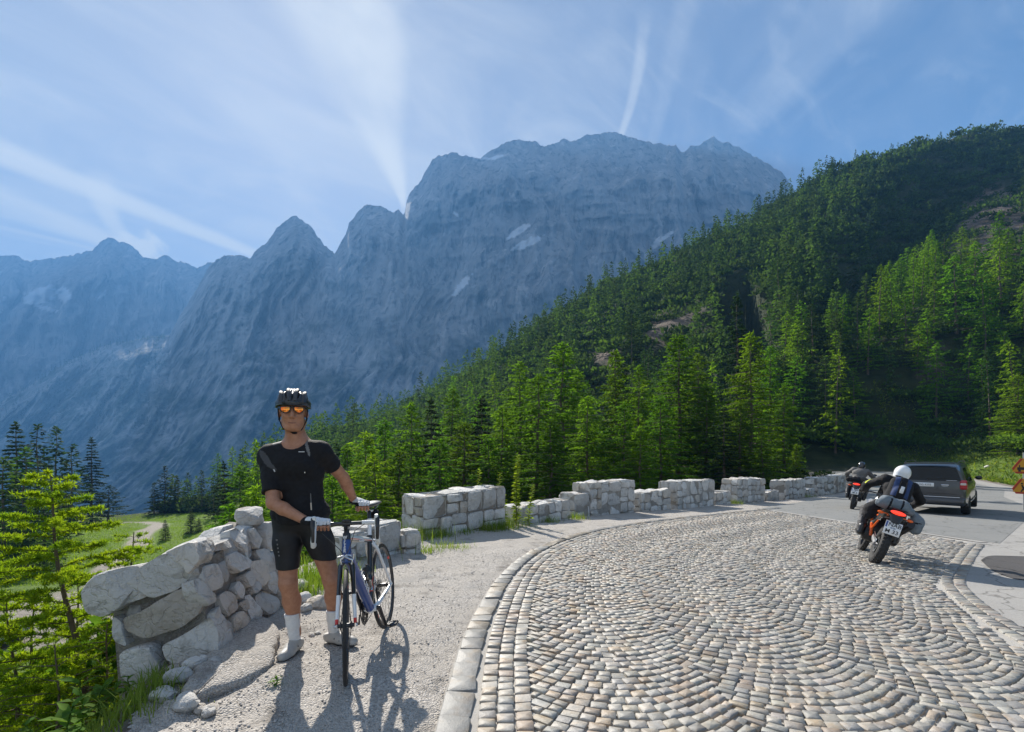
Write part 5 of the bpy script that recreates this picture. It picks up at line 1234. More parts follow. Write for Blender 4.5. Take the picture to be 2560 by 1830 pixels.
# ---------------------------------------------------------------- smooth bodies from distance fields
class Field:
    """a body grown from rounded cones and ellipsoids that melt into each other"""
    def __init__(s): s.p = []
    def cone(s, a, b, ra, rb, k=.03, neg=False): s.p.append(('c', np.array(a, float), np.array(b, float), ra, rb, k, neg)); return s
    def chain(s, pts, rads, k=.03):
        for (a, ra), (b, rb) in zip(zip(pts, rads), list(zip(pts, rads))[1:]): s.cone(a, b, ra, rb, k)
        return s
    def ell(s, c, r, k=.03, rot=None, neg=False): s.p.append(('e', np.array(c, float), np.array((r,)*3 if isinstance(r, (int, float)) else r, float), np.array(rot.to_3x3()) if rot is not None else None, None, k, neg)); return s
    def bounds(s, pad):
        lo, hi = np.full(3, 1e9), np.full(3, -1e9)
        for q in s.p:
            if q[-1]: continue
            if q[0] == 'c': r = max(q[3], q[4]); a = np.minimum(q[1], q[2])-r; b = np.maximum(q[1], q[2])+r
            else: r = q[2].max(); a = q[1]-r; b = q[1]+r
            lo, hi = np.minimum(lo, a), np.maximum(hi, b)
        return lo-pad, hi+pad
    def grid(s, h, off=0.0, box=None):
        lo, hi = box or s.bounds(max(.03, off+3*h)); n = np.ceil((hi-lo)/h).astype(int)+1; f = np.full(n, .5, np.float32)
        ax = [lo[i]+h*np.arange(n[i]) for i in range(3)]
        for q in s.p:
            k = q[5]
            if q[0] == 'c': r = max(q[3], q[4]); a = np.minimum(q[1], q[2])-r; b = np.maximum(q[1], q[2])+r
            else: r = q[2].max(); a, b = q[1]-r, q[1]+r
            m_ = k+off+4*h; i0 = np.clip(np.floor((a-m_-lo)/h).astype(int), 0, n-1); i1 = np.clip(np.ceil((b+m_-lo)/h).astype(int)+1, 1, n)
            sl = tuple(slice(i0[i], i1[i]) for i in range(3)); X, Y, Z = np.meshgrid(*[ax[i][sl[i]] for i in range(3)], indexing='ij', sparse=True)
            if q[0] == 'c':
                ba = q[2]-q[1]; l2 = ba@ba+1e-12; px_, py_, pz_ = X-q[1][0], Y-q[1][1], Z-q[1][2]
                t = np.clip((px_*ba[0]+py_*ba[1]+pz_*ba[2])/l2, 0, 1); d = np.sqrt((px_-t*ba[0])**2+(py_-t*ba[1])**2+(pz_-t*ba[2])**2)-(q[3]+(q[4]-q[3])*t)
            else:
                px_, py_, pz_ = X-q[1][0], Y-q[1][1], Z-q[1][2]
                if q[3] is not None: M = q[3].T; px_, py_, pz_ = (M[i, 0]*px_+M[i, 1]*py_+M[i, 2]*pz_ for i in range(3))
                k0 = np.sqrt((px_/q[2][0])**2+(py_/q[2][1])**2+(pz_/q[2][2])**2); k1 = np.sqrt((px_/q[2][0]**2)**2+(py_/q[2][1]**2)**2+(pz_/q[2][2]**2)**2); d = k0*(k0-1)/np.maximum(k1, 1e-6)
            g = f[sl]
            if q[6]: hh = np.clip(.5-.5*(g+d)/k, 0, 1); f[sl] = g+(-d-g)*hh+k*hh*(1-hh)
            else: hh = np.clip(.5+.5*(g-d)/k, 0, 1); f[sl] = g+(d-g)*hh-k*hh*(1-hh)
        return f-off, lo, h
def cut(F, planes):
    """keep the side the normals point away from: planes = (point, normal)"""
    f, lo, h = F; n = f.shape; ax = [lo[i]+h*np.arange(n[i]) for i in range(3)]; X, Y, Z = np.meshgrid(*ax, indexing='ij', sparse=True)
    for p, nn in planes:
        nn = np.array(nn, float); nn /= np.linalg.norm(nn); f = np.maximum(f, (X-p[0])*nn[0]+(Y-p[1])*nn[1]+(Z-p[2])*nn[2])
    return f, lo, h
def nets(F):
    """surface nets: quads along the zero level of a sampled field"""
    f, lo, h = F; f = f.astype(np.float32); f[0], f[-1], f[:, 0], f[:, -1], f[:, :, 0], f[:, :, -1] = (1e-3,)*6 if False else (np.maximum(f[0], 1e-4), np.maximum(f[-1], 1e-4), np.maximum(f[:, 0], 1e-4), np.maximum(f[:, -1], 1e-4), np.maximum(f[:, :, 0], 1e-4), np.maximum(f[:, :, -1], 1e-4))
    s = f < 0; c = sum(s[i:s.shape[0]-1+i, j:s.shape[1]-1+j, k:s.shape[2]-1+k].astype(np.int8) for i in (0, 1) for j in (0, 1) for k in (0, 1))
    act = (c > 0) & (c < 8); idx = np.full(act.shape, -1, np.int64); I = np.argwhere(act); idx[act] = np.arange(len(I))
    acc = np.zeros((len(I), 3)); cnt = np.zeros(len(I)); cor = {}
    for i in (0, 1):
        for j in (0, 1):
            for k in (0, 1): cor[i, j, k] = f[I[:, 0]+i, I[:, 1]+j, I[:, 2]+k]
    for a in range(3):
        for u in (0, 1):
            for v in (0, 1):
                p = [0, 0, 0]; p[(a+1) % 3] = u; p[(a+2) % 3] = v; q = list(p); q[a] = 1
                d0, d1 = cor[tuple(p)], cor[tuple(q)]; w = (d0 < 0) != (d1 < 0); t = np.where(w, d0/np.where(w, d0-d1, 1), 0)
                pos = np.tile(np.array(p, float), (len(I), 1)); pos[:, a] = t; acc[w] += pos[w]; cnt[w] += 1
    V = lo+h*(I+acc/cnt[:, None]); Q = []
    for a in range(3):
        sl0 = [slice(None)]*3; sl1 = [slice(None)]*3; sl0[a] = slice(0, -1); sl1[a] = slice(1, None)
        ch = s[tuple(sl0)] != s[tuple(sl1)]; b, c_ = (a+1) % 3, (a+2) % 3; E = np.argwhere(ch)
        ok = (E[:, b] > 0) & (E[:, c_] > 0) & (E[:, b] < f.shape[b]-1) & (E[:, c_] < f.shape[c_]-1); E = E[ok]
        def cell(db, dc): X = E.copy(); X[:, b] -= db; X[:, c_] -= dc; return idx[X[:, 0], X[:, 1], X[:, 2]]
        quad = np.stack([cell(1, 1), cell(0, 1), cell(0, 0), cell(1, 0)], 1); fl = s[tuple(E.T)]
        quad[~fl] = quad[~fl][:, ::-1]; Q.append(quad)
    return V, np.concatenate(Q)
def relax(V, F, it=2, lam=.5):
    n = len(V); e = np.concatenate([F[:, [0, 1]], F[:, [1, 2]], F[:, [2, 3]], F[:, [3, 0]]]); e = np.concatenate([e, e[:, ::-1]])
    cnt = np.bincount(e[:, 0], minlength=n).astype(float)
    for _ in range(it):
        A = np.stack([np.bincount(e[:, 0], V[e[:, 1], k], n) for k in range(3)], 1)/np.maximum(cnt, 1)[:, None]; V = V+(A-V)*lam
    return V
def skin_obj(name, F, mats, parent=None, pick=None, it=2, fold=None, org=None):
    V, Q = nets(F); V = relax(V, Q, it)
    if fold is not None: V = fold(V)
    mi = None
    if pick is not None: C = V[Q].mean(1); mi = pick(C)
    if org is not None: V = V-np.array(org)
    return new_obj(name, np_mesh(name, V, Q, mats if isinstance(mats, (list, tuple)) else [mats], mi), parent)

SKIN = mat('skin', (.46, .225, .135), .48, (.38, .17, .095), 30, bump=.15, bscale=300, spec=.4)
BLACK_CLOTH = mat('black_cloth', (.008, .008, .010), .8, (.013, .013, .016), 40, bump=.35, bscale=260, spec=.3)
BLACK_LYCRA = mat('black_lycra', (.009, .009, .011), .6, (.014, .014, .017), 30, spec=.4)
WHITE_CLOTH = mat('white_cloth', (.78, .78, .78), .85, (.68, .69, .70), 60, bump=.4, bscale=300)
WHITE_PLAST = mat('white_plastic', (.76, .77, .78), .35, coat=.4)
BLACK_PLAST = mat('black_plastic', (.015, .015, .017), .38, coat=.25)
RUBBER = mat('rubber', (.018, .018, .019), .75, (.03, .03, .03), 60, bump=.3, bscale=120)
CHROME = mat('bright_metal', (.62, .63, .65), .25, metal=1.0)
DARK_METAL = mat('dark_metal', (.08, .08, .085), .35, metal=.9)
GREY_CLOTH = mat('grey_cloth', (.20, .195, .19), .85, (.14, .14, .14), 25, bump=.4, bscale=150)
DENIM = mat('grey_blue_canvas', (.13, .16, .19), .85, (.18, .21, .23), 16, bump=.5, bscale=90)
SHOE = mat('grey_shoe', (.44, .42, .385), .5, (.37, .355, .33), 30)
RED = mat('red_paint', (.60, .025, .02), .35, coat=.5)
BLUE = mat('blue_paint', (.012, .05, .22), .28, (.018, .07, .28), 5, coat=.7)
WHITE_PAINT = mat('white_paint', (.80, .81, .82), .28, coat=.7)
CARBON = mat('black_paint', (.012, .012, .014), .28, coat=.7)
BLUE_CLOTH = mat('blue_cloth', (.012, .03, .10), .8, (.02, .05, .15), 20)
HIVIS = mat('yellow_cloth', (.75, .80, .05), .7)
ORANGE = mat('orange_plastic', (.85, .14, .01), .35, coat=.3)

def text_on(name, s, size, M, parent, material, depth=.0006, align='CENTER', spacing=1.0, bold=0.0):
    cu = bpy.data.curves.new(name, 'FONT'); cu.body = s; cu.size = size; cu.extrude = depth; cu.align_x = align; cu.align_y = 'CENTER'; cu.space_character = spacing; cu.offset = bold; cu.resolution_u = 3
    t = bpy.data.objects.new(name, cu); col.objects.link(t); dg = bpy.context.evaluated_depsgraph_get(); me = bpy.data.meshes.new_from_object(t.evaluated_get(dg)); bpy.data.objects.remove(t)
    me.transform(M); me.materials.clear(); me.materials.append(material); me.name = name
    return new_obj(name, me, parent)
def frame(o, ex, ey):
    """matrix with text running along ex, its up along ey"""
    ex = Vector(ex).normalized(); ez = ex.cross(Vector(ey)).normalized(); ey = ez.cross(ex)
    return Matrix(((ex.x, ey.x, ez.x, o[0]), (ex.y, ey.y, ez.y, o[1]), (ex.z, ey.z, ez.z, o[2]), (0, 0, 0, 1)))

def hand(F, wrist, knuckles, tips, thumb, r=.0095, palm_r=.016):
    """palm and five bent fingers: knuckles are four points, tips a list of joint lists per finger"""
    wrist = np.array(wrist, float); kn = [np.array(k, float) for k in knuckles]
    for k in kn: F.cone(wrist*.8+np.mean(kn, 0)*.2, k, palm_r*1.08, palm_r*.86, .012)
    F.ell((wrist+np.mean(kn, 0)*1.3)/2.3, .024, .015)
    for k, js, sc_ in zip(kn, tips, (1.0, 1.08, 1.02, .88)):
        pts = [k]+[np.array(j, float) for j in js]; F.chain(pts, [r*1.12*sc_, r*1.05*sc_, r*.98*sc_, r*.85*sc_][:len(pts)], .004)
    pts = [np.array(t, float) for t in thumb]; F.chain(pts, [r*1.5, r*1.2, r*1.1, r*.95][:len(pts)], .007)
    return F
# ---------------------------------------------------------------- the road bicycle
def bicycle():
    # local frame: x forward (towards the viewer), y to the bicycle's left, z up; origin under the rear axle
    root = empty('bicycle', (-1.014, 3.9, float(plane_z(-1.014, 3.9))+.003)); tag(root, 'blue white and black road bicycle held by the cyclist, front wheel towards the viewer', 'bicycle')
    fwd = Vector((.026, -1.0, .030)).normalized(); lean = R(5.8)
    left = Vector((0, 0, 1)).cross(fwd).normalized(); up0 = fwd.cross(left)
    B = Matrix((fwd, left, up0)).transposed(); B = B @ Matrix.Rotation(lean, 3, 'X')
    root.rotation_euler = B.to_euler()
    WR = .339
    def wheel(cx, rear):
        w = empty('wheel', (cx, 0, WR)); w.parent = root
        t = MB(); t.ring((0,0,0), (0,1,0), WR-.0125, .0125, 72, 10); t.build('tyre', RUBBER, w, 60)
        r = MB(); r.ring((0,0,0), (0,1,0), WR-.036, .0115, 72, 8, sq=(1.25, .8)); r.build('rim', mat('rim_grey', (.06,.06,.065), .35, metal=.4), w, 50)
        for a in (.6, 3.7):
            d = MB(); d.ring((0,0,0), (0,1,0), WR-.036, .0122, 6, 8, sq=(1.2, .82), a0=a, a1=a+.1); d.build('rim_sticker', RED, w)
        h = MB(); h.lathe([(.012,-.05),(.012,-.036),(.024,-.034),(.024,-.028),(.014,-.024),(.014,.024),(.024,.028),(.024,.034),(.012,.036),(.012,.05)], (0,0,0), (0,1,0), 14); h.build('hub', DARK_METAL, w, 30)
        n = 24
        me = None
        for i in range(n):
            a = 2*math.pi*i/n; sg = 1 if i % 2 else -1; b = a+(.75 if (i//2) % 2 else -.75)
            s_ = MB(); s_.tube([(.022*math.cos(b), sg*.030, .022*math.sin(b)), ((WR-.047)*math.cos(a), sg*.002, (WR-.047)*math.sin(a))], .0012, 4, caps=False); s_.build('spoke', DARK_METAL, w)
        if rear:
            for k in range(8): c = MB(); c.ring((0, -.022-.0032*k, 0), (0,1,0), .050-.0032*k, .0036, 26, 4, sq=(1.4, .3)); c.build('cog', CHROME, w)
        v = MB(); v.tube([(-.02,0,-(WR-.05)), (-.02,0,-(WR-.095))], .0028, 5); v.build('valve', BLACK_PLAST, w)
        return w
    wheel(0, True); turned = {wheel(.992, False)}; steer = ('fork_blade','axle_nut','fork_crown','quick_release','spacer','stem','handlebar','bike_computer','computer_screen','bar_tape','brake_hood','brake_lever','bar_plug')
    RA, FA, BB = np.array((0,0,WR)), np.array((.992,0,WR)), np.array((.408,0,.270))
    t73 = math.tan(R(73)); ax = lambda z: np.array((.945-(z-WR)/t73, 0, z))
    sdir = np.array((-math.cos(R(73.5)), 0, math.sin(R(73.5)))); ST_ = BB+sdir*.53; SAD = BB+sdir*.77
    hb, ht = ax(.715), ax(.872)
    def part(name, mb, m_, sharp=40): return mb.build(name, m_, root, sharp)
    m = MB(); m.tube([ht-(ht-hb)*.28, hb+(ht-hb)*.0], [.027, .030], 14, flat=(1.0, 1.05)); m.mi = 1; m.tube([ht, ht-(ht-hb)*.28], [.024, .027], 14)
    part('head_tube', m, [BLUE, CARBON])
    m = MB(); a, b = hb+(ht-hb)*.25, BB+np.array((.015,0,.01)); m.tube([a, a+(b-a)*.3, a+(b-a)*.75, b], [.028, .031, .031, .030], 16, flat=(1.08, 1.2), up=(0,0,1)); part('down_tube', m, BLUE)
    m = MB(); a, b = ht-(ht-hb)*.2, ST_-sdir*.03; m.tube([a, a+(b-a)*.5, b], [.025, .022, .018], 14, flat=(1.05, .95), up=(0,0,1)); part('top_tube', m, WHITE_PAINT)
    m = MB(); q0, q1 = a+np.array((.0, 0, .003)), b; m.tube([q0+(q1-q0)*.02+np.array((0,0,-.006)), q0+(q1-q0)*.98+np.array((0,0,-.005))], [.0235, .0165], 12, flat=(1.15, .55), up=(0,0,1)); part('top_tube_stripe', m, RED)
    m = MB(); m.tube([q0+(q1-q0)*.02+np.array((0,0,-.014)), q0+(q1-q0)*.98+np.array((0,0,-.011))], [.021, .0145], 12, flat=(1.16, .62), up=(0,0,1)); part('top_tube_underside', m, CARBON)
    m = MB(); m.tube([BB, BB+sdir*.2, ST_], [.024, .020, .018], 14, flat=(1, 1.25), up=(1,0,0)); part('seat_tube', m, CARBON)
    m = MB(); m.tube([ST_-sdir*.02, ST_+sdir*.13], .0155, 12); m.mi = 1; m.tube([ST_+sdir*.12, SAD-sdir*.045], .0150, 12); part('seat_post', m, [WHITE_PAINT, CARBON])
    m = MB(); m.ring(ST_-sdir*.005, sdir, .018, .005, 20, 6, sq=(1,1.6)); part('seat_clamp', m, BLACK_PLAST)
    m = MB(); m.lathe([(.022,-.045),(.024,-.02),(.024,.02),(.022,.045)], BB, (0,1,0), 16); m.ball(BB, (.045,.032,.034)); part('bottom_bracket', m, WHITE_PAINT)
    for s_ in (-1, 1):
        m = MB(); m.tube([BB+np.array((-.01, s_*.022, 0)), BB+np.array((-.1, s_*.040, .012)), BB+np.array((-.25, s_*.052, .04)), RA+np.array((.02, s_*.062, 0)), RA+np.array((-.012, s_*.063, .004))], [.016, .015, .0115, .011, .010], 10, flat=(1, 1.25), up=(0,0,1)); part('chain_stay', m, WHITE_PAINT)
        a = ST_-sdir*.05; m = MB(); m.tube([a+np.array((0, s_*.012, 0)), a+np.array((-.04, s_*.035, -.045)), a+(RA-a)*.45+np.array((.004, s_*.050, 0)), a+(RA-a)*.8+np.array((-.004, s_*.058, 0)), RA+np.array((0, s_*.062, .01))], [.016, .0145, .0115, .0105, .010], 10, flat=(1, 1.2), up=(1,0,0)); part('seat_stay', m, WHITE_PAINT)
        cr = ax(.70); e = FA+np.array((0, s_*.054, .012)); c0 = cr+np.array((0, s_*.012, .006)); c1 = cr+np.array((.004, s_*.036, -.03)); mid_ = c1+(e-c1)*.52
        m = MB(); m.tube([c0, c1, c1+(mid_-c1)*.5+np.array((-.004,0,0)), mid_], [.017, .0165, .0145, .0135], 10, flat=(1, 1.5), up=(1,0,0)); m.mi = 1; m.tube([mid_, mid_+(e-mid_)*.86], [.0135, .0105], 10, flat=(1, 1.5), up=(1,0,0)); m.mi = 2; m.tube([mid_+(e-mid_)*.84, e], [.0108, .0098], 10, flat=(1, 1.5), up=(1,0,0)); part('fork_blade', m, [CARBON, WHITE_PAINT, RED])
        m = MB(); m.lathe([(.012,0),(.012,.008),(.007,.012)], FA+np.array((0, s_*.058, 0)), (0,s_,0), 10); part('axle_nut', m, CHROME)
    m = MB(); m.tube([ax(.695), ax(.722)], [.026, .030], 14); m.box(ax(.700), (.05, .062, .03), None, .012); part('fork_crown', m, BLUE)
    m = MB(); m.tube([FA+np.array((0, .066, 0)), FA+np.array((.006, .076, .0)), FA+np.array((.012, .078, .06))], [.006, .006, .004], 7); part('quick_release', m, DARK_METAL)
    # stem, bar, tape, hoods
    st = ax(.905); bc = np.array((st[0]+.095, 0, .944))
    m = MB(); m.tube([ht, ax(.925)], .0175, 12); part('spacer', m, BLACK_PLAST)
    m = MB(); m.tube([st, bc], [.019, .017], 12); m.tube([bc+np.array((0,-.024,0)), bc+np.array((0,.024,0))], .021, 12); part('stem', m, CARBON)
    m = MB(); m.tube([bc+np.array((0,-.10,0)), bc+np.array((0,.10,0))], .0125, 12); part('handlebar', m, CARBON)
    m = MB(); m.box(bc+np.array((.035,0,.018)), (.05,.052,.016), Matrix.Rotation(R(-12), 3, 'Y'), .005); m.tube([bc, bc+np.array((.03,0,.01))], .006, 6); part('bike_computer', m, BLACK_PLAST)
    m = MB(); m.box(bc+np.array((.037,0,.0265)), (.04,.042,.001), Matrix.Rotation(R(-12), 3, 'Y')); part('computer_screen', m, mat('screen', (.12,.14,.13), .15))
    for s_ in (-1, 1):
        y = s_*.186; P = [bc+np.array((0, s_*.095, 0)), bc+np.array((.002, s_*.150, 0)), bc+np.array((.02, y*.975, 0)), bc+np.array((.060, y, -.002)), bc+np.array((.092, y, -.022)), bc+np.array((.098, y, -.058)), bc+np.array((.082, y*1.02, -.100)), bc+np.array((.045, y*1.03, -.126)), bc+np.array((-.01, y*1.04, -.130)), bc+np.array((-.05, y*1.05, -.128))]
        m = MB(); m.tube(P, [.0155]*10, 10, up=(0,0,1)); part('bar_tape', m, mat('white_tape', (.74,.75,.74), .6, (.64,.65,.65), 70, bump=.3, bscale=90))
        h0 = bc+np.array((.055, y, .004)); m = MB(); m.tube([h0, h0+np.array((.045, 0, .010)), h0+np.array((.075, -s_*.004, .030)), h0+np.array((.082, -s_*.006, .058))], [.018, .018, .0165, .011], 12, flat=(.9, 1.1)); part('brake_hood', m, mat('white_hood', (.72,.74,.72), .55))
        m = MB(); m.tube([h0+np.array((.078, 0, .050)), h0+np.array((.098, 0, .018)), h0+np.array((.104, 0, -.03)), h0+np.array((.088, 0, -.078)), h0+np.array((.082, 0, -.095))], [.012, .013, .011, .010, .008], 8, flat=(1.0, .5), up=(1,0,0)); part('brake_lever', m, BLACK_PLAST)
        m = MB(); m.tube([bc+np.array((.03, s_*.155, -.012)), bc+np.array((.06, s_*.10, -.045)), ax(.80)+np.array((.045, s_*.03, -.02)), ax(.75)+np.array((.035, s_*.012, 0))], .0026, 5); part('cable', m, BLACK_PLAST)
        m = MB(); m.tube([P[-1], P[-1]+np.array((-.008,0,0))], .014, 10); part('bar_plug', m, BLACK_PLAST)
    # brakes
    for c, dx in ((ax(.708)+np.array((.045,0,.008)), 1), (ST_+(RA-ST_)*.24+np.array((-.035,0,.03)), -1)):
        m = MB()
        m.tube([c+np.array((0,.044,.035)), c+np.array((0,.042,.002)), c+np.array((0,.028,.022)), c+np.array((0,0,.028)), c+np.array((0,-.034,.004)), c+np.array((0,-.030,-.030))], [.005,.006,.008,.009,.007,.006], 8)
        m.tube([c+np.array((.004,-.055,.018)), c+np.array((.004,-.02,.026)), c+np.array((.004,.036,-.002)), c+np.array((.004,.030,-.030))], [.005,.007,.007,.006], 8); cp = part('brake_caliper', m, CHROME); turned |= {cp} if dx > 0 else set()
        m = MB(); m.box(c+np.array((-.008*dx,.026,-.032)), (.04,.008,.010), None, .002); m.box(c+np.array((-.008*dx,-.026,-.032)), (.04,.008,.010), None, .002); cp = part('brake_pad', m, BLACK_PLAST); turned |= {cp} if dx > 0 else set()
    # saddle
    rings = []
    for x, w, z, d in ((-.145,.045,.006,.020),(-.13,.066,.010,.030),(-.09,.070,.008,.032),(-.03,.050,.002,.030),(.03,.030,0,.028),(.09,.021,0,.024),(.125,.017,-.004,.020),(.138,.008,-.010,.012)):
        rings.append([SAD+np.array((x, w*math.cos(a), z+(d*.45*math.sin(a) if math.sin(a) > 0 else d*.9*math.sin(a))*(1-.25*math.cos(a)**2))) for a in np.linspace(0, 2*math.pi, 18, endpoint=False)])
    m = MB(); m.loft(rings); part('saddle', m, mat('saddle_cover', (.02,.022,.026), .45, coat=.3), 60)
    m = MB()
    for s_ in (-1, 1): m.tube([SAD+np.array((.10,s_*.008,-.018)), SAD+np.array((.05,s_*.020,-.040)), SAD+np.array((-.06,s_*.022,-.040)), SAD+np.array((-.12,s_*.035,-.018))], .0036, 6)
    m.box(SAD+np.array((-.005,0,-.045)), (.05,.05,.02), None, .006); part('saddle_rail', m, CHROME)
    sb = MB(); sb.box(SAD+np.array((-.085,0,-.075)), (.10,.075,.06), Matrix.Rotation(R(14), 3, 'Y'), .02); part('saddle_bag', sb, BLACK_CLOTH)
    # cranks
    for k, (r_, y) in enumerate(((.106,-.046),(.078,-.038))):
        m = MB(); m.ring((BB[0], y, BB[2]), (0,1,0), r_-.012, .009, 48, 6, sq=(1.3,.25)); m.ring((BB[0], y, BB[2]), (0,1,0), r_, .0035, 48, 4, sq=(1,.4)); part('chainring', m, BLACK_PLAST if k == 0 else DARK_METAL)
    m = MB()
    for i in range(5): a = 2*math.pi*i/5+.3; m.tube([BB+np.array((0,-.05,0)), BB+np.array((.092*math.cos(a),-.047,.092*math.sin(a)))], [.014,.008], 6)
    part('crank_spider', m, BLACK_PLAST)
    ca = R(-62)
    for s_, sg in ((1, 1), (-1, -1)):
        d = np.array((math.cos(ca)*sg*-1, 0, math.sin(ca)*sg)); p0 = BB+np.array((0, s_*.062, 0)); p1 = p0+d*.172+np.array((0, s_*.012, 0))
        m = MB(); m.tube([p0+np.array((0,-s_*.018,0)), p0+np.array((0,s_*.008,0))], .016, 12); m.tube([p0, p0+(p1-p0)*.5, p1], [.0145,.0125,.0115], 10, flat=(1,1.2), up=(0,1,0)); part('crank_arm', m, DARK_METAL)
        pc = p1+np.array((0, s_*.052, 0)); m = MB(); m.tube([p1, pc+np.array((0, s_*.03, 0))], .007, 8)
        m.tube([pc+np.array((.048,0,.0)), pc+np.array((.02,s_*.03,0)), pc+np.array((-.035,s_*.032,0)), pc+np.array((-.05,0,0)), pc+np.array((-.035,-s_*.032,0)), pc+np.array((.02,-s_*.03,0)), pc+np.array((.048,0,0))], .009, 6, flat=(1,1.2)); m.box(pc, (.05,.05,.018), None, .006); part('pedal', m, BLACK_PLAST)
    # chain and derailleurs
    m = MB(); m.tube([RA+np.array((0,-.036,.045)), BB+np.array((0,-.046,.105))], .0035, 5); m.tube([BB+np.array((0,-.046,-.105)), RA+np.array((.04,-.036,-.12)), RA+np.array((.012,-.036,-.135)), RA+np.array((.0,-.036,-.10)), RA+np.array((.03,-.036,-.06)), RA+np.array((.012,-.036,-.046))], .0035, 5); part('chain', m, DARK_METAL)
    m = MB(); m.tube([RA+np.array((-.005,-.062,-.01)), RA+np.array((-.005,-.06,-.05)), RA+np.array((.02,-.05,-.085)), RA+np.array((.02,-.045,-.14))], [.008,.012,.010,.006], 8); m.ring(RA+np.array((.022,-.036,-.06)), (0,1,0), .017, .005, 14, 5); m.ring(RA+np.array((.018,-.036,-.13)), (0,1,0), .017, .005, 14, 5); part('rear_derailleur', m, BLACK_PLAST)
    m = MB(); m.box(BB+np.array((-.03,-.045,.115)), (.07,.012,.022), None, .003); m.tube([BB+np.array((-.04,-.03,.13)), BB+np.array((-.05,-.02,.15))], .007, 6); part('front_derailleur', m, CHROME)
    # bottles in their cages
    da = (BB+np.array((.015,0,.01)))-(hb+(ht-hb)*.25); dn = -da/np.linalg.norm(da); dup = np.array((-dn[2],0,dn[0]))
    for o, d, n_, nm in ((BB+dn*.14+dup*.078, dn, dup, 'x'), (BB+sdir*.12+np.array((sdir[2],0,-sdir[0]))*.068, sdir, np.array((sdir[2],0,-sdir[0])), 'y')):
        m = MB(); m.lathe([(.032,0),(.036,.006),(.036,.10),(.033,.11),(.033,.118),(.036,.128),(.036,.15),(.030,.165),(.014,.172),(.014,.188),(.010,.19)], o, d, 18); part('water_bottle', m, mat('smoked_plastic', (.02,.022,.025), .2, coat=.5))
        m = MB(); m.lathe([(.0368,.128),(.0375,.13),(.0375,.15),(.031,.166),(.031,.168)], o, d, 18); part('bottle_cap', m, BLACK_PLAST)
        m = MB()
        for s_ in (-1, 1): m.tube([o-n_*.038+d*.0, o-n_*.01+np.array((0,s_*.038,0))+d*.02, o+n_*.02+np.array((0,s_*.036,0))+d*.06, o-n_*.02+np.array((0,s_*.038,0))+d*.10], .0035, 6)
        m.tube([o-n_*.040-d*.01, o-n_*.040+d*.12], .006, 6); m.ring(o+d*.0, d, .036, .004, 18, 5); part('bottle_cage', m, RED if nm == 'y' else CHROME)
    # lettering
    fx = np.array((1.0, 0, 0)); hd = (ht-hb)/np.linalg.norm(ht-hb)
    for i, chx in enumerate('WILIER'):
        c = ht-(ht-hb)*(.20+.105*i)+np.array((.0315+.0009*i, 0, .0095)); text_on('head_letter', chx, .027, frame(c, (0,1,0), tuple(hd)), root, WHITE_PAINT, .001, bold=.0008)
    ds = -dn
    for s_ in (1, -1):
        c = BB+dn*.30+np.array((0, s_*.0345, 0))+dup*.004; text_on('frame_lettering', 'WILIER', .062, frame(c, tuple(ds*s_*1.0), tuple(dup)), root, WHITE_PAINT, .001, spacing=1.25, bold=.0008)
        c = (q0+q1)/2+np.array((.02, s_*.0235, -.010)); td = (q1-q0)/np.linalg.norm(q1-q0); text_on('frame_lettering', 'IZOARD', .03, frame(c, tuple(td*s_*1.0), (0,0,1)), root, WHITE_PAINT, .0012, spacing=1.1)
        c = BB+(RA-BB)*.45+np.array((0, s_*.066, .012)); text_on('frame_lettering', 'WILIER', .02, frame(c, tuple((RA-BB)*s_), (0,0,1)), root, CARBON, .001)
    # the front end is turned towards the viewer
    a0 = Vector(ax(.8)); adir = Vector(ax(1.0)-ax(.5)).normalized(); S = Matrix.Translation(a0) @ Matrix.Rotation(R(17), 4, adir) @ Matrix.Translation(-a0)
    for o in root.children:
        if o.name.split('.')[0] in steer or o in turned: o.matrix_local = S @ o.matrix_basis
    Wm = Matrix.Translation(root.location) @ root.rotation_euler.to_matrix().to_4x4()
    return (lambda x, y, z: np.array(Wm @ S @ Vector((bc[0]+x, y, bc[2]+z)))), (lambda x, y, z: np.array(Wm @ Vector((SAD[0]+x, SAD[1]+y, SAD[2]+z))))
bar_pt, saddle_pt = bicycle()
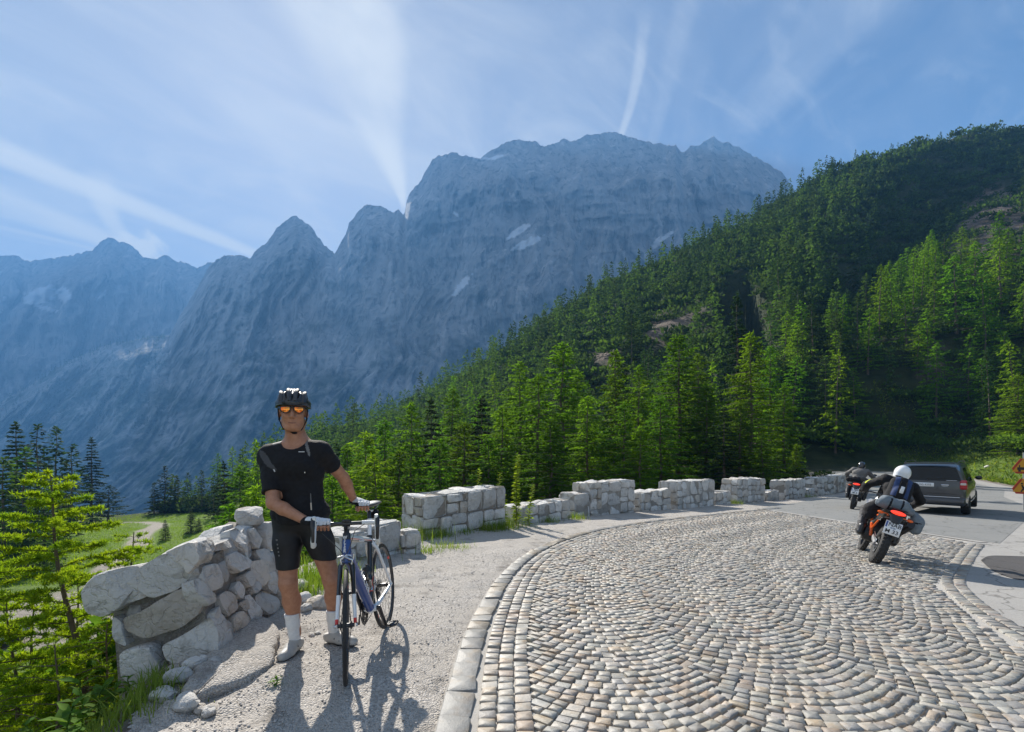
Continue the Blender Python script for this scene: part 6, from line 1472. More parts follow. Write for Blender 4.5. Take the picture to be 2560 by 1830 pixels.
# ---------------------------------------------------------------- the cyclist
def cyclist():
    root = empty('person', (-1.42, 3.35, 0)); O = np.array((-1.42, 3.35, 0.0))
    tag(root, 'standing cyclist in black jersey and shorts with black helmet and mirrored orange sunglasses', 'person')
    def W(u, v, y): return np.array(px2w(u, v, y))
    shR, shL = W(674, 1140, 3.29), W(800, 1131, 3.31)
    elR, wrR = W(683, 1258, 3.15), W(766, 1303, 3.065)
    elL, wrL = np.array((-1.238, 3.52, 1.208)), saddle_pt(.06, -.095, .050)
    hipR, hipL = np.array((-1.555, 3.32, .92)), np.array((-1.372, 3.32, .92))
    knR, knL = np.array((-1.522, 3.265, .50)), np.array((-1.262, 3.36, .495))
    anR, anL = np.array((-1.508, 3.335, .095)), np.array((-1.30, 3.50, .09))
    face = np.array((.36, -.93, -.03)); face /= np.linalg.norm(face); side = np.array((face[1], -face[0], 0))*-1; side /= np.linalg.norm(side)   # side: to the picture's right
    hc = np.array((-1.496, 3.28, 1.668)); up = np.array((0, 0, 1.0))
    yaw = math.atan2(face[0], -face[1]); HR = Matrix.Rotation(yaw, 4, 'Z')
    def hp(a, f, z): return hc+side*a+face*f+up*z
    def torso(B, k=.05):
        B.ell((-1.463, 3.325, .955), (.168, .128, .125), k); B.ell((-1.470, 3.315, 1.09), (.153, .118, .15), k); B.ell((-1.480, 3.31, 1.25), (.172, .118, .15), k)
        B.ell((-1.482, 3.305, 1.335), (.150, .10, .085), k); B.cone(shR, shL, .062, .062, k); B.ell((-1.452, 3.40, .95), (.14, .075, .11), k)
        for s_ in (shR, shL): B.cone((-1.49, 3.32, 1.44), s_, .052, .055, k)
        B.ell((-1.545, 3.225, 1.30), (.075, .04, .06), .04); B.ell((-1.415, 3.225, 1.30), (.075, .04, .06), .04)
    def arms(B):
        B.cone(shR, elR, .058, .041, .03); B.cone(shL, elL, .058, .041, .03)
        for e, w in ((elR, wrR), (elL, wrL)):
            m_ = e+(w-e)*.3; B.chain([e, m_, w], [.040, .041, .027], .02)
    def legs(B):
        for h, k_, a in ((hipR, knR, anR), (hipL, knL, anL)):
            t = h+(k_-h)*.35; B.chain([h, t, k_], [.088, .081, .055], .04)
            c = k_+(a-k_)*.32+np.array((0, .022, 0)); B.chain([k_, c, a+np.array((0, 0, .05)), a], [.054, .056, .034, .034], .03); B.ell(k_+np.array((0, -.018, .01)), .046, .02)
    B = Field(); torso(B); arms(B); legs(B)
    B.cone((-1.485, 3.325, 1.42), (-1.495, 3.295, 1.57), .064, .060, .03); B.cone((-1.56, 3.325, 1.42), (-1.50, 3.315, 1.50), .04, .045, .04); B.cone((-1.41, 3.325, 1.42), (-1.48, 3.315, 1.50), .04, .045, .04)
    B.ell(hp(0, -.012, .03), (.083, .098, .103), .02, HR); B.ell(hp(0, .028, -.045), (.070, .066, .080), .02, HR); B.ell(hp(0, .062, -.103), (.034, .026, .024), .025, HR)
    for s_ in (-1, 1):
        B.cone(hp(s_*.063, -.03, -.068), hp(s_*.030, .055, -.108), .021, .019, .03); B.ell(hp(s_*.040, .075, -.025), (.022, .016, .018), .02, HR)
        B.ell(hp(s_*.086, -.012, -.012), (.011, .020, .033), .006, HR); B.ell(hp(s_*.032, .085, .018), (.017, .01, .012), .006, HR)
    B.cone(hp(0, .088, .018), hp(0, .114, -.032), .009, .014, .010); B.ell(hp(-.014, .100, -.036), .009, .006); B.ell(hp(.014, .100, -.036), .009, .006)
    B.ell(hp(0, .088, -.070), (.026, .010, .0075), .006, HR); B.ell(hp(0, .086, -.083), (.022, .010, .0075), .006, HR); B.cone(hp(-.024, .099, -.076), hp(.024, .099, -.076), .0025, .0025, .004, True)
    F = B.grid(.0058); 
    skin_obj('body', F, SKIN, root, it=2, org=O)
    mb = MB(); q = [hp(a, .0972-abs(a)*.30, -.0758+abs(a)*.10) for a in (-.026, -.013, 0, .013, .026)]; mb.tube([p-O for p in q], [.001, .0026, .0032, .0026, .001], 6); mb.build('mouth', mat('lips', (.16, .06, .05), .5), root)
    # jersey
    J = Field(); torso(J); J.cone(shR, elR, .061, .050, .03); J.cone(shL, elL, .060, .052, .03)
    J.ell((-1.463, 3.31, .98), (.165, .128, .10), .05)
    box_ = J.bounds(.03); G = J.grid(.0062, .008, box_); TF = Field(); torso(TF); TF.ell((-1.463, 3.31, .98), (.165, .128, .10), .05); ft = TF.grid(.0062, .008, box_)[0]; sR = shR+(elR-shR)*.78; sL = shL+(elL-shL)*.56
    f, lo, h = G; ax = [lo[i]+h*np.arange(f.shape[i]) for i in range(3)]; X, Y, Z = np.meshgrid(*ax, indexing='ij', sparse=True)
    dR = elR-shR; dR = dR/np.linalg.norm(dR); dL = elL-shL; dL = dL/np.linalg.norm(dL)
    pr = (X-sR[0])*dR[0]+(Y-sR[1])*dR[1]+(Z-sR[2])*dR[2]; farR = .15-np.sqrt((X-elR[0])**2+(Y-elR[1])**2+(Z-elR[2])**2)
    pl = (X-sL[0])*dL[0]+(Y-sL[1])*dL[1]+(Z-sL[2])*dL[2]; farL = .16-np.sqrt((X-elL[0])**2+(Y-elL[1])**2+(Z-elL[2])**2)
    f = np.maximum(f, np.minimum(np.minimum(pr, farR), ft+.002)); f = np.maximum(f, np.minimum(np.minimum(pl, farL), ft+.002)); f = np.maximum(f, .935-.03*np.cos((X+1.47)*12)-Z)
    ncl = (X+1.497)**2+(Y-3.262)**2; f = np.maximum(f, np.minimum(.092-np.sqrt((X+1.487)**2+(Y-3.255)**2+((Z-1.495)*1.1)**2), Z-1.36)); f = np.maximum(f, Z-1.495)
    rgj = np.random.default_rng(3)
    def folds(V):
        n = .0058*fbm(V[:, 0]*9+V[:, 2]*6, V[:, 2]*14-V[:, 0]*9, V[:, 1]*6, 3)+.007*ridged(V[:, 0]*7+V[:, 2]*9, V[:, 2]*5-V[:, 0]*4, 3.3, 2)*smooth(1.25, 1.0, V[:, 2]); c = np.stack([np.full(len(V), -1.475), np.full(len(V), 3.31), V[:, 2]], 1)
        return V+unit(V-c)*n[:, None]
    def tone_(C):
        u = U0+FPX*C[:, 0]/C[:, 1]; v = HOR-FPX*(C[:, 2]-CAM_Z)/C[:, 1]; fr = C[:, 1] < 3.33
        e = lambda cu, cv, a, b, t: (((u-cu)*math.cos(t)+(v-cv)*math.sin(t))/a)**2+(((v-cv)*math.cos(t)-(u-cu)*math.sin(t))/b)**2 < 1
        g = e(664, 1148, 26, 8, 1.0) | e(680, 1166, 14, 4.5, .75) | e(698, 1103, 20, 5, -.5) | e(686, 1175, 4, 6, -.4); return np.where(fr & g, 1, np.where(fr & e(768, 1118, 4, 24, -.25), 2, 0))
    jr = skin_obj('jersey', (f.astype(np.float32), lo, h), [BLACK_CLOTH, mat('sleeve_grey', (.04, .04, .044), .6), GREY_CLOTH], root, pick=tone_, it=2, fold=folds, org=O)
    def near_surf(p, d):
        # first hit of the jersey along d
        ok, loc, nrm, _ = jr.closest_point_on_mesh(Vector(p)-Vector(O)); return np.array(loc), np.array(nrm)
    def badge(name, u, v, w, hgt, m_, y0=3.15, ang=0):
        p = np.array(px2w(u, v, y0)); d = p-np.array((0, 0, CAM_Z)); d /= np.linalg.norm(d); ok, loc, nrm, _ = jr.ray_cast(Vector(np.array((0, 0, CAM_Z))-O), Vector(d))
        if not ok: return
        M = frame(np.array(loc)+np.array(nrm)*.0022, Vector(nrm).cross(Vector((0, 0, 1)))*-1, (0, 0, 1)) @ Matrix.Rotation(ang, 4, 'Z')
        b = MB(); b.box((0, 0, 0), (w, hgt, .0024), None, .0008); o = b.build(name, m_, root); o.data.transform(M)
    badge('chest_logo', 754, 1130, .040, .005, WHITE_CLOTH); badge('zip', 777, 1250, .006, .09, GREY_CLOTH, ang=.05); badge('zip', 778, 1272, .008, .08, mat('pale_piping', (.62, .52, .42), .7), ang=.06)
    badge('zip_pull', 762, 1181, .005, .010, CHROME); badge('sleeve_logo', 686, 1176, .006, .018, WHITE_CLOTH, ang=.5)
    # shorts
    S = Field(); S.ell((-1.463, 3.325, .955), (.168, .128, .125), .05)
    for h_, k_ in ((hipR, knR), (hipL, knL)): t = h_+(k_-h_)*.35; S.chain([h_, t, k_], [.090, .083, .060], .04)
    S.ell((-1.452, 3.40, .95), (.14, .075, .11), .05)
    G = S.grid(.0062, .005); G = cut(G, [((0, 0, 1.02), (0, 0, 1))]); f, lo, h = G; ax = [lo[i]+h*np.arange(f.shape[i]) for i in range(3)]; X, Y, Z = np.meshgrid(*ax, indexing='ij', sparse=True)
    hem = np.where(X < -1.42, .600, .655-.10*(X+1.32)); f = np.maximum(f, hem-Z)
    so = skin_obj('cycling_shorts', (f.astype(np.float32), lo, h), BLACK_LYCRA, root, org=O)
    for z_, w_ in ((.80, .014), (.77, .009), (.745, .009), (.72, .009), (.695, .009)):
        ok, loc, nrm, _ = so.ray_cast(Vector(np.array((0, 0, CAM_Z))-O), (Vector((-1.592+(.8-z_)*.14, 3.25, z_))-Vector((0, 0, CAM_Z))).normalized())
        if ok: b = MB(); b.box((0, 0, 0), (w_, .010, .002)); o = b.build('thigh_print', GREY_CLOTH, root); o.data.transform(frame(np.array(loc)+np.array(nrm)*.001, Vector(nrm).cross(Vector((0, 0, 1)))*-1, (0, 0, 1)))
    # socks and shoes
    for a, k_, top, d in ((anR, knR, .285, np.array((-.10, -.99, 0))), (anL, knL, .265, np.array((.96, -.27, 0)))):
        K = Field(); ax_ = (k_-a)/np.linalg.norm(k_-a); K.chain([a-ax_*.03, a+ax_*.05, a+ax_*.12, a+ax_*.2], [.036, .034, .0395, .048], .02)
        G = cut(K.grid(.005, .002), [((0, 0, top), (0, 0, 1))]); skin_obj('sock', G, WHITE_CLOTH, root, org=O)
        d = d/np.linalg.norm(d); n_ = np.array((-d[1], d[0], 0)); z0 = float(plane_z(a[0], a[1]))+.012; b0 = np.array((a[0], a[1], z0))
        H = Field(); H.cone(b0-d*.045+up*.045, b0+d*.06+up*.04, .036, .038, .03); H.cone(b0+d*.06+up*.037, b0+d*.165+up*.026, .039, .026, .03); H.cone(b0+d*.10+n_*.012+up*.03, b0+d*.15+n_*.010+up*.028, .034, .028, .03)
        H.cone(b0-d*.012+up*.05, b0-d*.006+up*.075, .041, .040, .03)
        G = cut(H.grid(.005, .001), [((0, 0, z0+.010), (0, 0, -1)), ((a[0], a[1], z0+.088), tuple(up-d*.32))]); skin_obj('shoe', G, SHOE, root, org=O)
        G = cut(H.grid(.005, .003), [((0, 0, z0+.012), (0, 0, 1)), ((0, 0, z0), (0, 0, -1))]); so_ = skin_obj('sole', G, BLACK_PLAST, root, it=1, org=O)
        mb = MB()
        for q in (.035, .075): c = b0+d*q+up*(.076-.25*q); mb.tube([c-n_*.045-up*.02-O, c-n_*.02+up*.004-O, c+n_*.02+up*.004-O, c+n_*.045-up*.02-O], .006, 6, flat=(1.0, 1))
        mb.build('shoe_strap', GREY_CLOTH, root)
    # gloves: the right hand folds over the bar, the left one over the saddle
    def grip(G, a, f, wr, tw, curl, thumb_, side_mat):
        # G grip centre on top, a along the knuckles, f where the fingers point
        Hf = Field(); kn = [G+a*(.0215*(i-1.5))+f*(.004-.003*abs(i-1.2))+up*(.017-.002*i) for i in range(4)]
        tips = [[k+f*.030+up*-.004, k+f*.040+up*-.034, k+f*(.040-curl)+up*-.056] for k in kn]
        hand(Hf, wr+unit(G-wr)*.02, kn, tips, [G+q[0]*a+q[1]*f+q[2]*up for q in thumb_]); Hf.cone(wr-unit(G-wr)*.01, wr+unit(G-wr)*.03, .031, .029, .015)
        def pick(C):
            d = C-G; return np.where((d@f > .012) & (C[:, 2] < G[2]-.012), 2, np.where(((C-wr)@unit(G-wr) < .012) | ((d@a < -.034) & (C[:, 2] < G[2]+.012)) | (C[:, 2] < G[2]-.008), 1, 0))
        skin_obj('glove', Hf.grid(.0030), [WHITE_CLOTH, BLACK_CLOTH, SKIN], root, pick=pick, it=1, org=O)
    p0, p1 = bar_pt(0, -.172, 0), bar_pt(0, -.10, 0); a = unit(p1-p0); fw = unit(np.array((a[1], -a[0], 0))); fw = fw if fw[1] < 0 else -fw
    grip(bar_pt(0, -.138, .012), a, fw, wrR, 0, .020, [(-.01, -.045, .012), (.028, -.050, -.002), (.046, -.034, -.016), (.052, -.014, -.022)], 0)
    G = saddle_pt(.10, -.012, .016); fw = unit(np.array((.25, -.97, 0))); a = np.array((-fw[1], fw[0], 0))
    grip(G, a, fw, wrL, 0, .022, [(-.035, -.03, -.004), (-.052, .0, -.022), (-.050, .026, -.036), (-.040, .044, -.044)], 0)
    # helmet: shell with ribs, brow, straps
    hel = empty('helmet', (0, 0, 0)); hel.parent = root
    rings = []; n = 40
    def shell(az, el, off=0.0):
        r = np.array((.114, .140, .098))*(1+off); d = np.array((math.cos(el)*math.sin(az), math.cos(el)*math.cos(az), math.sin(el)))
        b = .012*math.sin(max(el, 0)*2)*(1 if abs(math.sin(az*3.5)) > .5 else 0)
        p = d*r; return hp(p[0], p[1]-.018-.012*max(0, -math.cos(az)), p[2]+.062)-O
    H = MB(); els = [-.17, -.09, .05, .25, .45, .65, .85, 1.05, 1.25, 1.42]
    V = []; m_ = 72
    for e in els:
        for i in range(m_):
            az = 2*math.pi*i/m_; dip = .10*smooth(.7, 1.6, abs((az+math.pi) % (2*math.pi)-math.pi))*(1-smooth(1.8, 2.6, abs((az+math.pi) % (2*math.pi)-math.pi)))
            x_ = math.sin(az)*math.cos(e); lane = abs(((x_*3.3)+.5) % 1-.5)*2     # ribs run front to back
            groove = -.13*smooth(.52, .30, lane)*smooth(.10, .30, e)*smooth(1.45, 1.2, e)
            V.append(shell(az, e-(.14*smooth(.7, 1.5, abs((az+math.pi) % (2*math.pi)-math.pi)) if e < 0 else 0), groove+(-.02 if e == els[0] else 0)))
    top = hp(0, -.018, .160)-O; V.append(top); Fq = [(k*m_+i, k*m_+(i+1) % m_, (k+1)*m_+(i+1) % m_, (k+1)*m_+i) for k in range(len(els)-1) for i in range(m_)]+[((len(els)-1)*m_+i, (len(els)-1)*m_+(i+1) % m_, len(V)-1) for i in range(m_)]
    H.add(np.array(V), Fq); H.build('shell', mat('helmet_shell', (.026, .03, .036), .4, coat=.25), hel, 50)
    H = MB()
    for r_, z_ in ((1.0, 0),): H.tube([shell(2*math.pi*i/36, -.165-.14*smooth(.7, 1.5, abs((2*math.pi*i/36+math.pi) % (2*math.pi)-math.pi)), -.015) for i in range(37)], .0065, 6, caps=False)
    H.build('rim', BLACK_PLAST, hel)
    for q in (-.62, -.21, .21, .62):                              # raised ribs that catch the light
        H = MB(); P = []
        for a in np.linspace(.10, 2.7, 14):
            x_ = q*.116*(math.sin(a)*.35+.65); zz = max(0, 1-(x_/.116)**2-(math.cos(a))**2*.98); P.append(hp(x_, math.cos(a)*.140-.020, .062+.099*math.sqrt(zz))-O)
        H.tube(P, .008, 6, flat=(1.7, .7), up=(0, 0, 1)); H.build('rib', mat('helmet_rib', (.045, .05, .058), .65), hel)
    ST = MB()
    for s_ in (-1, 1):
        ch = hp(0, .05, -.140)-O; e0 = hp(s_*.092, .02, .02)-O; e1 = hp(s_*.090, -.05, .01)-O; j = hp(s_*.085, .005, -.055)-O; j2 = hp(s_*.056, .045, -.118)-O
        ST.tube([e0, j, j2, ch], .0058, 5, flat=(1.2, .5)); ST.tube([e1, j], .005, 5, flat=(1.2, .5))
    ST.ball(hp(.012, .055, -.141)-O, (.02, .008, .009)); ST.build('chin_strap', BLACK_CLOTH, hel)
    # sunglasses
    gl = empty('sunglasses', (0, 0, 0)); gl.parent = root
    lens = mat('mirror_orange', (.95, .16, .02), .10, (1.0, .36, .04), 45, metal=.75, coat=.5, contrast=(.4, .6))
    for s_ in (-1, 1):
        def gp(a, z, o=0): return hp(s_*a*1.06, .107-((a-.03)/.07)**2*.028*(1 if a > .03 else .25)+o, z-.006)-O
        out = [(.010,.036),(.022,.040),(.048,.039),(.066,.034),(.067,.016),(.058,.003),(.040,-.003),(.024,.002),(.012,.016)]
        L_ = MB(); c = gp(.038, .02, .004); P = [gp(a, z) for a, z in out]; mid_ = [gp(.038+(a-.038)*.5, .02+(z-.02)*.5, .003) for a, z in out]; n = len(P)
        L_.add(P+mid_+[c], [(i, (i+1) % n, n+(i+1) % n, n+i) for i in range(n)]+[(n+i, n+(i+1) % n, 2*n) for i in range(n)]); L_.build('lens', lens, gl, 80)
        Fm = MB(); Fm.tube([gp(a, z, .001) for a, z in out+out[:1]], .0036, 6); Fm.tube([gp(.067, .030), hp(s_*.087, .06, .028)-O, hp(s_*.090, -.01, .02)-O], .004, 6, flat=(.6, 1.4)); Fm.build('frame', BLACK_PLAST, gl)
    Fm = MB(); Fm.tube([hp(-.014, .1045, .032)-O, hp(0, .108, .034)-O, hp(.014, .1045, .032)-O], .0042, 6); Fm.build('bridge', BLACK_PLAST, gl)
cyclist()
# ---------------------------------------------------------------- motorcycles and riders
def moto_matrix(pr, pf, lean, lift=0.0):
    a, b = np.array((*pr, float(plane_z(*pr))+lift)), np.array((*pf, float(plane_z(*pf))+lift))
    f = Vector(b-a).normalized(); l = Vector((0,0,1)).cross(f).normalized(); u = f.cross(l)
    return Matrix.Translation(Vector(a)) @ (Matrix((f, l, u)).transposed() @ Matrix.Rotation(lean, 3, 'X')).to_4x4()
def on_matrix(o, M): o.matrix_basis = M; return o
SMOKED = mat('smoked_lens', (.02, .02, .022), .08, coat=.6)
TAIL = mat('tail_light', (.75, .03, .015), .25, emit=(1.0, .05, .02, .5), coat=.5)
PLATE = mat('number_plate', (.74, .75, .76), .4)
def motorcycle(label, M, body, accent, plate_text, big=True):
    root = on_matrix(empty('motorcycle'), M); tag(root, label, 'motorcycle', 'motorcycles riding away on the bend')
    R_, F_ = .325, .335; fx = 1.49
    def part(mb, name, m_, sharp=40): return mb.build(name, m_, root, sharp)
    for cx, r, w, hub in ((0, R_, .072, .04), (fx, F_, .05, .03)):
        wh = empty('wheel', (cx, 0, r)); wh.parent = root
        t = MB(); t.ring((0,0,0), (0,1,0), r-w, w, 40, 12, sq=(1, 1.0)); t.build('tyre', RUBBER, wh, 60)
        k = MB()
        for i in range(30):
            for q in (-1, 0, 1):
                a = 2*math.pi*(i+.5*(q % 2))/30; b_ = q*.62; rr = r-w+w*math.cos(b_)*1.0; c = np.array((rr*math.cos(a), w*math.sin(b_), rr*math.sin(a)))
                k.box(c, (.018, .030, .034) if w > .06 else (.014, .022, .028), Matrix.Rotation(-a, 3, 'Y'))
        k.build('tread', RUBBER, wh)
        t = MB(); t.ring((0,0,0), (0,1,0), r-2*w-.004, .016, 40, 6, sq=(.8, 2.2)); t.build('rim', DARK_METAL, wh)
        t = MB(); t.lathe([(.02,-.08),(hub+.02,-.05),(hub,-.03),(hub,.03),(hub+.02,.05),(.02,.08)], (0,0,0), (0,1,0), 16); t.build('hub', DARK_METAL, wh)
        t = MB()
        for i in range(20): a = 2*math.pi*i/20; t.tube([(hub*math.cos(a+.5), .03*(-1)**i, hub*math.sin(a+.5)), ((r-2*w)*math.cos(a), 0, (r-2*w)*math.sin(a))], .003, 4, caps=False)
        t.build('spokes', DARK_METAL, wh)
        t = MB(); t.ring((0, .062, 0), (0,1,0), .115, .02, 30, 4, sq=(1, .12)); t.build('brake_disc', CHROME, wh)
    m = MB(); m.tube([(0,.085,R_), (.30,.085,R_+.06), (.52,.06,.42)], .03, 8, flat=(.7,1.3)); m.tube([(0,-.085,R_), (.30,-.085,R_+.06), (.52,-.06,.42)], .03, 8, flat=(.7,1.3)); part(m, 'swingarm', mat('swingarm_metal', (.35,.35,.36), .4, metal=.7))
    m = MB(); m.box((.74,0,.50), (.42,.34,.40), None, .07); m.box((.78,0,.74), (.26,.26,.22), None, .05); m.lathe([(.13,-.19),(.14,-.17),(.14,.17),(.13,.19)], (.66,0,.42), (0,1,0), 18); part(m, 'engine', mat('engine_black', (.03,.03,.032), .45, metal=.5))
    m = MB()
    for s_ in (-1, 1): m.tube([(1.12,s_*.05,.98), (.95,s_*.15,.82), (.55,s_*.14,.60), (.50,s_*.10,.40)], .024, 8); m.tube([(.62,s_*.12,.78), (.25,s_*.10,.80), (-.12,s_*.08,.86)], .018, 8); m.tube([(.55,s_*.12,.52), (.2,s_*.11,.78)], .016, 8)
    part(m, 'frame', accent)
    rings = []
    for x, w, z0, z1 in ((.62,.13,.78,.92),(.74,.19,.72,1.0),(.92,.23,.70,1.08),(1.06,.22,.74,1.09),(1.2,.12,.86,1.04)):
        rings.append([(x, w*math.cos(a)*(1 if abs(math.cos(a)) < .8 else .95), (z0+z1)/2+(z1-z0)/2*math.sin(a)) for a in np.linspace(0, 2*math.pi, 16, endpoint=False)])
    m = MB(); m.loft(rings); part(m, 'fuel_tank', body, 60)
    for s_ in (-1, 1):
        m = MB(); m.poly([(1.26,s_*.20,1.02),(1.10,s_*.27,.98),(.88,s_*.25,.72),(1.0,s_*.22,.56),(1.18,s_*.19,.72)][::s_], .025, (0, s_, 0)); part(m, 'side_fairing', body)
        m = MB(); m.poly([(.42,s_*.12,.86),(.05,s_*.105,.94),(-.20,s_*.08,.97),(-.10,s_*.10,.86),(.2,s_*.13,.72),(.42,s_*.14,.70)][::s_], .02, (0, s_, 0)); part(m, 'side_panel', BLACK_PLAST)
        m = MB(); m.tube([(1.36,s_*.10,.78), (1.46,s_*.10,.50), (fx,s_*.10,F_)], [.028,.028,.034], 10); m.tube([(1.14,s_*.10,1.14), (1.36,s_*.10,.70)], .024, 10); part(m, 'fork_tube', DARK_METAL)
        m = MB(); m.tube([(1.06,s_*.36,1.13), (1.10,s_*.40,1.24), (1.11,s_*.42,1.30)], .008, 6); m.ball((1.11,s_*.43,1.32), (.014,.062,.04), 12, 8); part(m, 'mirror', BLACK_PLAST)
        m = MB(); m.box((.60,s_*.20,.36), (.05,.13,.025), None, .006); part(m, 'foot_peg', DARK_METAL)
        m = MB(); m.ball((-.14,s_*.20,.86), (.03,.045,.025), 10, 6); m.tube([(-.12,s_*.08,.87),(-.13,s_*.18,.86)], .008, 6); part(m, 'indicator', ORANGE)
        m = MB(); m.ball((1.12,s_*.40,1.12), (.07,.05,.06), 10, 6); part(m, 'hand_guard', BLACK_PLAST)
    rings = []
    for x, w, z in ((-.20,.09,.93),(-.05,.13,.93),(.18,.15,.89),(.42,.13,.85),(.60,.10,.88),(.70,.08,.93)): rings.append([(x, w*math.cos(a), z+.045*math.sin(a)) for a in np.linspace(0, 2*math.pi, 12, endpoint=False)])
    m = MB(); m.loft(rings); part(m, 'seat', mat('seat_vinyl', (.02,.02,.022), .6), 60)
    m = MB(); m.tube([(.55,.0,.97),(.0,0,.98)], .004, 4); m.box((-.10,0,.985), (.28,.24,.02), None, .008); part(m, 'luggage_rack', BLACK_PLAST)
    m = MB(); m.tube([(.2,0,.84),(-.10,0,.88),(-.26,0,.86),(-.32,0,.76)], [.09,.10,.085,.05], 10, flat=(1.1,.35), up=(0,0,1)); part(m, 'rear_fender', BLACK_PLAST)
    m = MB(); m.ball((-.262,0,.925), (.022,.105,.034), 16, 8); part(m, 'tail_light', TAIL)
    m = MB(); m.tube([(-.20,.0,.86),(-.28,.0,.70),(-.33,.0,.55)], [.05,.06,.055], 8, flat=(1.4,.25), up=(1,0,0)); part(m, 'plate_bracket', BLACK_PLAST)
    Rp = Matrix.Rotation(R(16), 3, 'Y'); pc = np.array((-.325,0,.665)); m = MB(); m.box(pc, (.006,.22,.22), Rp, .002); pl = part(m, 'number_plate', PLATE)
    o_ = np.array((-1,0,-.285)); o_ = o_/np.linalg.norm(o_); upv = np.array((-.276,0,.961)) if False else np.array((.2756,0,.961)); tl = np.array((0,-1,0))
    if plate_text:
        c = pc+o_*.0045
        text_on('plate_lettering', plate_text[0], .088, frame(c+upv*.055+tl*.016, tuple(tl), tuple(upv)), pl, BLACK_PLAST, .0008, bold=.0012)
        text_on('plate_lettering', plate_text[1], .088, frame(c-upv*.055, tuple(tl), tuple(upv)), pl, BLACK_PLAST, .0008, bold=.0012)
        m = MB(); m.box(c-tl*.094+upv*.055, (.002,.026,.10), Rp); m.build('plate_band', BLUE, pl)
        m = MB(); m.ball(c+upv*.002-tl*.02, (.002,.02,.02), 10, 6); m.ball(c+upv*.002+tl*.02, (.002,.02,.02), 10, 6); m.build('plate_seal', mat('seal', (.30,.34,.42), .5), pl)
    m = MB(); m.tube([(.62,-.17,.44),(.40,-.18,.46),(.22,-.19,.60)], .026, 10); m.tube([(.24,-.19,.58),(.0,-.215,.74),(-.16,-.225,.82)], [.055,.075,.068], 14, flat=(.8,1.1)); part(m, 'exhaust', mat('exhaust_black', (.04,.04,.042), .4, metal=.7))
    m = MB(); m.tube([(1.10,0,1.14),(1.09,.12,1.15),(1.05,.28,1.14),(1.01,.40,1.12)], .013, 8); m.tube([(1.10,0,1.14),(1.09,-.12,1.15),(1.05,-.28,1.14),(1.01,-.40,1.12)], .013, 8); part(m, 'handlebar', BLACK_PLAST)
    m = MB(); m.tube([(1.03,.30,1.13),(1.01,.41,1.12)], .018, 8); m.tube([(1.03,-.30,1.13),(1.01,-.41,1.12)], .018, 8); part(m, 'grip', RUBBER)
    m = MB(); m.ball((1.30,0,1.02), (.12,.14,.13), 14, 10); part(m, 'headlight', body)
    V = [(1.34-.10*abs(y)/.14-.25*z, y, 1.10+z) for z in (0, .1, .22) for y in (-.15, -.07, 0, .07, .15)]
    m = MB(); m.add(V, [(r*5+i, r*5+i+1, r*5+i+6, r*5+i+5) for r in (0, 1) for i in range(4)]); part(m, 'windscreen', SMOKED)
    m = MB(); m.tube([(fx-.30,0,.70),(fx-.08,0,.76),(fx+.16,0,.70)], [.05,.07,.045], 10, flat=(1.2,.35), up=(0,0,1)); part(m, 'front_fender', body)
    m = MB(); m.tube([(.02,.062,R_+.04),(.5,.07,.50)], .008, 4); m.tube([(.02,.062,R_-.06),(.5,.07,.40)], .008, 4); m.box((.1,.085,R_+.075), (.28,.012,.05), Matrix.Rotation(R(-8), 3, 'Y'), .004); part(m, 'chain_guard', CHROME)
    return root
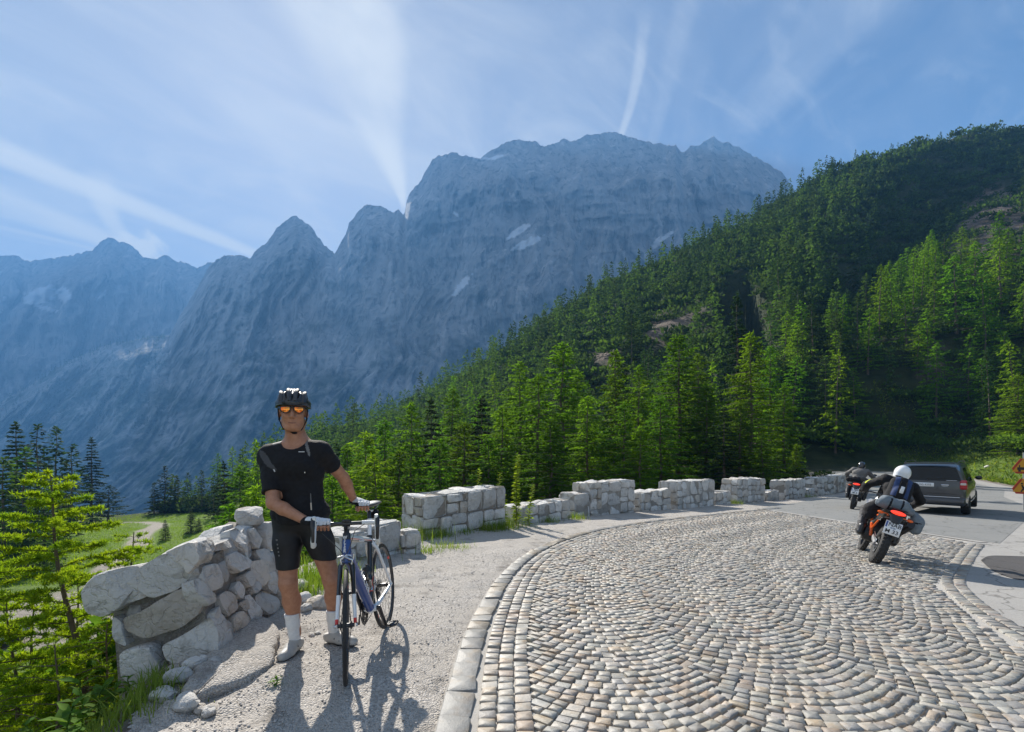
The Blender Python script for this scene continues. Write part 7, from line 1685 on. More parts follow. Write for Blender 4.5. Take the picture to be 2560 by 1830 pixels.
def rider(label, M, jacket, trousers, helmet_m, boots, head_turn=0.0, vis=True, torso_bulk=1.0):
    root = on_matrix(empty('person'), M); tag(root, label, 'person')
    t = torso_bulk; hip = [np.array((.44, s_*.10, .99)) for s_ in (1, -1)]; kn = [np.array((.86, s_*.27, .80)) for s_ in (1, -1)]; an = [np.array((.60, s_*.25, .46)) for s_ in (1, -1)]
    sh = [np.array((.60, s_*.20, 1.42)) for s_ in (1, -1)]; el = [np.array((.78, s_*.40, 1.24)) for s_ in (1, -1)]; wr = [np.array((.99, s_*.385, 1.15)) for s_ in (1, -1)]; hd = np.array((.72, 0, 1.59))
    def torso(B, o=0.0):
        B.ell((.44, 0, 1.00), (.14*t+o, .18*t+o, .13), .05); B.ell((.46, 0, 1.14), (.125*t+o, .165*t+o, .14), .06); B.ell((.53, 0, 1.30), (.14*t+o, .20*t+o, .16), .06); B.cone(sh[0], sh[1], .075+o, .075+o, .05)
        for q in range(2): B.cone(sh[q], el[q], .068+o, .056+o, .03); B.chain([el[q], el[q]+(wr[q]-el[q])*.3, wr[q]], [.056+o, .055+o, .040+o], .03)
    B = Field(); torso(B, -.012)
    for q in range(2): B.chain([hip[q], kn[q], an[q]], [.09, .062, .045], .04)
    B.cone((.57, 0, 1.42), hd-np.array((.02, 0, .06)), .06, .06, .03); B.ell(hd, (.10, .08, .12), .03); B.ell(hd+np.array((.085, 0, -.03)), (.03, .02, .03), .02); G = B.grid(.010)
    skin_obj('body', G, SKIN, root)
    J = Field(); torso(J, .008); G = J.grid(.009, .004)
    fold = lambda V: V+.006*np.stack([fbm(V[:, 0]*11, V[:, 1]*9, V[:, 2]*16, 3), fbm(V[:, 0]*11+5, V[:, 1]*9, V[:, 2]*16, 3), fbm(V[:, 0]*11, V[:, 1]*9+7, V[:, 2]*16, 3)], 1)
    G = cut(G, [((0, 0, .93), (0, 0, -1))]); skin_obj('jacket', G, [jacket, HIVIS], root, pick=(lambda C: np.where((np.abs(C[:, 1]) > .25) & (((np.abs(C[:, 0]-.72) < .009)) | (np.abs(C[:, 0]-.84) < .009)) & (C[:, 1] > 0) & (C[:, 2] > 1.255), 1, 0)) if vis else None, fold=fold)
    P = Field()
    for q in range(2): P.chain([hip[q], hip[q]+(kn[q]-hip[q])*.4, kn[q]], [.105, .098, .076], .04); P.chain([kn[q], kn[q]+(an[q]-kn[q])*.4+np.array((-.02, 0, 0)), an[q]+np.array((0, 0, -.03))], [.076, .072, .062], .03)
    P.ell((.42, 0, 1.0), (.15, .18, .12), .05); skin_obj('riding_trousers', P.grid(.010, .004), [trousers, GREY_CLOTH], root, pick=lambda C: np.where((np.abs(C[:, 2]-.64) < .05) & (np.abs(C[:, 1]) > .30), 1, 0), fold=fold)
    for q, s_ in ((0, 1), (1, -1)):
        H = Field(); H.chain([an[q]+np.array((-.01, 0, .05)), an[q]+np.array((-.02, 0, -.06)), an[q]+np.array((.04, 0, -.075)), an[q]+np.array((.19, s_*.02, -.055))], [.058, .052, .046, .036], .02); skin_obj('boot', H.grid(.009), boots, root)
        H = Field(); w = wr[q]; k = [w+np.array((.055+.0*i, s_*(.045-.026*i), .006)) for i in range(4)]
        hand(H, w, k, [[c+np.array((.036, 0, -.006)), c+np.array((.040, 0, -.036)), c+np.array((.012, 0, -.048))] for c in k], [w+np.array((.03, -s_*.045, -.01)), w+np.array((.055, -s_*.05, -.03)), w+np.array((.07, -s_*.04, -.045))], .012, .020); H.cone(w-np.array((.05, 0, -.01)), w+np.array((.02, 0, 0)), .046, .036, .02); skin_obj('glove', H.grid(.006), BLACK_CLOTH, root)
    hel = empty('helmet', tuple(hd), (0, 0, head_turn)); hel.parent = root
    H = Field(); H.ell((0, 0, .02), (.148, .122, .140), .03); H.ell((.07, 0, -.06), (.085, .095, .075), .04); H.ell((-.04, 0, -.06), (.10, .105, .07), .03)
    skin_obj('shell', cut(H.grid(.007), [((0, 0, -.125), (0, 0, -1))]), helmet_m, hel)
    V = [(math.cos(a)*.150+.004, math.sin(a)*.126, z) for z in (-.02, .015, .055) for a in np.linspace(-1.15, 1.15, 11)]
    m = MB(); m.add(V, [(r*11+i, r*11+i+1, r*11+i+12, r*11+i+11) for r in (0, 1) for i in range(10)]); m.build('visor', SMOKED, hel)
    m = MB(); m.tube([(-.135, -.05, -.06), (-.148, 0, -.055), (-.135, .05, -.06)], .012, 6); m.tube([(-.10, -.085, -.10), (-.128, 0, -.105), (-.10, .085, -.10)], .012, 6); m.build('neck_trim', BLACK_PLAST, hel)
    return root
r0, f0_ = on_plane(2182, 1408), None
hd_ = np.array((.49, .87)); hd_ = hd_/np.linalg.norm(hd_)
MM = moto_matrix(r0, tuple(np.array(r0)+hd_*1.49), R(19)) @ Matrix.Scale(.88, 4)
motorcycle('near motorcycle with white and orange panels leaning into the bend, plate facing the viewer', MM, mat('white_fairing', (.72,.72,.74), .3, coat=.6), ORANGE, ('NAB', 'M 33'))
rider('motorcyclist with white helmet and black jacket with yellow sleeve marks', MM, BLACK_CLOTH, mat('black_trousers', (.02,.02,.023), .75, (.035,.035,.04), 12), mat('white_helmet', (.78,.79,.80), .3, coat=.5), BLACK_PLAST, R(-18))
def backpack(label, M, c, m1, m2, size=(.20, .32, .46)):
    root = on_matrix(empty('backpack'), M @ Matrix.Translation(Vector(c)) @ Matrix.Rotation(R(14), 4, 'Y')); tag(root, label, 'backpack')
    B = Field(); x, y, z = (q/2 for q in size)
    for s_ in (-1, 1): B.cone((0, s_*(y-.06), -z+.07), (0.01, s_*(y-.07), z-.07), .085, .075, .08)
    B.cone((-.03, 0, -z+.08), (-.01, 0, z-.06), .10, .085, .08); B.ell((-.09, 0, -.06), (.06, .11, .13), .03)
    skin_obj('pack', B.grid(.008), [m1, m2], root, pick=lambda C: np.where((np.abs(np.abs(C[:, 1])-.085) < .035) & (C[:, 0] < -.03) & (C[:, 2] > -.12), 1, 0))
    for s_ in (-1, 1):
        m = MB(); m.tube([(.06, s_*.09, .20), (.12, s_*.11, .26), (.20, s_*.12, .22)], .016, 6, flat=(1.6, .5)); m.build('shoulder_strap', BLACK_CLOTH, root)
        m = MB(); m.tube([(-.13, s_*.04, .16), (-.17, s_*.05, .0), (-.14, s_*.05, -.18)], .006, 5); m.build('pack_strap', BLACK_CLOTH, root)
    m = MB(); m.box((-.165, 0, .0), (.008, .05, .12), None, .003); m.build('pack_badge', WHITE_CLOTH, root)
    return root
backpack('black and blue backpack on the back of the white-helmeted motorcyclist', MM, (.335, 0, 1.27), BLACK_CLOTH, BLUE_CLOTH)
def soft_bag(name, label, M, chain_, rads, m_, straps):
    root = on_matrix(empty(name), M); tag(root, label, 'bag'); B = Field(); B.chain(chain_, rads, .05)
    skin_obj('bag', B.grid(.010), m_, root, fold=lambda V: V+.010*np.stack([fbm(V[:, 0]*9, V[:, 1]*9, V[:, 2]*11, 3), fbm(V[:, 0]*9+5, V[:, 1]*9, V[:, 2]*11, 3), fbm(V[:, 0]*9, V[:, 1]*9+7, V[:, 2]*11, 3)], 1))
    for s_ in straps: m = MB(); m.ring(s_[0], s_[1], s_[2], .010, 24, 5, sq=(.4, 1.5)); m.build('strap', BLACK_CLOTH, root)
soft_bag('luggage_roll', 'grey-blue luggage roll strapped across the tail of the near motorcycle', MM, [(-.05, .24, 1.00), (-.01, .16, 1.04), (-.02, -.06, 1.04), (-.06, -.16, 1.00)], [.07, .105, .10, .07], DENIM, [((-.015, .12, 1.04), (0, 1, 0), .11), ((-.02, -.04, 1.04), (0, 1, 0), .108)])
soft_bag('saddlebag', 'sagging grey-blue saddlebag on the right side of the near motorcycle', MM, [(.04, -.26, .96), (.02, -.31, .87), (.0, -.32, .76)], [.07, .095, .09], DENIM, [((.02, -.31, .86), (0, .2, 1), .103)])
soft_bag('saddlebag', 'dark saddlebag on the left side of the near motorcycle', MM, [(.06, .26, .98), (.06, .30, .86), (.05, .31, .76)], [.07, .10, .09], BLACK_CLOTH, [((.06, .30, .86), (0, -.2, 1), .105)])
r1 = on_plane(2130, 1273)
hd_ = np.array((.62, .78)); M1 = moto_matrix(r1, tuple(np.array(r1)+hd_*1.49), R(9))
motorcycle('far motorcycle with a red tail light ridden by the grey-jacketed rider', M1, mat('dark_fairing', (.03,.03,.035), .3, coat=.6), mat('grey_trim', (.10,.10,.11), .4), ('NA', 'M 3'))
rider('motorcyclist in grey jacket with dark helmet riding beside the stone walls', M1, mat('grey_jacket', (.15,.145,.14), .8, (.11,.105,.10), 14), mat('dark_trousers', (.03,.03,.035), .8), mat('dark_helmet', (.03,.03,.033), .2, coat=.7), BLACK_PLAST, R(-8), False, 1.12)
soft_bag('luggage_roll', 'black luggage roll strapped on the far motorcycle', M1, [(.0, .26, 1.05), (.02, 0, 1.07), (.0, -.26, 1.05)], [.09, .11, .09], BLACK_CLOTH, [((.02, .1, 1.07), (0, 1, 0), .118), ((.02, -.1, 1.07), (0, 1, 0), .118)])

# ---------------------------------------------------------------- cars
def car(name, label, cat, M, L_, W_, H_, paint, secs, glass_rear, sides, belt, lights, group=None, detail=True, plate=None, nose=False):
    """secs: (x from the rear, z bottom, z belt, z top, half width, half roof width); x forward"""
    root = on_matrix(empty(name), M); tag(root, label, cat, group)
    rings = []
    for x, zb, zl, zt, w, wr_ in secs:
        h = [(w*.88, zb), (w*.985, zb+.10), (w, zb+.28), (w*.995, zl-.06), (w*.965, zl), (wr_+.03, zt-.13), (wr_-.04, zt-.045), (wr_*.62, zt-.006), (0, zt)]
        full = [(x, -a, b) for a, b in h]+[(x, a, b) for a, b in reversed(h[:-1])]; rings.append(full)
    m = MB(); m.loft(rings); m.build('body', paint, root, 32)
    glass = mat('car_glass', (.004, .005, .006), .08, spec=.35)
    def at(x):
        for a, b in zip(secs, secs[1:]):
            if a[0] <= x <= b[0]: f = (x-a[0])/(b[0]-a[0]+1e-9); return [p*(1-f)+q*f for p, q in zip(a, b)]
    for s_ in (-1, 1):
        for x0, x1, e0, e1 in sides:
            P = []
            for x, up_, in ((x0, 0), (x1, 0), (x1-e1, 1), (x0+e0, 1)):
                q = at(x); y = (q[4]*.965, q[2]) if not up_ else (q[5]+.03, q[3]-.13); f = .06 if not up_ else .94; q0 = np.array((q[4]*.965, q[2])); q1 = np.array((q[5]+.03, q[3]-.13)); r = q0+(q1-q0)*f; P.append((x, s_*(r[0]+.006), r[1]))
            mm = MB(); mm.poly(P[::s_], .012, (0, s_*.97, .2)); mm.build('side_window', glass, root)
        w = MB(); w.ball((secs[-1][0]*.70, s_*(at(secs[-1][0]*.70)[4]+.09), belt+.08), (.06, .10, .075), 12, 8); w.build('mirror', BLACK_PLAST if detail else paint, root)
        q = at(L_*.5); m = MB(); m.box((L_*.5, s_*(q[4]+.004), .45), (L_*.46, .012, .045), None, .004); m.build('side_strip', BLACK_PLAST, root)
        for x in (L_*.37, L_*.60): m = MB(); m.box((x+.22, s_*(at(x)[4]+.008), belt-.14), (.20, .014, .03), None, .005); m.build('door_handle', paint, root)
        if detail: m = MB(); q = at(L_*.4); m.tube([(L_*.12, s_*(q[5]-.06), H_-.01), (L_*.16, s_*(q[5]-.06), H_+.035), (L_*.55, s_*(q[5]-.06), H_+.035), (L_*.60, s_*(q[5]-.06), H_-.02)], .014, 6); m.build('roof_rail', BLACK_PLAST, root)
    gx, gz0, gz1, gw0, gw1, gl = glass_rear
    m = MB(); m.poly([(gx(gz0), gw0, gz0), (gx(gz0), -gw0, gz0), (gx(gz1), -gw1, gz1), (gx(gz1), gw1, gz1)], .012, (-.98, 0, .2)); m.build('rear_window', glass, root)
    m = MB(); fx_ = lambda z: 0; q = secs[-3]; xa, za, xb, zb_ = secs[gl][0], secs[gl][2], secs[gl-1][0], secs[gl-1][3]
    m.poly([(xa+.01, -q[4]*.80, za+.03), (xa+.01, q[4]*.80, za+.03), (xb+.10, q[5]*.86, zb_-.03), (xb+.10, -q[5]*.86, zb_-.03)], .012, (.5, 0, .86)); m.build('windscreen', glass, root)
    for x in (L_*.185, L_*.815):
        for s_ in (-1, 1):
            wh = empty('wheel', (x, s_*(W_/2-.115), .32)); wh.parent = root
            t = MB(); t.lathe([(.20,-.10),(.29,-.11),(.32,-.075),(.325,0),(.32,.075),(.29,.11),(.20,.10)], (0,0,0), (0,1,0), 28); t.build('tyre', RUBBER, wh, 50)
            t = MB(); t.lathe([(.20,-.09),(.20,.085),(.185,.09),(.16,.06),(.03,.055),(.03,.07)] if s_ > 0 else [(.20,.09),(.20,-.085),(.185,-.09),(.16,-.06),(.03,-.055),(.03,-.07)], (0,0,0), (0,1,0), 20); t.build('rim', mat('alloy', (.35,.35,.36), .35, metal=.8), wh)
            q = at(x); t = MB(); t.ring((x, s_*(q[4]*.985-.03), .33), (0,1,0), .365, .03, 20, 6, sq=(1, 1.6), a0=-.15, a1=math.pi+.15); t.build('wheel_arch', BLACK_PLAST, root)
    for s_ in (-1, 1):
        m = MB(); z0, z1, w = lights; y = s_*(secs[1][4]-.06); m.box((.045, y, (z0+z1)/2), (.14, w, z1-z0), None, .03); m.mi = 1; m.box((.032, y, (z0+z1)/2+.02), (.13, w*.82, .07), None, .01); m.build('tail_light', [mat('lamp_red', (.42, .012, .02), .2, coat=.6), mat('clear_lens', (.6,.55,.5), .2)], root)
        m = MB(); m.box((L_-.10, s_*(secs[-2][4]-.16), .68), (.2, .28, .14), None, .04); m.build('headlight', mat('headlight_lens', (.65,.67,.7), .1, coat=.5), root)
    m = MB(); m.box((.02, 0, .46), (.16, W_*.94, .24), None, .05); m.build('rear_bumper', paint, root)
    m = MB(); m.box((-.064, 0, .60), (.012, W_*.80, .022), None, .004); m.build('bumper_strip', CHROME, root)
    m = MB(); m.box((L_-.03, 0, .44), (.16, W_*.92, .26), None, .05); m.build('front_bumper', paint, root)
    if detail:
        m = MB(); m.tube([(gx(gz0)-.03, .05, gz0-.02), (gx(gz0)-.035, .02, gz0+.05), (gx(gz0+.1)-.03, -.38, gz0+.09)], .010, 6); m.build('rear_wiper', BLACK_PLAST, root)
        m = MB(); m.box((.10, 0, H_-.03), (.26, secs[2][5]*1.72, .035), None, .012); m.build('roof_spoiler', paint, root)
        m = MB(); m.box((-.012, .14, .98), (.01, .54, .125), None, .002); pl = m.build('number_plate', PLATE, root)
        text_on('plate_lettering', 'M·DG 4203', .085, frame((-.0185, .14, .98), (0,-1,0), (0,0,1)), pl, BLACK_PLAST, .0008)
        m = MB(); m.box((-.012, -.40, .985), (.012, .19, .032), None, .008); m.box((-.012, -.40, .945), (.012, .15, .016), None, .005); m.build('badge', CHROME, root)
        m = MB(); m.box((-.012, -.56, 1.135), (.012, .26, .014), None, .004); m.build('hatch_trim', CHROME, root)
        m = MB(); m.box((-.008, 0, .70), (.008, W_*.72, .012)); m.build('hatch_seam', BLACK_PLAST, root)
    return root
van_p = np.array((15.9*(2322-U0)/FPX, 15.9)); yaw = math.pi/2-R(47)
Mv = Matrix.Translation((van_p[0], van_p[1], float(plane_z(*van_p)))) @ Matrix.Rotation(yaw, 4, 'Z')
VAN = [(0.0,.42,1.02,1.20,.80,.74),(.06,.36,1.05,1.56,.90,.72),(.30,.30,1.06,1.67,.93,.74),(1.2,.26,1.05,1.71,.94,.75),(2.4,.26,1.03,1.70,.94,.74),(3.1,.26,1.0,1.63,.94,.69),(3.9,.27,.98,1.06,.92,.74),(4.5,.30,.86,.90,.86,.66),(4.75,.38,.66,.70,.72,.5)]
car('van', 'dark grey minivan driving away behind the motorcycles', 'van', Mv, 4.75, 1.9, 1.71, mat('anthracite_paint', (.030,.034,.042), .3, (.036,.040,.048), 3, coat=.7), VAN, (lambda z: -.012+(z-1.14)*.10, 1.12, 1.56, .80, .66, 6), [(.35,1.25,.15,.04),(1.32,2.35,.04,.04),(2.42,3.55,.04,.55)], 1.04, (.86, 1.16, .17))
HATCH = [(0.0,.45,.86,.98,.68,.56),(.08,.36,.90,1.20,.78,.56),(.40,.28,.92,1.42,.82,.60),(1.2,.25,.92,1.47,.83,.62),(2.1,.25,.92,1.42,.83,.58),(2.9,.26,.90,.98,.80,.62),(3.5,.30,.74,.80,.74,.54),(3.75,.40,.60,.64,.60,.42)]
def lot_car(label, x, y, az, col_, gr='cars parked on the gravel lot below'):
    z = gz(x, y); M = Matrix.Translation((x, y, z)) @ Matrix.Rotation(math.pi/2-R(az), 4, 'Z')
    car('parked_car', label, 'car', M, 3.75, 1.66, 1.47, mat('car_paint', col_, .3, coat=.7), HATCH, (lambda z: .05+(z-.95)*.42, .96, 1.33, .62, .50, 5), [(.45,1.15,.25,.04),(1.22,1.9,.04,.04),(1.95,2.75,.04,.5)], .92, (.66, .86, .16), gr, False)
for u, v, az, c, lab in ((62, 1572, 200, (.42,.44,.46), 'silver parked car seen through the young larch branches, right of two'), (-4, 1592, 190, (.60,.62,.64), 'pale parked car cut by the left picture edge')):
    y = 34.0
    for _ in range(25): x = (u-U0)/FPX*y; y = (CAM_Z-gz(x, y)-.6)*FPX/(v-HOR)
    lot_car(lab, (u-U0)/FPX*y, y, az, c)

# ---------------------------------------------------------------- warning signs
def sign(label, x, y, z, draw, post):
    root = empty('road_sign', (x, y, z), (0, 0, math.atan2(x, y)*-1+.12)); tag(root, label, 'sign', 'warning signs at the road edge')
    s_ = .86; h = s_*.866
    def tri(k, yy, t, m_, name):
        P = chaikin(np.array([(-s_/2*k, -h/3*k), (s_/2*k, -h/3*k), (0, h*2/3*k), (-s_/2*k, -h/3*k)]), 1)[1:-1] if k > .9 else np.array([(-s_/2*k, -h/3*k), (s_/2*k, -h/3*k), (0, h*2/3*k)])
        m = MB(); m.poly([(p[0], yy, p[1]) for p in P], t, (0, -1, 0)); m.build(name, m_, root)
    tri(1.0, -.0, -.02, mat('sign_red', (.48, .045, .015), .45), 'red_border'); tri(.72, -.024, -.004, mat('sign_amber', (.72, .33, .02), .5), 'amber_face')
    m = MB()
    for p in draw:
        if len(p) == 4: m.box((p[0], -.0305, p[1]), (p[2], .004, p[3]))
        else: m.tube([(p[0], -.0305, p[1]), (p[2], -.0305, p[3])], p[4], 6, flat=(1, 1))
    m.build('pictogram', BLACK_PLAST, root)
    if post: m = MB(); m.tube([(0, .04, -z+float(plane_z(x, y))-.3), (0, .04, post)], .03, 10); m.build('post', mat('galvanised', (.45,.46,.47), .45, metal=.6), root)
    for q in (-.1, .1): m = MB(); m.box((0, .028, q), (.10, .03, .04), None, .004); m.build('clamp', CHROME, root)
    return root
sx_, sy_ = 19.15, 17.95; g_ = float(plane_z(sx_, sy_))
sign('upper triangular amber warning sign with red border at the right picture edge', sx_, sy_, g_+1.62, [(-.06,-.06,.24,.10), (.08,-.02,.10,.16), (-.12,-.14,.07,.07), (.08,-.14,.07,.07), (-.12,.03,.03,.09)], 0)
sign('lower triangular amber warning sign with red border at the right picture edge', sx_, sy_, g_+.86, [(-.06,.09,-.02,-.04,.022), (-.02,-.04,-.08,-.17,.020), (-.02,-.04,.05,-.17,.020), (-.05,.04,.08,-.06,.016), (.08,-.06,.16,-.16,.012), (-.06,.14,.055,.055), (.12,-.15,.12,.05)], 1.3)
# ---------------------------------------------------------------- plants near the viewer
pr = np.random.default_rng(77)
def young_larch(label, base, top, reach, nb, seed, m_needle, bow=.0, tuft_n=1.0, zmin=.12, shape=.75):
    rg = np.random.default_rng(seed); base, top = np.array(base, float), np.array(top, float); root = empty('young_larch', tuple(base)); tag(root, label, 'tree')
    ax_ = top-base; Ht = np.linalg.norm(ax_); q = np.linspace(0, 1, 9); P = base+ax_*q[:, None]; P[:, 0] += bow*np.sin(q*math.pi)*Ht+.012*Ht*np.sin(q*9+seed); P -= base
    tr = MB(); tr.tube(P, [.026*Ht/2*(1-.93*t)+.002 for t in q], 8); tr.build('trunk', M_TWIG, root)
    NV, NF, n = [], [], 0; tw = MB(); tufts = []
    for i in range(nb):
        t = zmin+(1-zmin)*((i+rg.random())/nb); o = np.array([np.interp(t, q, P[:, k]) for k in range(3)]); az = i*2.4+rg.normal(0, .3)
        r = reach*((1-t)**shape*.95+.06)*rg.uniform(.75, 1.15); d = np.array((math.cos(az), math.sin(az), 0)); s_ = np.linspace(0, 1, 6)
        B = o+d*r*s_[:, None]; B[:, 2] += r*(.30*s_-.16*s_**2)+rg.normal(0, .008, 6)*s_; B[:, :2] += rg.normal(0, .012, (6, 2))*s_[:, None]; tw.tube(B, [.0058*r/reach*(1-.85*k)+.0012 for k in s_], 4, caps=False)
        segs = [(B, r)]
        for k in range(int(6*r/reach)+2):
            f = rg.uniform(.25, .95); b0 = np.array([np.interp(f, s_, B[:, c]) for c in range(3)]); sg = rg.choice([-1, 1]); l2 = r*.42*(1.1-f)*rg.uniform(.6, 1.2)
            dd = unit(d*.8+np.array((-d[1], d[0], 0))*sg*.8+np.array((0, 0, rg.normal(.05, .15)))); C = b0+dd*l2*s_[:, None]; C[:, 2] -= .10*l2*s_**2; tw.tube(C[::2], [.0022, .0016, .001], 3, caps=False); segs.append((C, l2))
        for S_, ln in segs:
            k = max(2, int(ln/.010*tuft_n)); f = .08+.92*rg.random(k); tufts.append(np.stack([np.interp(f, s_, S_[:, c]) for c in range(3)], 1)); 
    T = np.concatenate(tufts); m_ = 7; C = np.repeat(T, m_, 0); k = len(C); D = unit(rg.normal(size=(k, 3))+np.array((0, 0, .45))); S = unit(np.cross(D, rg.normal(size=(k, 3))))
    V, F = quads_from(C, D, S, rg.uniform(.022, .044, k)*Ht/2*1.1, rg.uniform(.0020, .0036, k)*Ht/2*1.25)
    tw.build('branches', M_TWIG, root); new_obj('needles', np_mesh('needles', V, F, [m_needle], smooth_=False), root); return root
def P3(u, v, y): return np.array(px2w(u, v, y))
b = P3(238, 1700, 3.75); b[2] = gz(b[0], b[1])-.05
young_larch('bright yellow-green young larch with a dark leaning stem left of the big wall', b, P3(118, 1182, 3.75), .98, 66, 5, M_YOUNG, bow=-.012, tuft_n=1.25, zmin=.02, shape=.6)
b = P3(60, 1760, 3.6); b[2] = gz(b[0], b[1])-.1
young_larch('low spreading larch shoots at the bottom left picture edge', b, P3(20, 1500, 3.6), .8, 34, 9, M_YOUNG, tuft_n=1.1, zmin=.02, shape=.35)
b = P3(300, 1640, 4.6); b[2] = gz(b[0], b[1])-.1
young_larch('small young larch behind the stem of the leaning one', b, P3(330, 1330, 4.6), .7, 34, 12, M_YOUNG, tuft_n=.9, zmin=.05, shape=.5)
b = P3(-60, 1600, 4.4); b[2] = gz(b[0], b[1])-.1
young_larch('young larch cut off by the left picture edge', b, P3(-40, 1330, 4.4), .85, 34, 13, M_YOUNG, tuft_n=.9, zmin=.05, shape=.5)

for i, (u, v, ut, vt, y, rc, lab) in enumerate(((150,1790,140,1610,3.1,.5,'low larch shoot in front of the leaning young larch'),(260,1760,270,1560,3.5,.5,'low larch shoot between the leaning stem and the big wall'),(-10,1800,-20,1620,3.0,.5,'larch shoot at the lowest left picture edge'),(90,1700,80,1480,4.2,.6,'low larch behind the left side of the leaning young larch'),(200,1650,190,1440,4.9,.6,'yellow-green larch behind the leaning stem'))):
    b = P3(u, v, y); b[2] = gz(b[0], b[1])-.08; young_larch(lab, b, P3(ut, vt, y), rc, 24, 90+i, M_YOUNG, tuft_n=.9, zmin=.02, shape=.35)

def leaf(L_, W_, bend, fold=.25, n=5, teeth=True):
    """one leaf blade along +x with a folded midrib"""
    V, F = [], []
    for i in range(n+1):
        t = i/n; w = W_/2*math.sin(math.pi*min(1, t*.93+.05))**.8*(1+.12*((i % 2)*2-1)*teeth); z = -bend*t*t*L_
        V += [(t*L_, -w, z+w*fold), (t*L_, 0, z), (t*L_, w, z+w*fold)]
    for i in range(n): a = i*3; F += [(a, a+1, a+4, a+3), (a+1, a+2, a+5, a+4)]
    return np.array(V), np.array(F)
def leafy_stem(label, base, H, nl, L_, W_, m_, seed, lean=(0, 0), cat='plant', kind='weed_plant', up=.5, group=None, alt=True, first=.15):
    rg = np.random.default_rng(seed); base = np.array(base, float); root = empty(kind, tuple(base)); tag(root, label, cat, group)
    P = [(lean[0]*t*t*H+.01*math.sin(t*7+seed), lean[1]*t*t*H, H*t) for t in np.linspace(0, 1, 6)]; m = MB(); m.tube(P, [.0035+.0011*H*4*(1-t) for t in np.linspace(0, 1, 6)], 5); m.build('stem', M_TWIG if kind == 'sapling' else M_WEED, root)
    P = np.array(P); q = np.linspace(0, 1, 6); lm = None
    for i in range(nl):
        t = first+(1-first)*(i+.5)/nl; o = [np.interp(t, q, P[:, k]) for k in range(3)]; s_ = (1.1-.55*t)*rg.uniform(.75, 1.2); V, F = leaf(L_, W_, rg.uniform(.1, .5), rg.uniform(.1, .4)); V = V*s_
        az = i*2.4+rg.normal(0, .3); el = up*rg.uniform(.3, 1.2)+.3*t; M = Matrix.Rotation(az, 3, 'Z') @ Matrix.Rotation(-el, 3, 'Y') @ Matrix.Rotation(rg.normal(0, .3), 3, 'X')
        new_obj('leaf', np_mesh('leaf', V@np.array(M).T, F, [m_]), root, o)
    return root
def ground(u, v, y=None):
    k, yy = (u-U0)/FPX, 3.0
    if y is None:
        for _ in range(40): yy = min(9, max(1.2, (CAM_Z-gz(k*yy, yy))*FPX/max(60, v-HOR)))
    else: yy = y
    return np.array((k*yy, yy, gz(k*yy, yy)))
WP = [(205,1790,2.85,.40,14,.15,.062,'nettle-like weed with broad serrated leaves below the young larch stem'),(240,1805,2.9,.30,14,.13,.05,'tall bright-tipped weed between the larch stem and the big wall'),(168,1815,2.7,.30,12,.17,.075,'broad pale-leaved weed at the bottom left'),(285,1800,2.9,.18,10,.09,.04,'dark leafy weed at the near foot of the big wall'),(120,1800,2.8,.34,12,.13,.05,'weed with narrow leaves left of the nettle-like one'),(205,1760,3.2,.28,12,.12,.045,'weed partly hidden behind the tall bright-tipped weed'),(318,1790,3.0,.13,8,.08,.035,'low dark weed in the shade under the overhanging block'),(60,1830,2.6,.30,12,.14,.055,'weed beside the pale boulder in the bottom left corner')]
for i, (u, v, y, H, nl, L_, W_, lab) in enumerate(WP): leafy_stem(lab, ground(u, v, y), H, nl, L_, W_, M_WEED, 30+i, (pr.normal(0, .15), pr.normal(0, .15)))
b = ground(1290, 1318, 10.45); leafy_stem('slender yellow-green sapling growing between two stone walls', b, CAM_Z+(HOR-1138)/FPX*10.45-b[2], 190, .13, .075, M_SAP, 51, (.03, 0), 'sapling', 'sapling', .35, first=.08)
b = ground(1262, 1318, 10.6); leafy_stem('shorter yellow-green shoot just left of the slender sapling', b, .85, 70, .12, .07, M_SAP, 52, (-.1, 0), 'sapling', 'sapling', .35, first=.05)
b = ground(1322, 1318, 10.6); leafy_stem('shorter yellow-green shoot just right of the slender sapling', b, .9, 70, .12, .07, M_SAP, 53, (.12, 0), 'sapling', 'sapling', .35, first=.05)
for u, vt, y, sd, lab in ((1188, 1175, 10.4, 54, 'yellow-green sprig rising over the middle of the tan and white wall'), (1240, 1182, 10.7, 55, 'yellow-green sprig rising over the right end of the tan and white wall')):
    x = (u-U0)/FPX*y; zb = float(plane_z(x, y))-.5; leafy_stem(lab, (x, y, zb), CAM_Z+(HOR-vt)/FPX*y-zb, 60, .12, .07, M_SAP, sd, (.06, 0), 'sapling', 'sapling', .35, first=.35)
leafy_stem('tiny green weed in the gravel right of the broken slab', ground(690, 1718), .06, 9, .06, .022, M_WEED, 60)
loose('pale boulder in the bottom left corner under the weeds', 40, 1806, .34, 71, 'loose white rocks by the big wall', .1, (1, .6, .42))

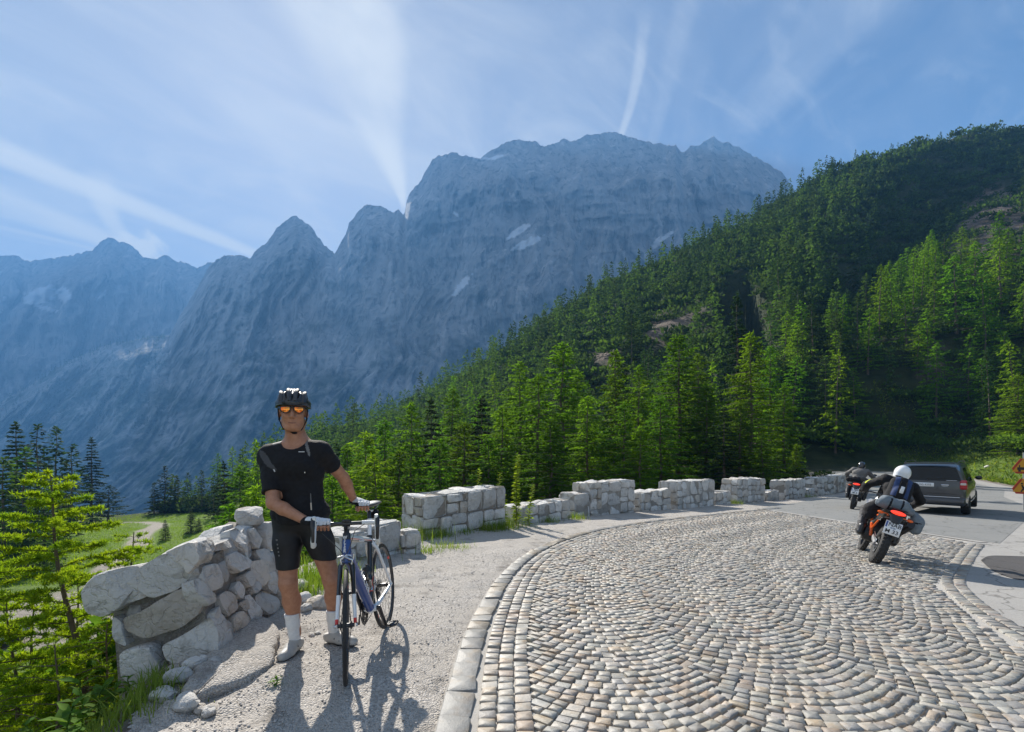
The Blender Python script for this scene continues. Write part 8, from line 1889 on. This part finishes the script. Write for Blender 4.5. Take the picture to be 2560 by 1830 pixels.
def grass(name, spots, n, h, wd, m_, seed):
    rg = np.random.default_rng(seed); XY, HH = [], []
    for x, y, r, w, hh in spots: k = int(n*w); XY.append(np.stack([x+rg.normal(0, r, k), y+rg.normal(0, r, k)], 1)); HH.append(np.full(k, hh))
    XY = np.concatenate(XY); HH = np.concatenate(HH); k = len(XY); z = land_z(XY[:, 0], XY[:, 1]); hh = h*HH*rg.uniform(.45, 1.25, k); az = rg.uniform(0, 6.28, k); bend = rg.uniform(.1, .7, k)*hh; w = wd*rg.uniform(.6, 1.3, k)
    d = np.stack([np.cos(az), np.sin(az)], 1); s_ = np.stack([-d[:, 1], d[:, 0]], 1); V = []
    for t, ww in ((0, 1), (.5, .8), (1, .05)):
        c = XY+d*(bend*t*t)[:, None]; zz = z-.02+hh*(t-.15*t*t*(bend/hh)); V.append(np.column_stack([c-s_*(w*ww)[:, None], zz])); V.append(np.column_stack([c+s_*(w*ww)[:, None], zz]))
    V = np.stack(V, 1).reshape(-1, 3); b = np.arange(k)[:, None]*6; F = np.concatenate([b+np.array([[0, 1, 3, 2]]), b+np.array([[2, 3, 5, 4]])]); tag(new_obj(name, np_mesh(name, V, F, [m_], smooth_=False)), kind='stuff')
sp = []
for u, v, y, r, w, hh in ((380,1810,2.7,.07,.5,.9),(340,1830,2.55,.10,.35,1.0),(290,1830,2.5,.12,.3,.9),(410,1770,2.9,.05,.25,.7),(200,1830,2.5,.15,.5,.8),(100,1830,2.5,.2,.5,.8),(460,1815,2.55,.06,.2,.3),(500,1825,2.5,.05,.2,.25),(740,1440,4.6,.12,.7,1.3),(780,1430,4.9,.12,.7,1.3),(715,1450,4.7,.1,.6,1.2),(800,1410,5.2,.15,.6,1.3),(680,1420,4.8,.15,.4,1.2),(690,1718,2.9,.03,.15,.3)):
    g_ = ground(u, v, y); sp.append((g_[0], g_[1], r, w, hh))
for x, y, r, w, hh in ((-2.2,5.3,.25,1.6,1.6),(-2.5,5.0,.25,1.2,1.6),(-1.25,7.2,.10,.4,.8),(-1.0,7.6,.16,.6,.8),(-1.55,8.4,.16,1.0,1.4),(-1.3,8.75,.12,.8,1.2),(-.9,9.15,.10,.5,1.0),(-.5,9.55,.12,1.0,1.6),(-.2,9.85,.12,1.0,1.6),(.0,10.3,.2,1.0,1.4),(.9,11.4,.12,.5,1.0),(1.6,12.2,.14,.7,1.2),(8.8,18.8,.15,.6,1.2),(14.85,24.2,.2,.5,1.2),(-2.0,7.9,.35,1.6,2.0),(-2.6,7.2,.4,1.6,2.0)): sp.append((x, y, r, w, hh))
grass('grass', sp, 330, .17, .0035, M_GRASS, 4)
def meadow_grass():
    rg = np.random.default_rng(6); k = 60000; y = 36+76*rg.random(k)**1.1; u = rg.uniform(-40, 640, k); x = (u-U0)/FPX*y; P = np.stack([x, y], 1); d = np.abs(sdist(P, PATH)[0]); lot = np.hypot(x+40, (y-36)*1.2); z = land_z(x, y)
    ok = (d > 1.9+.4*rg.normal(size=k)) & (lot > 9.5) & (z < -8); x, y, z = x[ok], y[ok], z[ok]; k = len(x); az = rg.uniform(0, 6.28, k); h = rg.uniform(.10, .28, k); w = .035*rg.uniform(.6, 1.6, k); d = np.stack([np.cos(az), np.sin(az)], 1)
    V = np.stack([np.column_stack([x-d[:, 1]*w, y+d[:, 0]*w, z-.03]), np.column_stack([x+d[:, 1]*w, y-d[:, 0]*w, z-.03]), np.column_stack([x+d[:, 0]*h*.5, y+d[:, 1]*h*.5, z+h])], 1).reshape(-1, 3)
    tag(new_obj('meadow_grass', np_mesh('meadow_grass', V, np.arange(3*k).reshape(k, 3), [leaf_mat('meadow_blades', (.14, .25, .026), .1, .4, (.18, .28, .035), .3)], smooth_=False)), kind='stuff')
meadow_grass()
# shrubs: along the right bank, behind the walls and on the slope below the road
BL = {0: 'leafy shrub', 1: 'leafy shrub', 2: 'dwarf pine', 3: 'dwarf pine', 4: 'pale shrub'}
def shrub(k, x, y, s_, label, group):
    r = empty('shrub' if k in (0, 1, 4) else 'dwarf_pine', (x, y, gz(x, y)-.15), (0, 0, pr.uniform(0, 6)), (s_, s_, s_*pr.uniform(.8, 1.2))); tag(r, label, 'shrub', group); new_obj('leaves', BU[k][3], r)
    m = MB(); 
    for _ in range(4): a = pr.uniform(0, 6.28); m.tube([(0, 0, -.1), (.3*math.cos(a), .3*math.sin(a), .5), (.8*math.cos(a), .8*math.sin(a), 1.1)], [.05, .035, .012], 4, caps=False)
    m.build('stems', M_TWIG, r)
shr = []
for k in range(46):
    s_ = pr.uniform(20, 62); P = np.array([np.interp(s_, arc_param(EDGE_LINE)-11, EDGE_LINE[:, 0]), np.interp(s_, arc_param(EDGE_LINE)-11, EDGE_LINE[:, 1])]); i = max(1, np.searchsorted(arc_param(EDGE_LINE)-11, s_)); d = unit(EDGE_LINE[min(i, len(EDGE_LINE)-1)]-EDGE_LINE[i-1]); p = P+np.array((d[1], -d[0]))*pr.uniform(3.4, 15)
    shr.append((p[0], p[1], 'on the road bank', 'shrubs on the bank right of the road', (2, 3, 2, 0, 1, 4)[k % 6], pr.uniform(.6, 1.5)))
for k in range(26):
    u = pr.uniform(900, 2130); y = pr.uniform(11.5+max(0, (u-1400)/60), 34); x = (u-U0)/FPX*y
    if sdist(np.array([(x, y)]), WALL_LINE)[0][0] < -1.6: shr.append((x, y, 'behind the stone walls', 'shrubs behind the stone walls', (0, 1, 3, 2)[k % 4], pr.uniform(.5, 1.1)))
for k in range(22):
    y = pr.uniform(4.5, 16); u = pr.uniform(-150, 760); x = (u-U0)/FPX*y
    if sdist(np.array([(x, y)]), WALL_LINE)[0][0] < -1.2: shr.append((x, y, 'below the big wall', 'shrubs on the slope below the road', (4, 0, 4, 1)[k % 4], pr.uniform(.3, .75)))
todo = []
for x, y, w, g_, k, s_ in shr:
    u = U0+FPX*x/y; h = 'low ' if s_ < .7 else ('big ' if s_ > 1.15 else '')
    if 'bank' in w: w += ', '+('at the road end' if y > 45 else 'beyond the van roof' if u < 2420 else 'behind the warning signs')+(', upper' if sdist(np.array([(x, y)]), EDGE_LINE)[0][0] > 9 else '')
    elif 'behind' in w: w += ', '+('near the sapling' if u < 1400 else 'near the stepped wall' if u < 1650 else 'near the far motorcycle')
    else: w += ', '+('close to its blocks' if y < 8 else 'farther down')
    todo.append((k, x, y, s_, h+BL[k]+' '+w, g_))
for q, l_ in zip(todo, slope_forest.places([q[4] for q in todo], [U0+FPX*q[1]/q[2] for q in todo])): shrub(*q[:4], l_, q[5])
def bank_cover():
    rg = np.random.default_rng(12); k = 16000; s_ = rg.uniform(8, 95, k); ac = arc_param(EDGE_LINE)-11; E = np.stack([np.interp(s_, ac, EDGE_LINE[:, 0]), np.interp(s_, ac, EDGE_LINE[:, 1])], 1); E2 = np.stack([np.interp(s_+.5, ac, EDGE_LINE[:, 0]), np.interp(s_+.5, ac, EDGE_LINE[:, 1])], 1); d = unit(E2-E)
    o = 1.5+14*rg.random(k)**1.6; P = E+np.stack([d[:, 1], -d[:, 0]], 1)*o[:, None]; ok = P[:, 1] > 11; P = P[ok]; k = len(P); z = land_z(P[:, 0], P[:, 1]); D = unit(rg.normal(size=(k, 3))*np.array((1, 1, .5))+np.array((0, 0, .8))); S = unit(np.cross(D, rg.normal(size=(k, 3))))
    V, F = quads_from(np.column_stack([P, z-.03]), D, S, rg.uniform(.25, .65, k), rg.uniform(.03, .08, k)); tag(new_obj('ground_cover', np_mesh('ground_cover', V, F, [M_GRASS, M_BROAD], rg.integers(0, 2, k), False)), kind='stuff')
bank_cover()
for u, v, s_, sd, lab in ((2548, 1283, .35, 81, 'pale rock at the right road edge below the warning signs'), (2556, 1318, .4, 82, 'pink-white rock at the right picture edge beside the shoulder'), (2455, 1222, .5, 83, 'grey rock in the grass of the far bank'), (2566, 1352, .35, 84, 'rough rock lowest on the right road edge'), (2190, 1173, .7, 85, 'pale rock on the far road verge behind the motorcycles')):
    p = np.array(on_plane(u, v)); p[0] += .5; z = gz(*p); o = new_obj('rock', rock_mesh('rock', (s_, s_*.7, s_*.6), sd, 5, 3.0, .16, 9), None, (p[0], p[1], z+.12), (0, 0, sd)); tag(o, lab, 'rock', 'rocks along the right road edge')
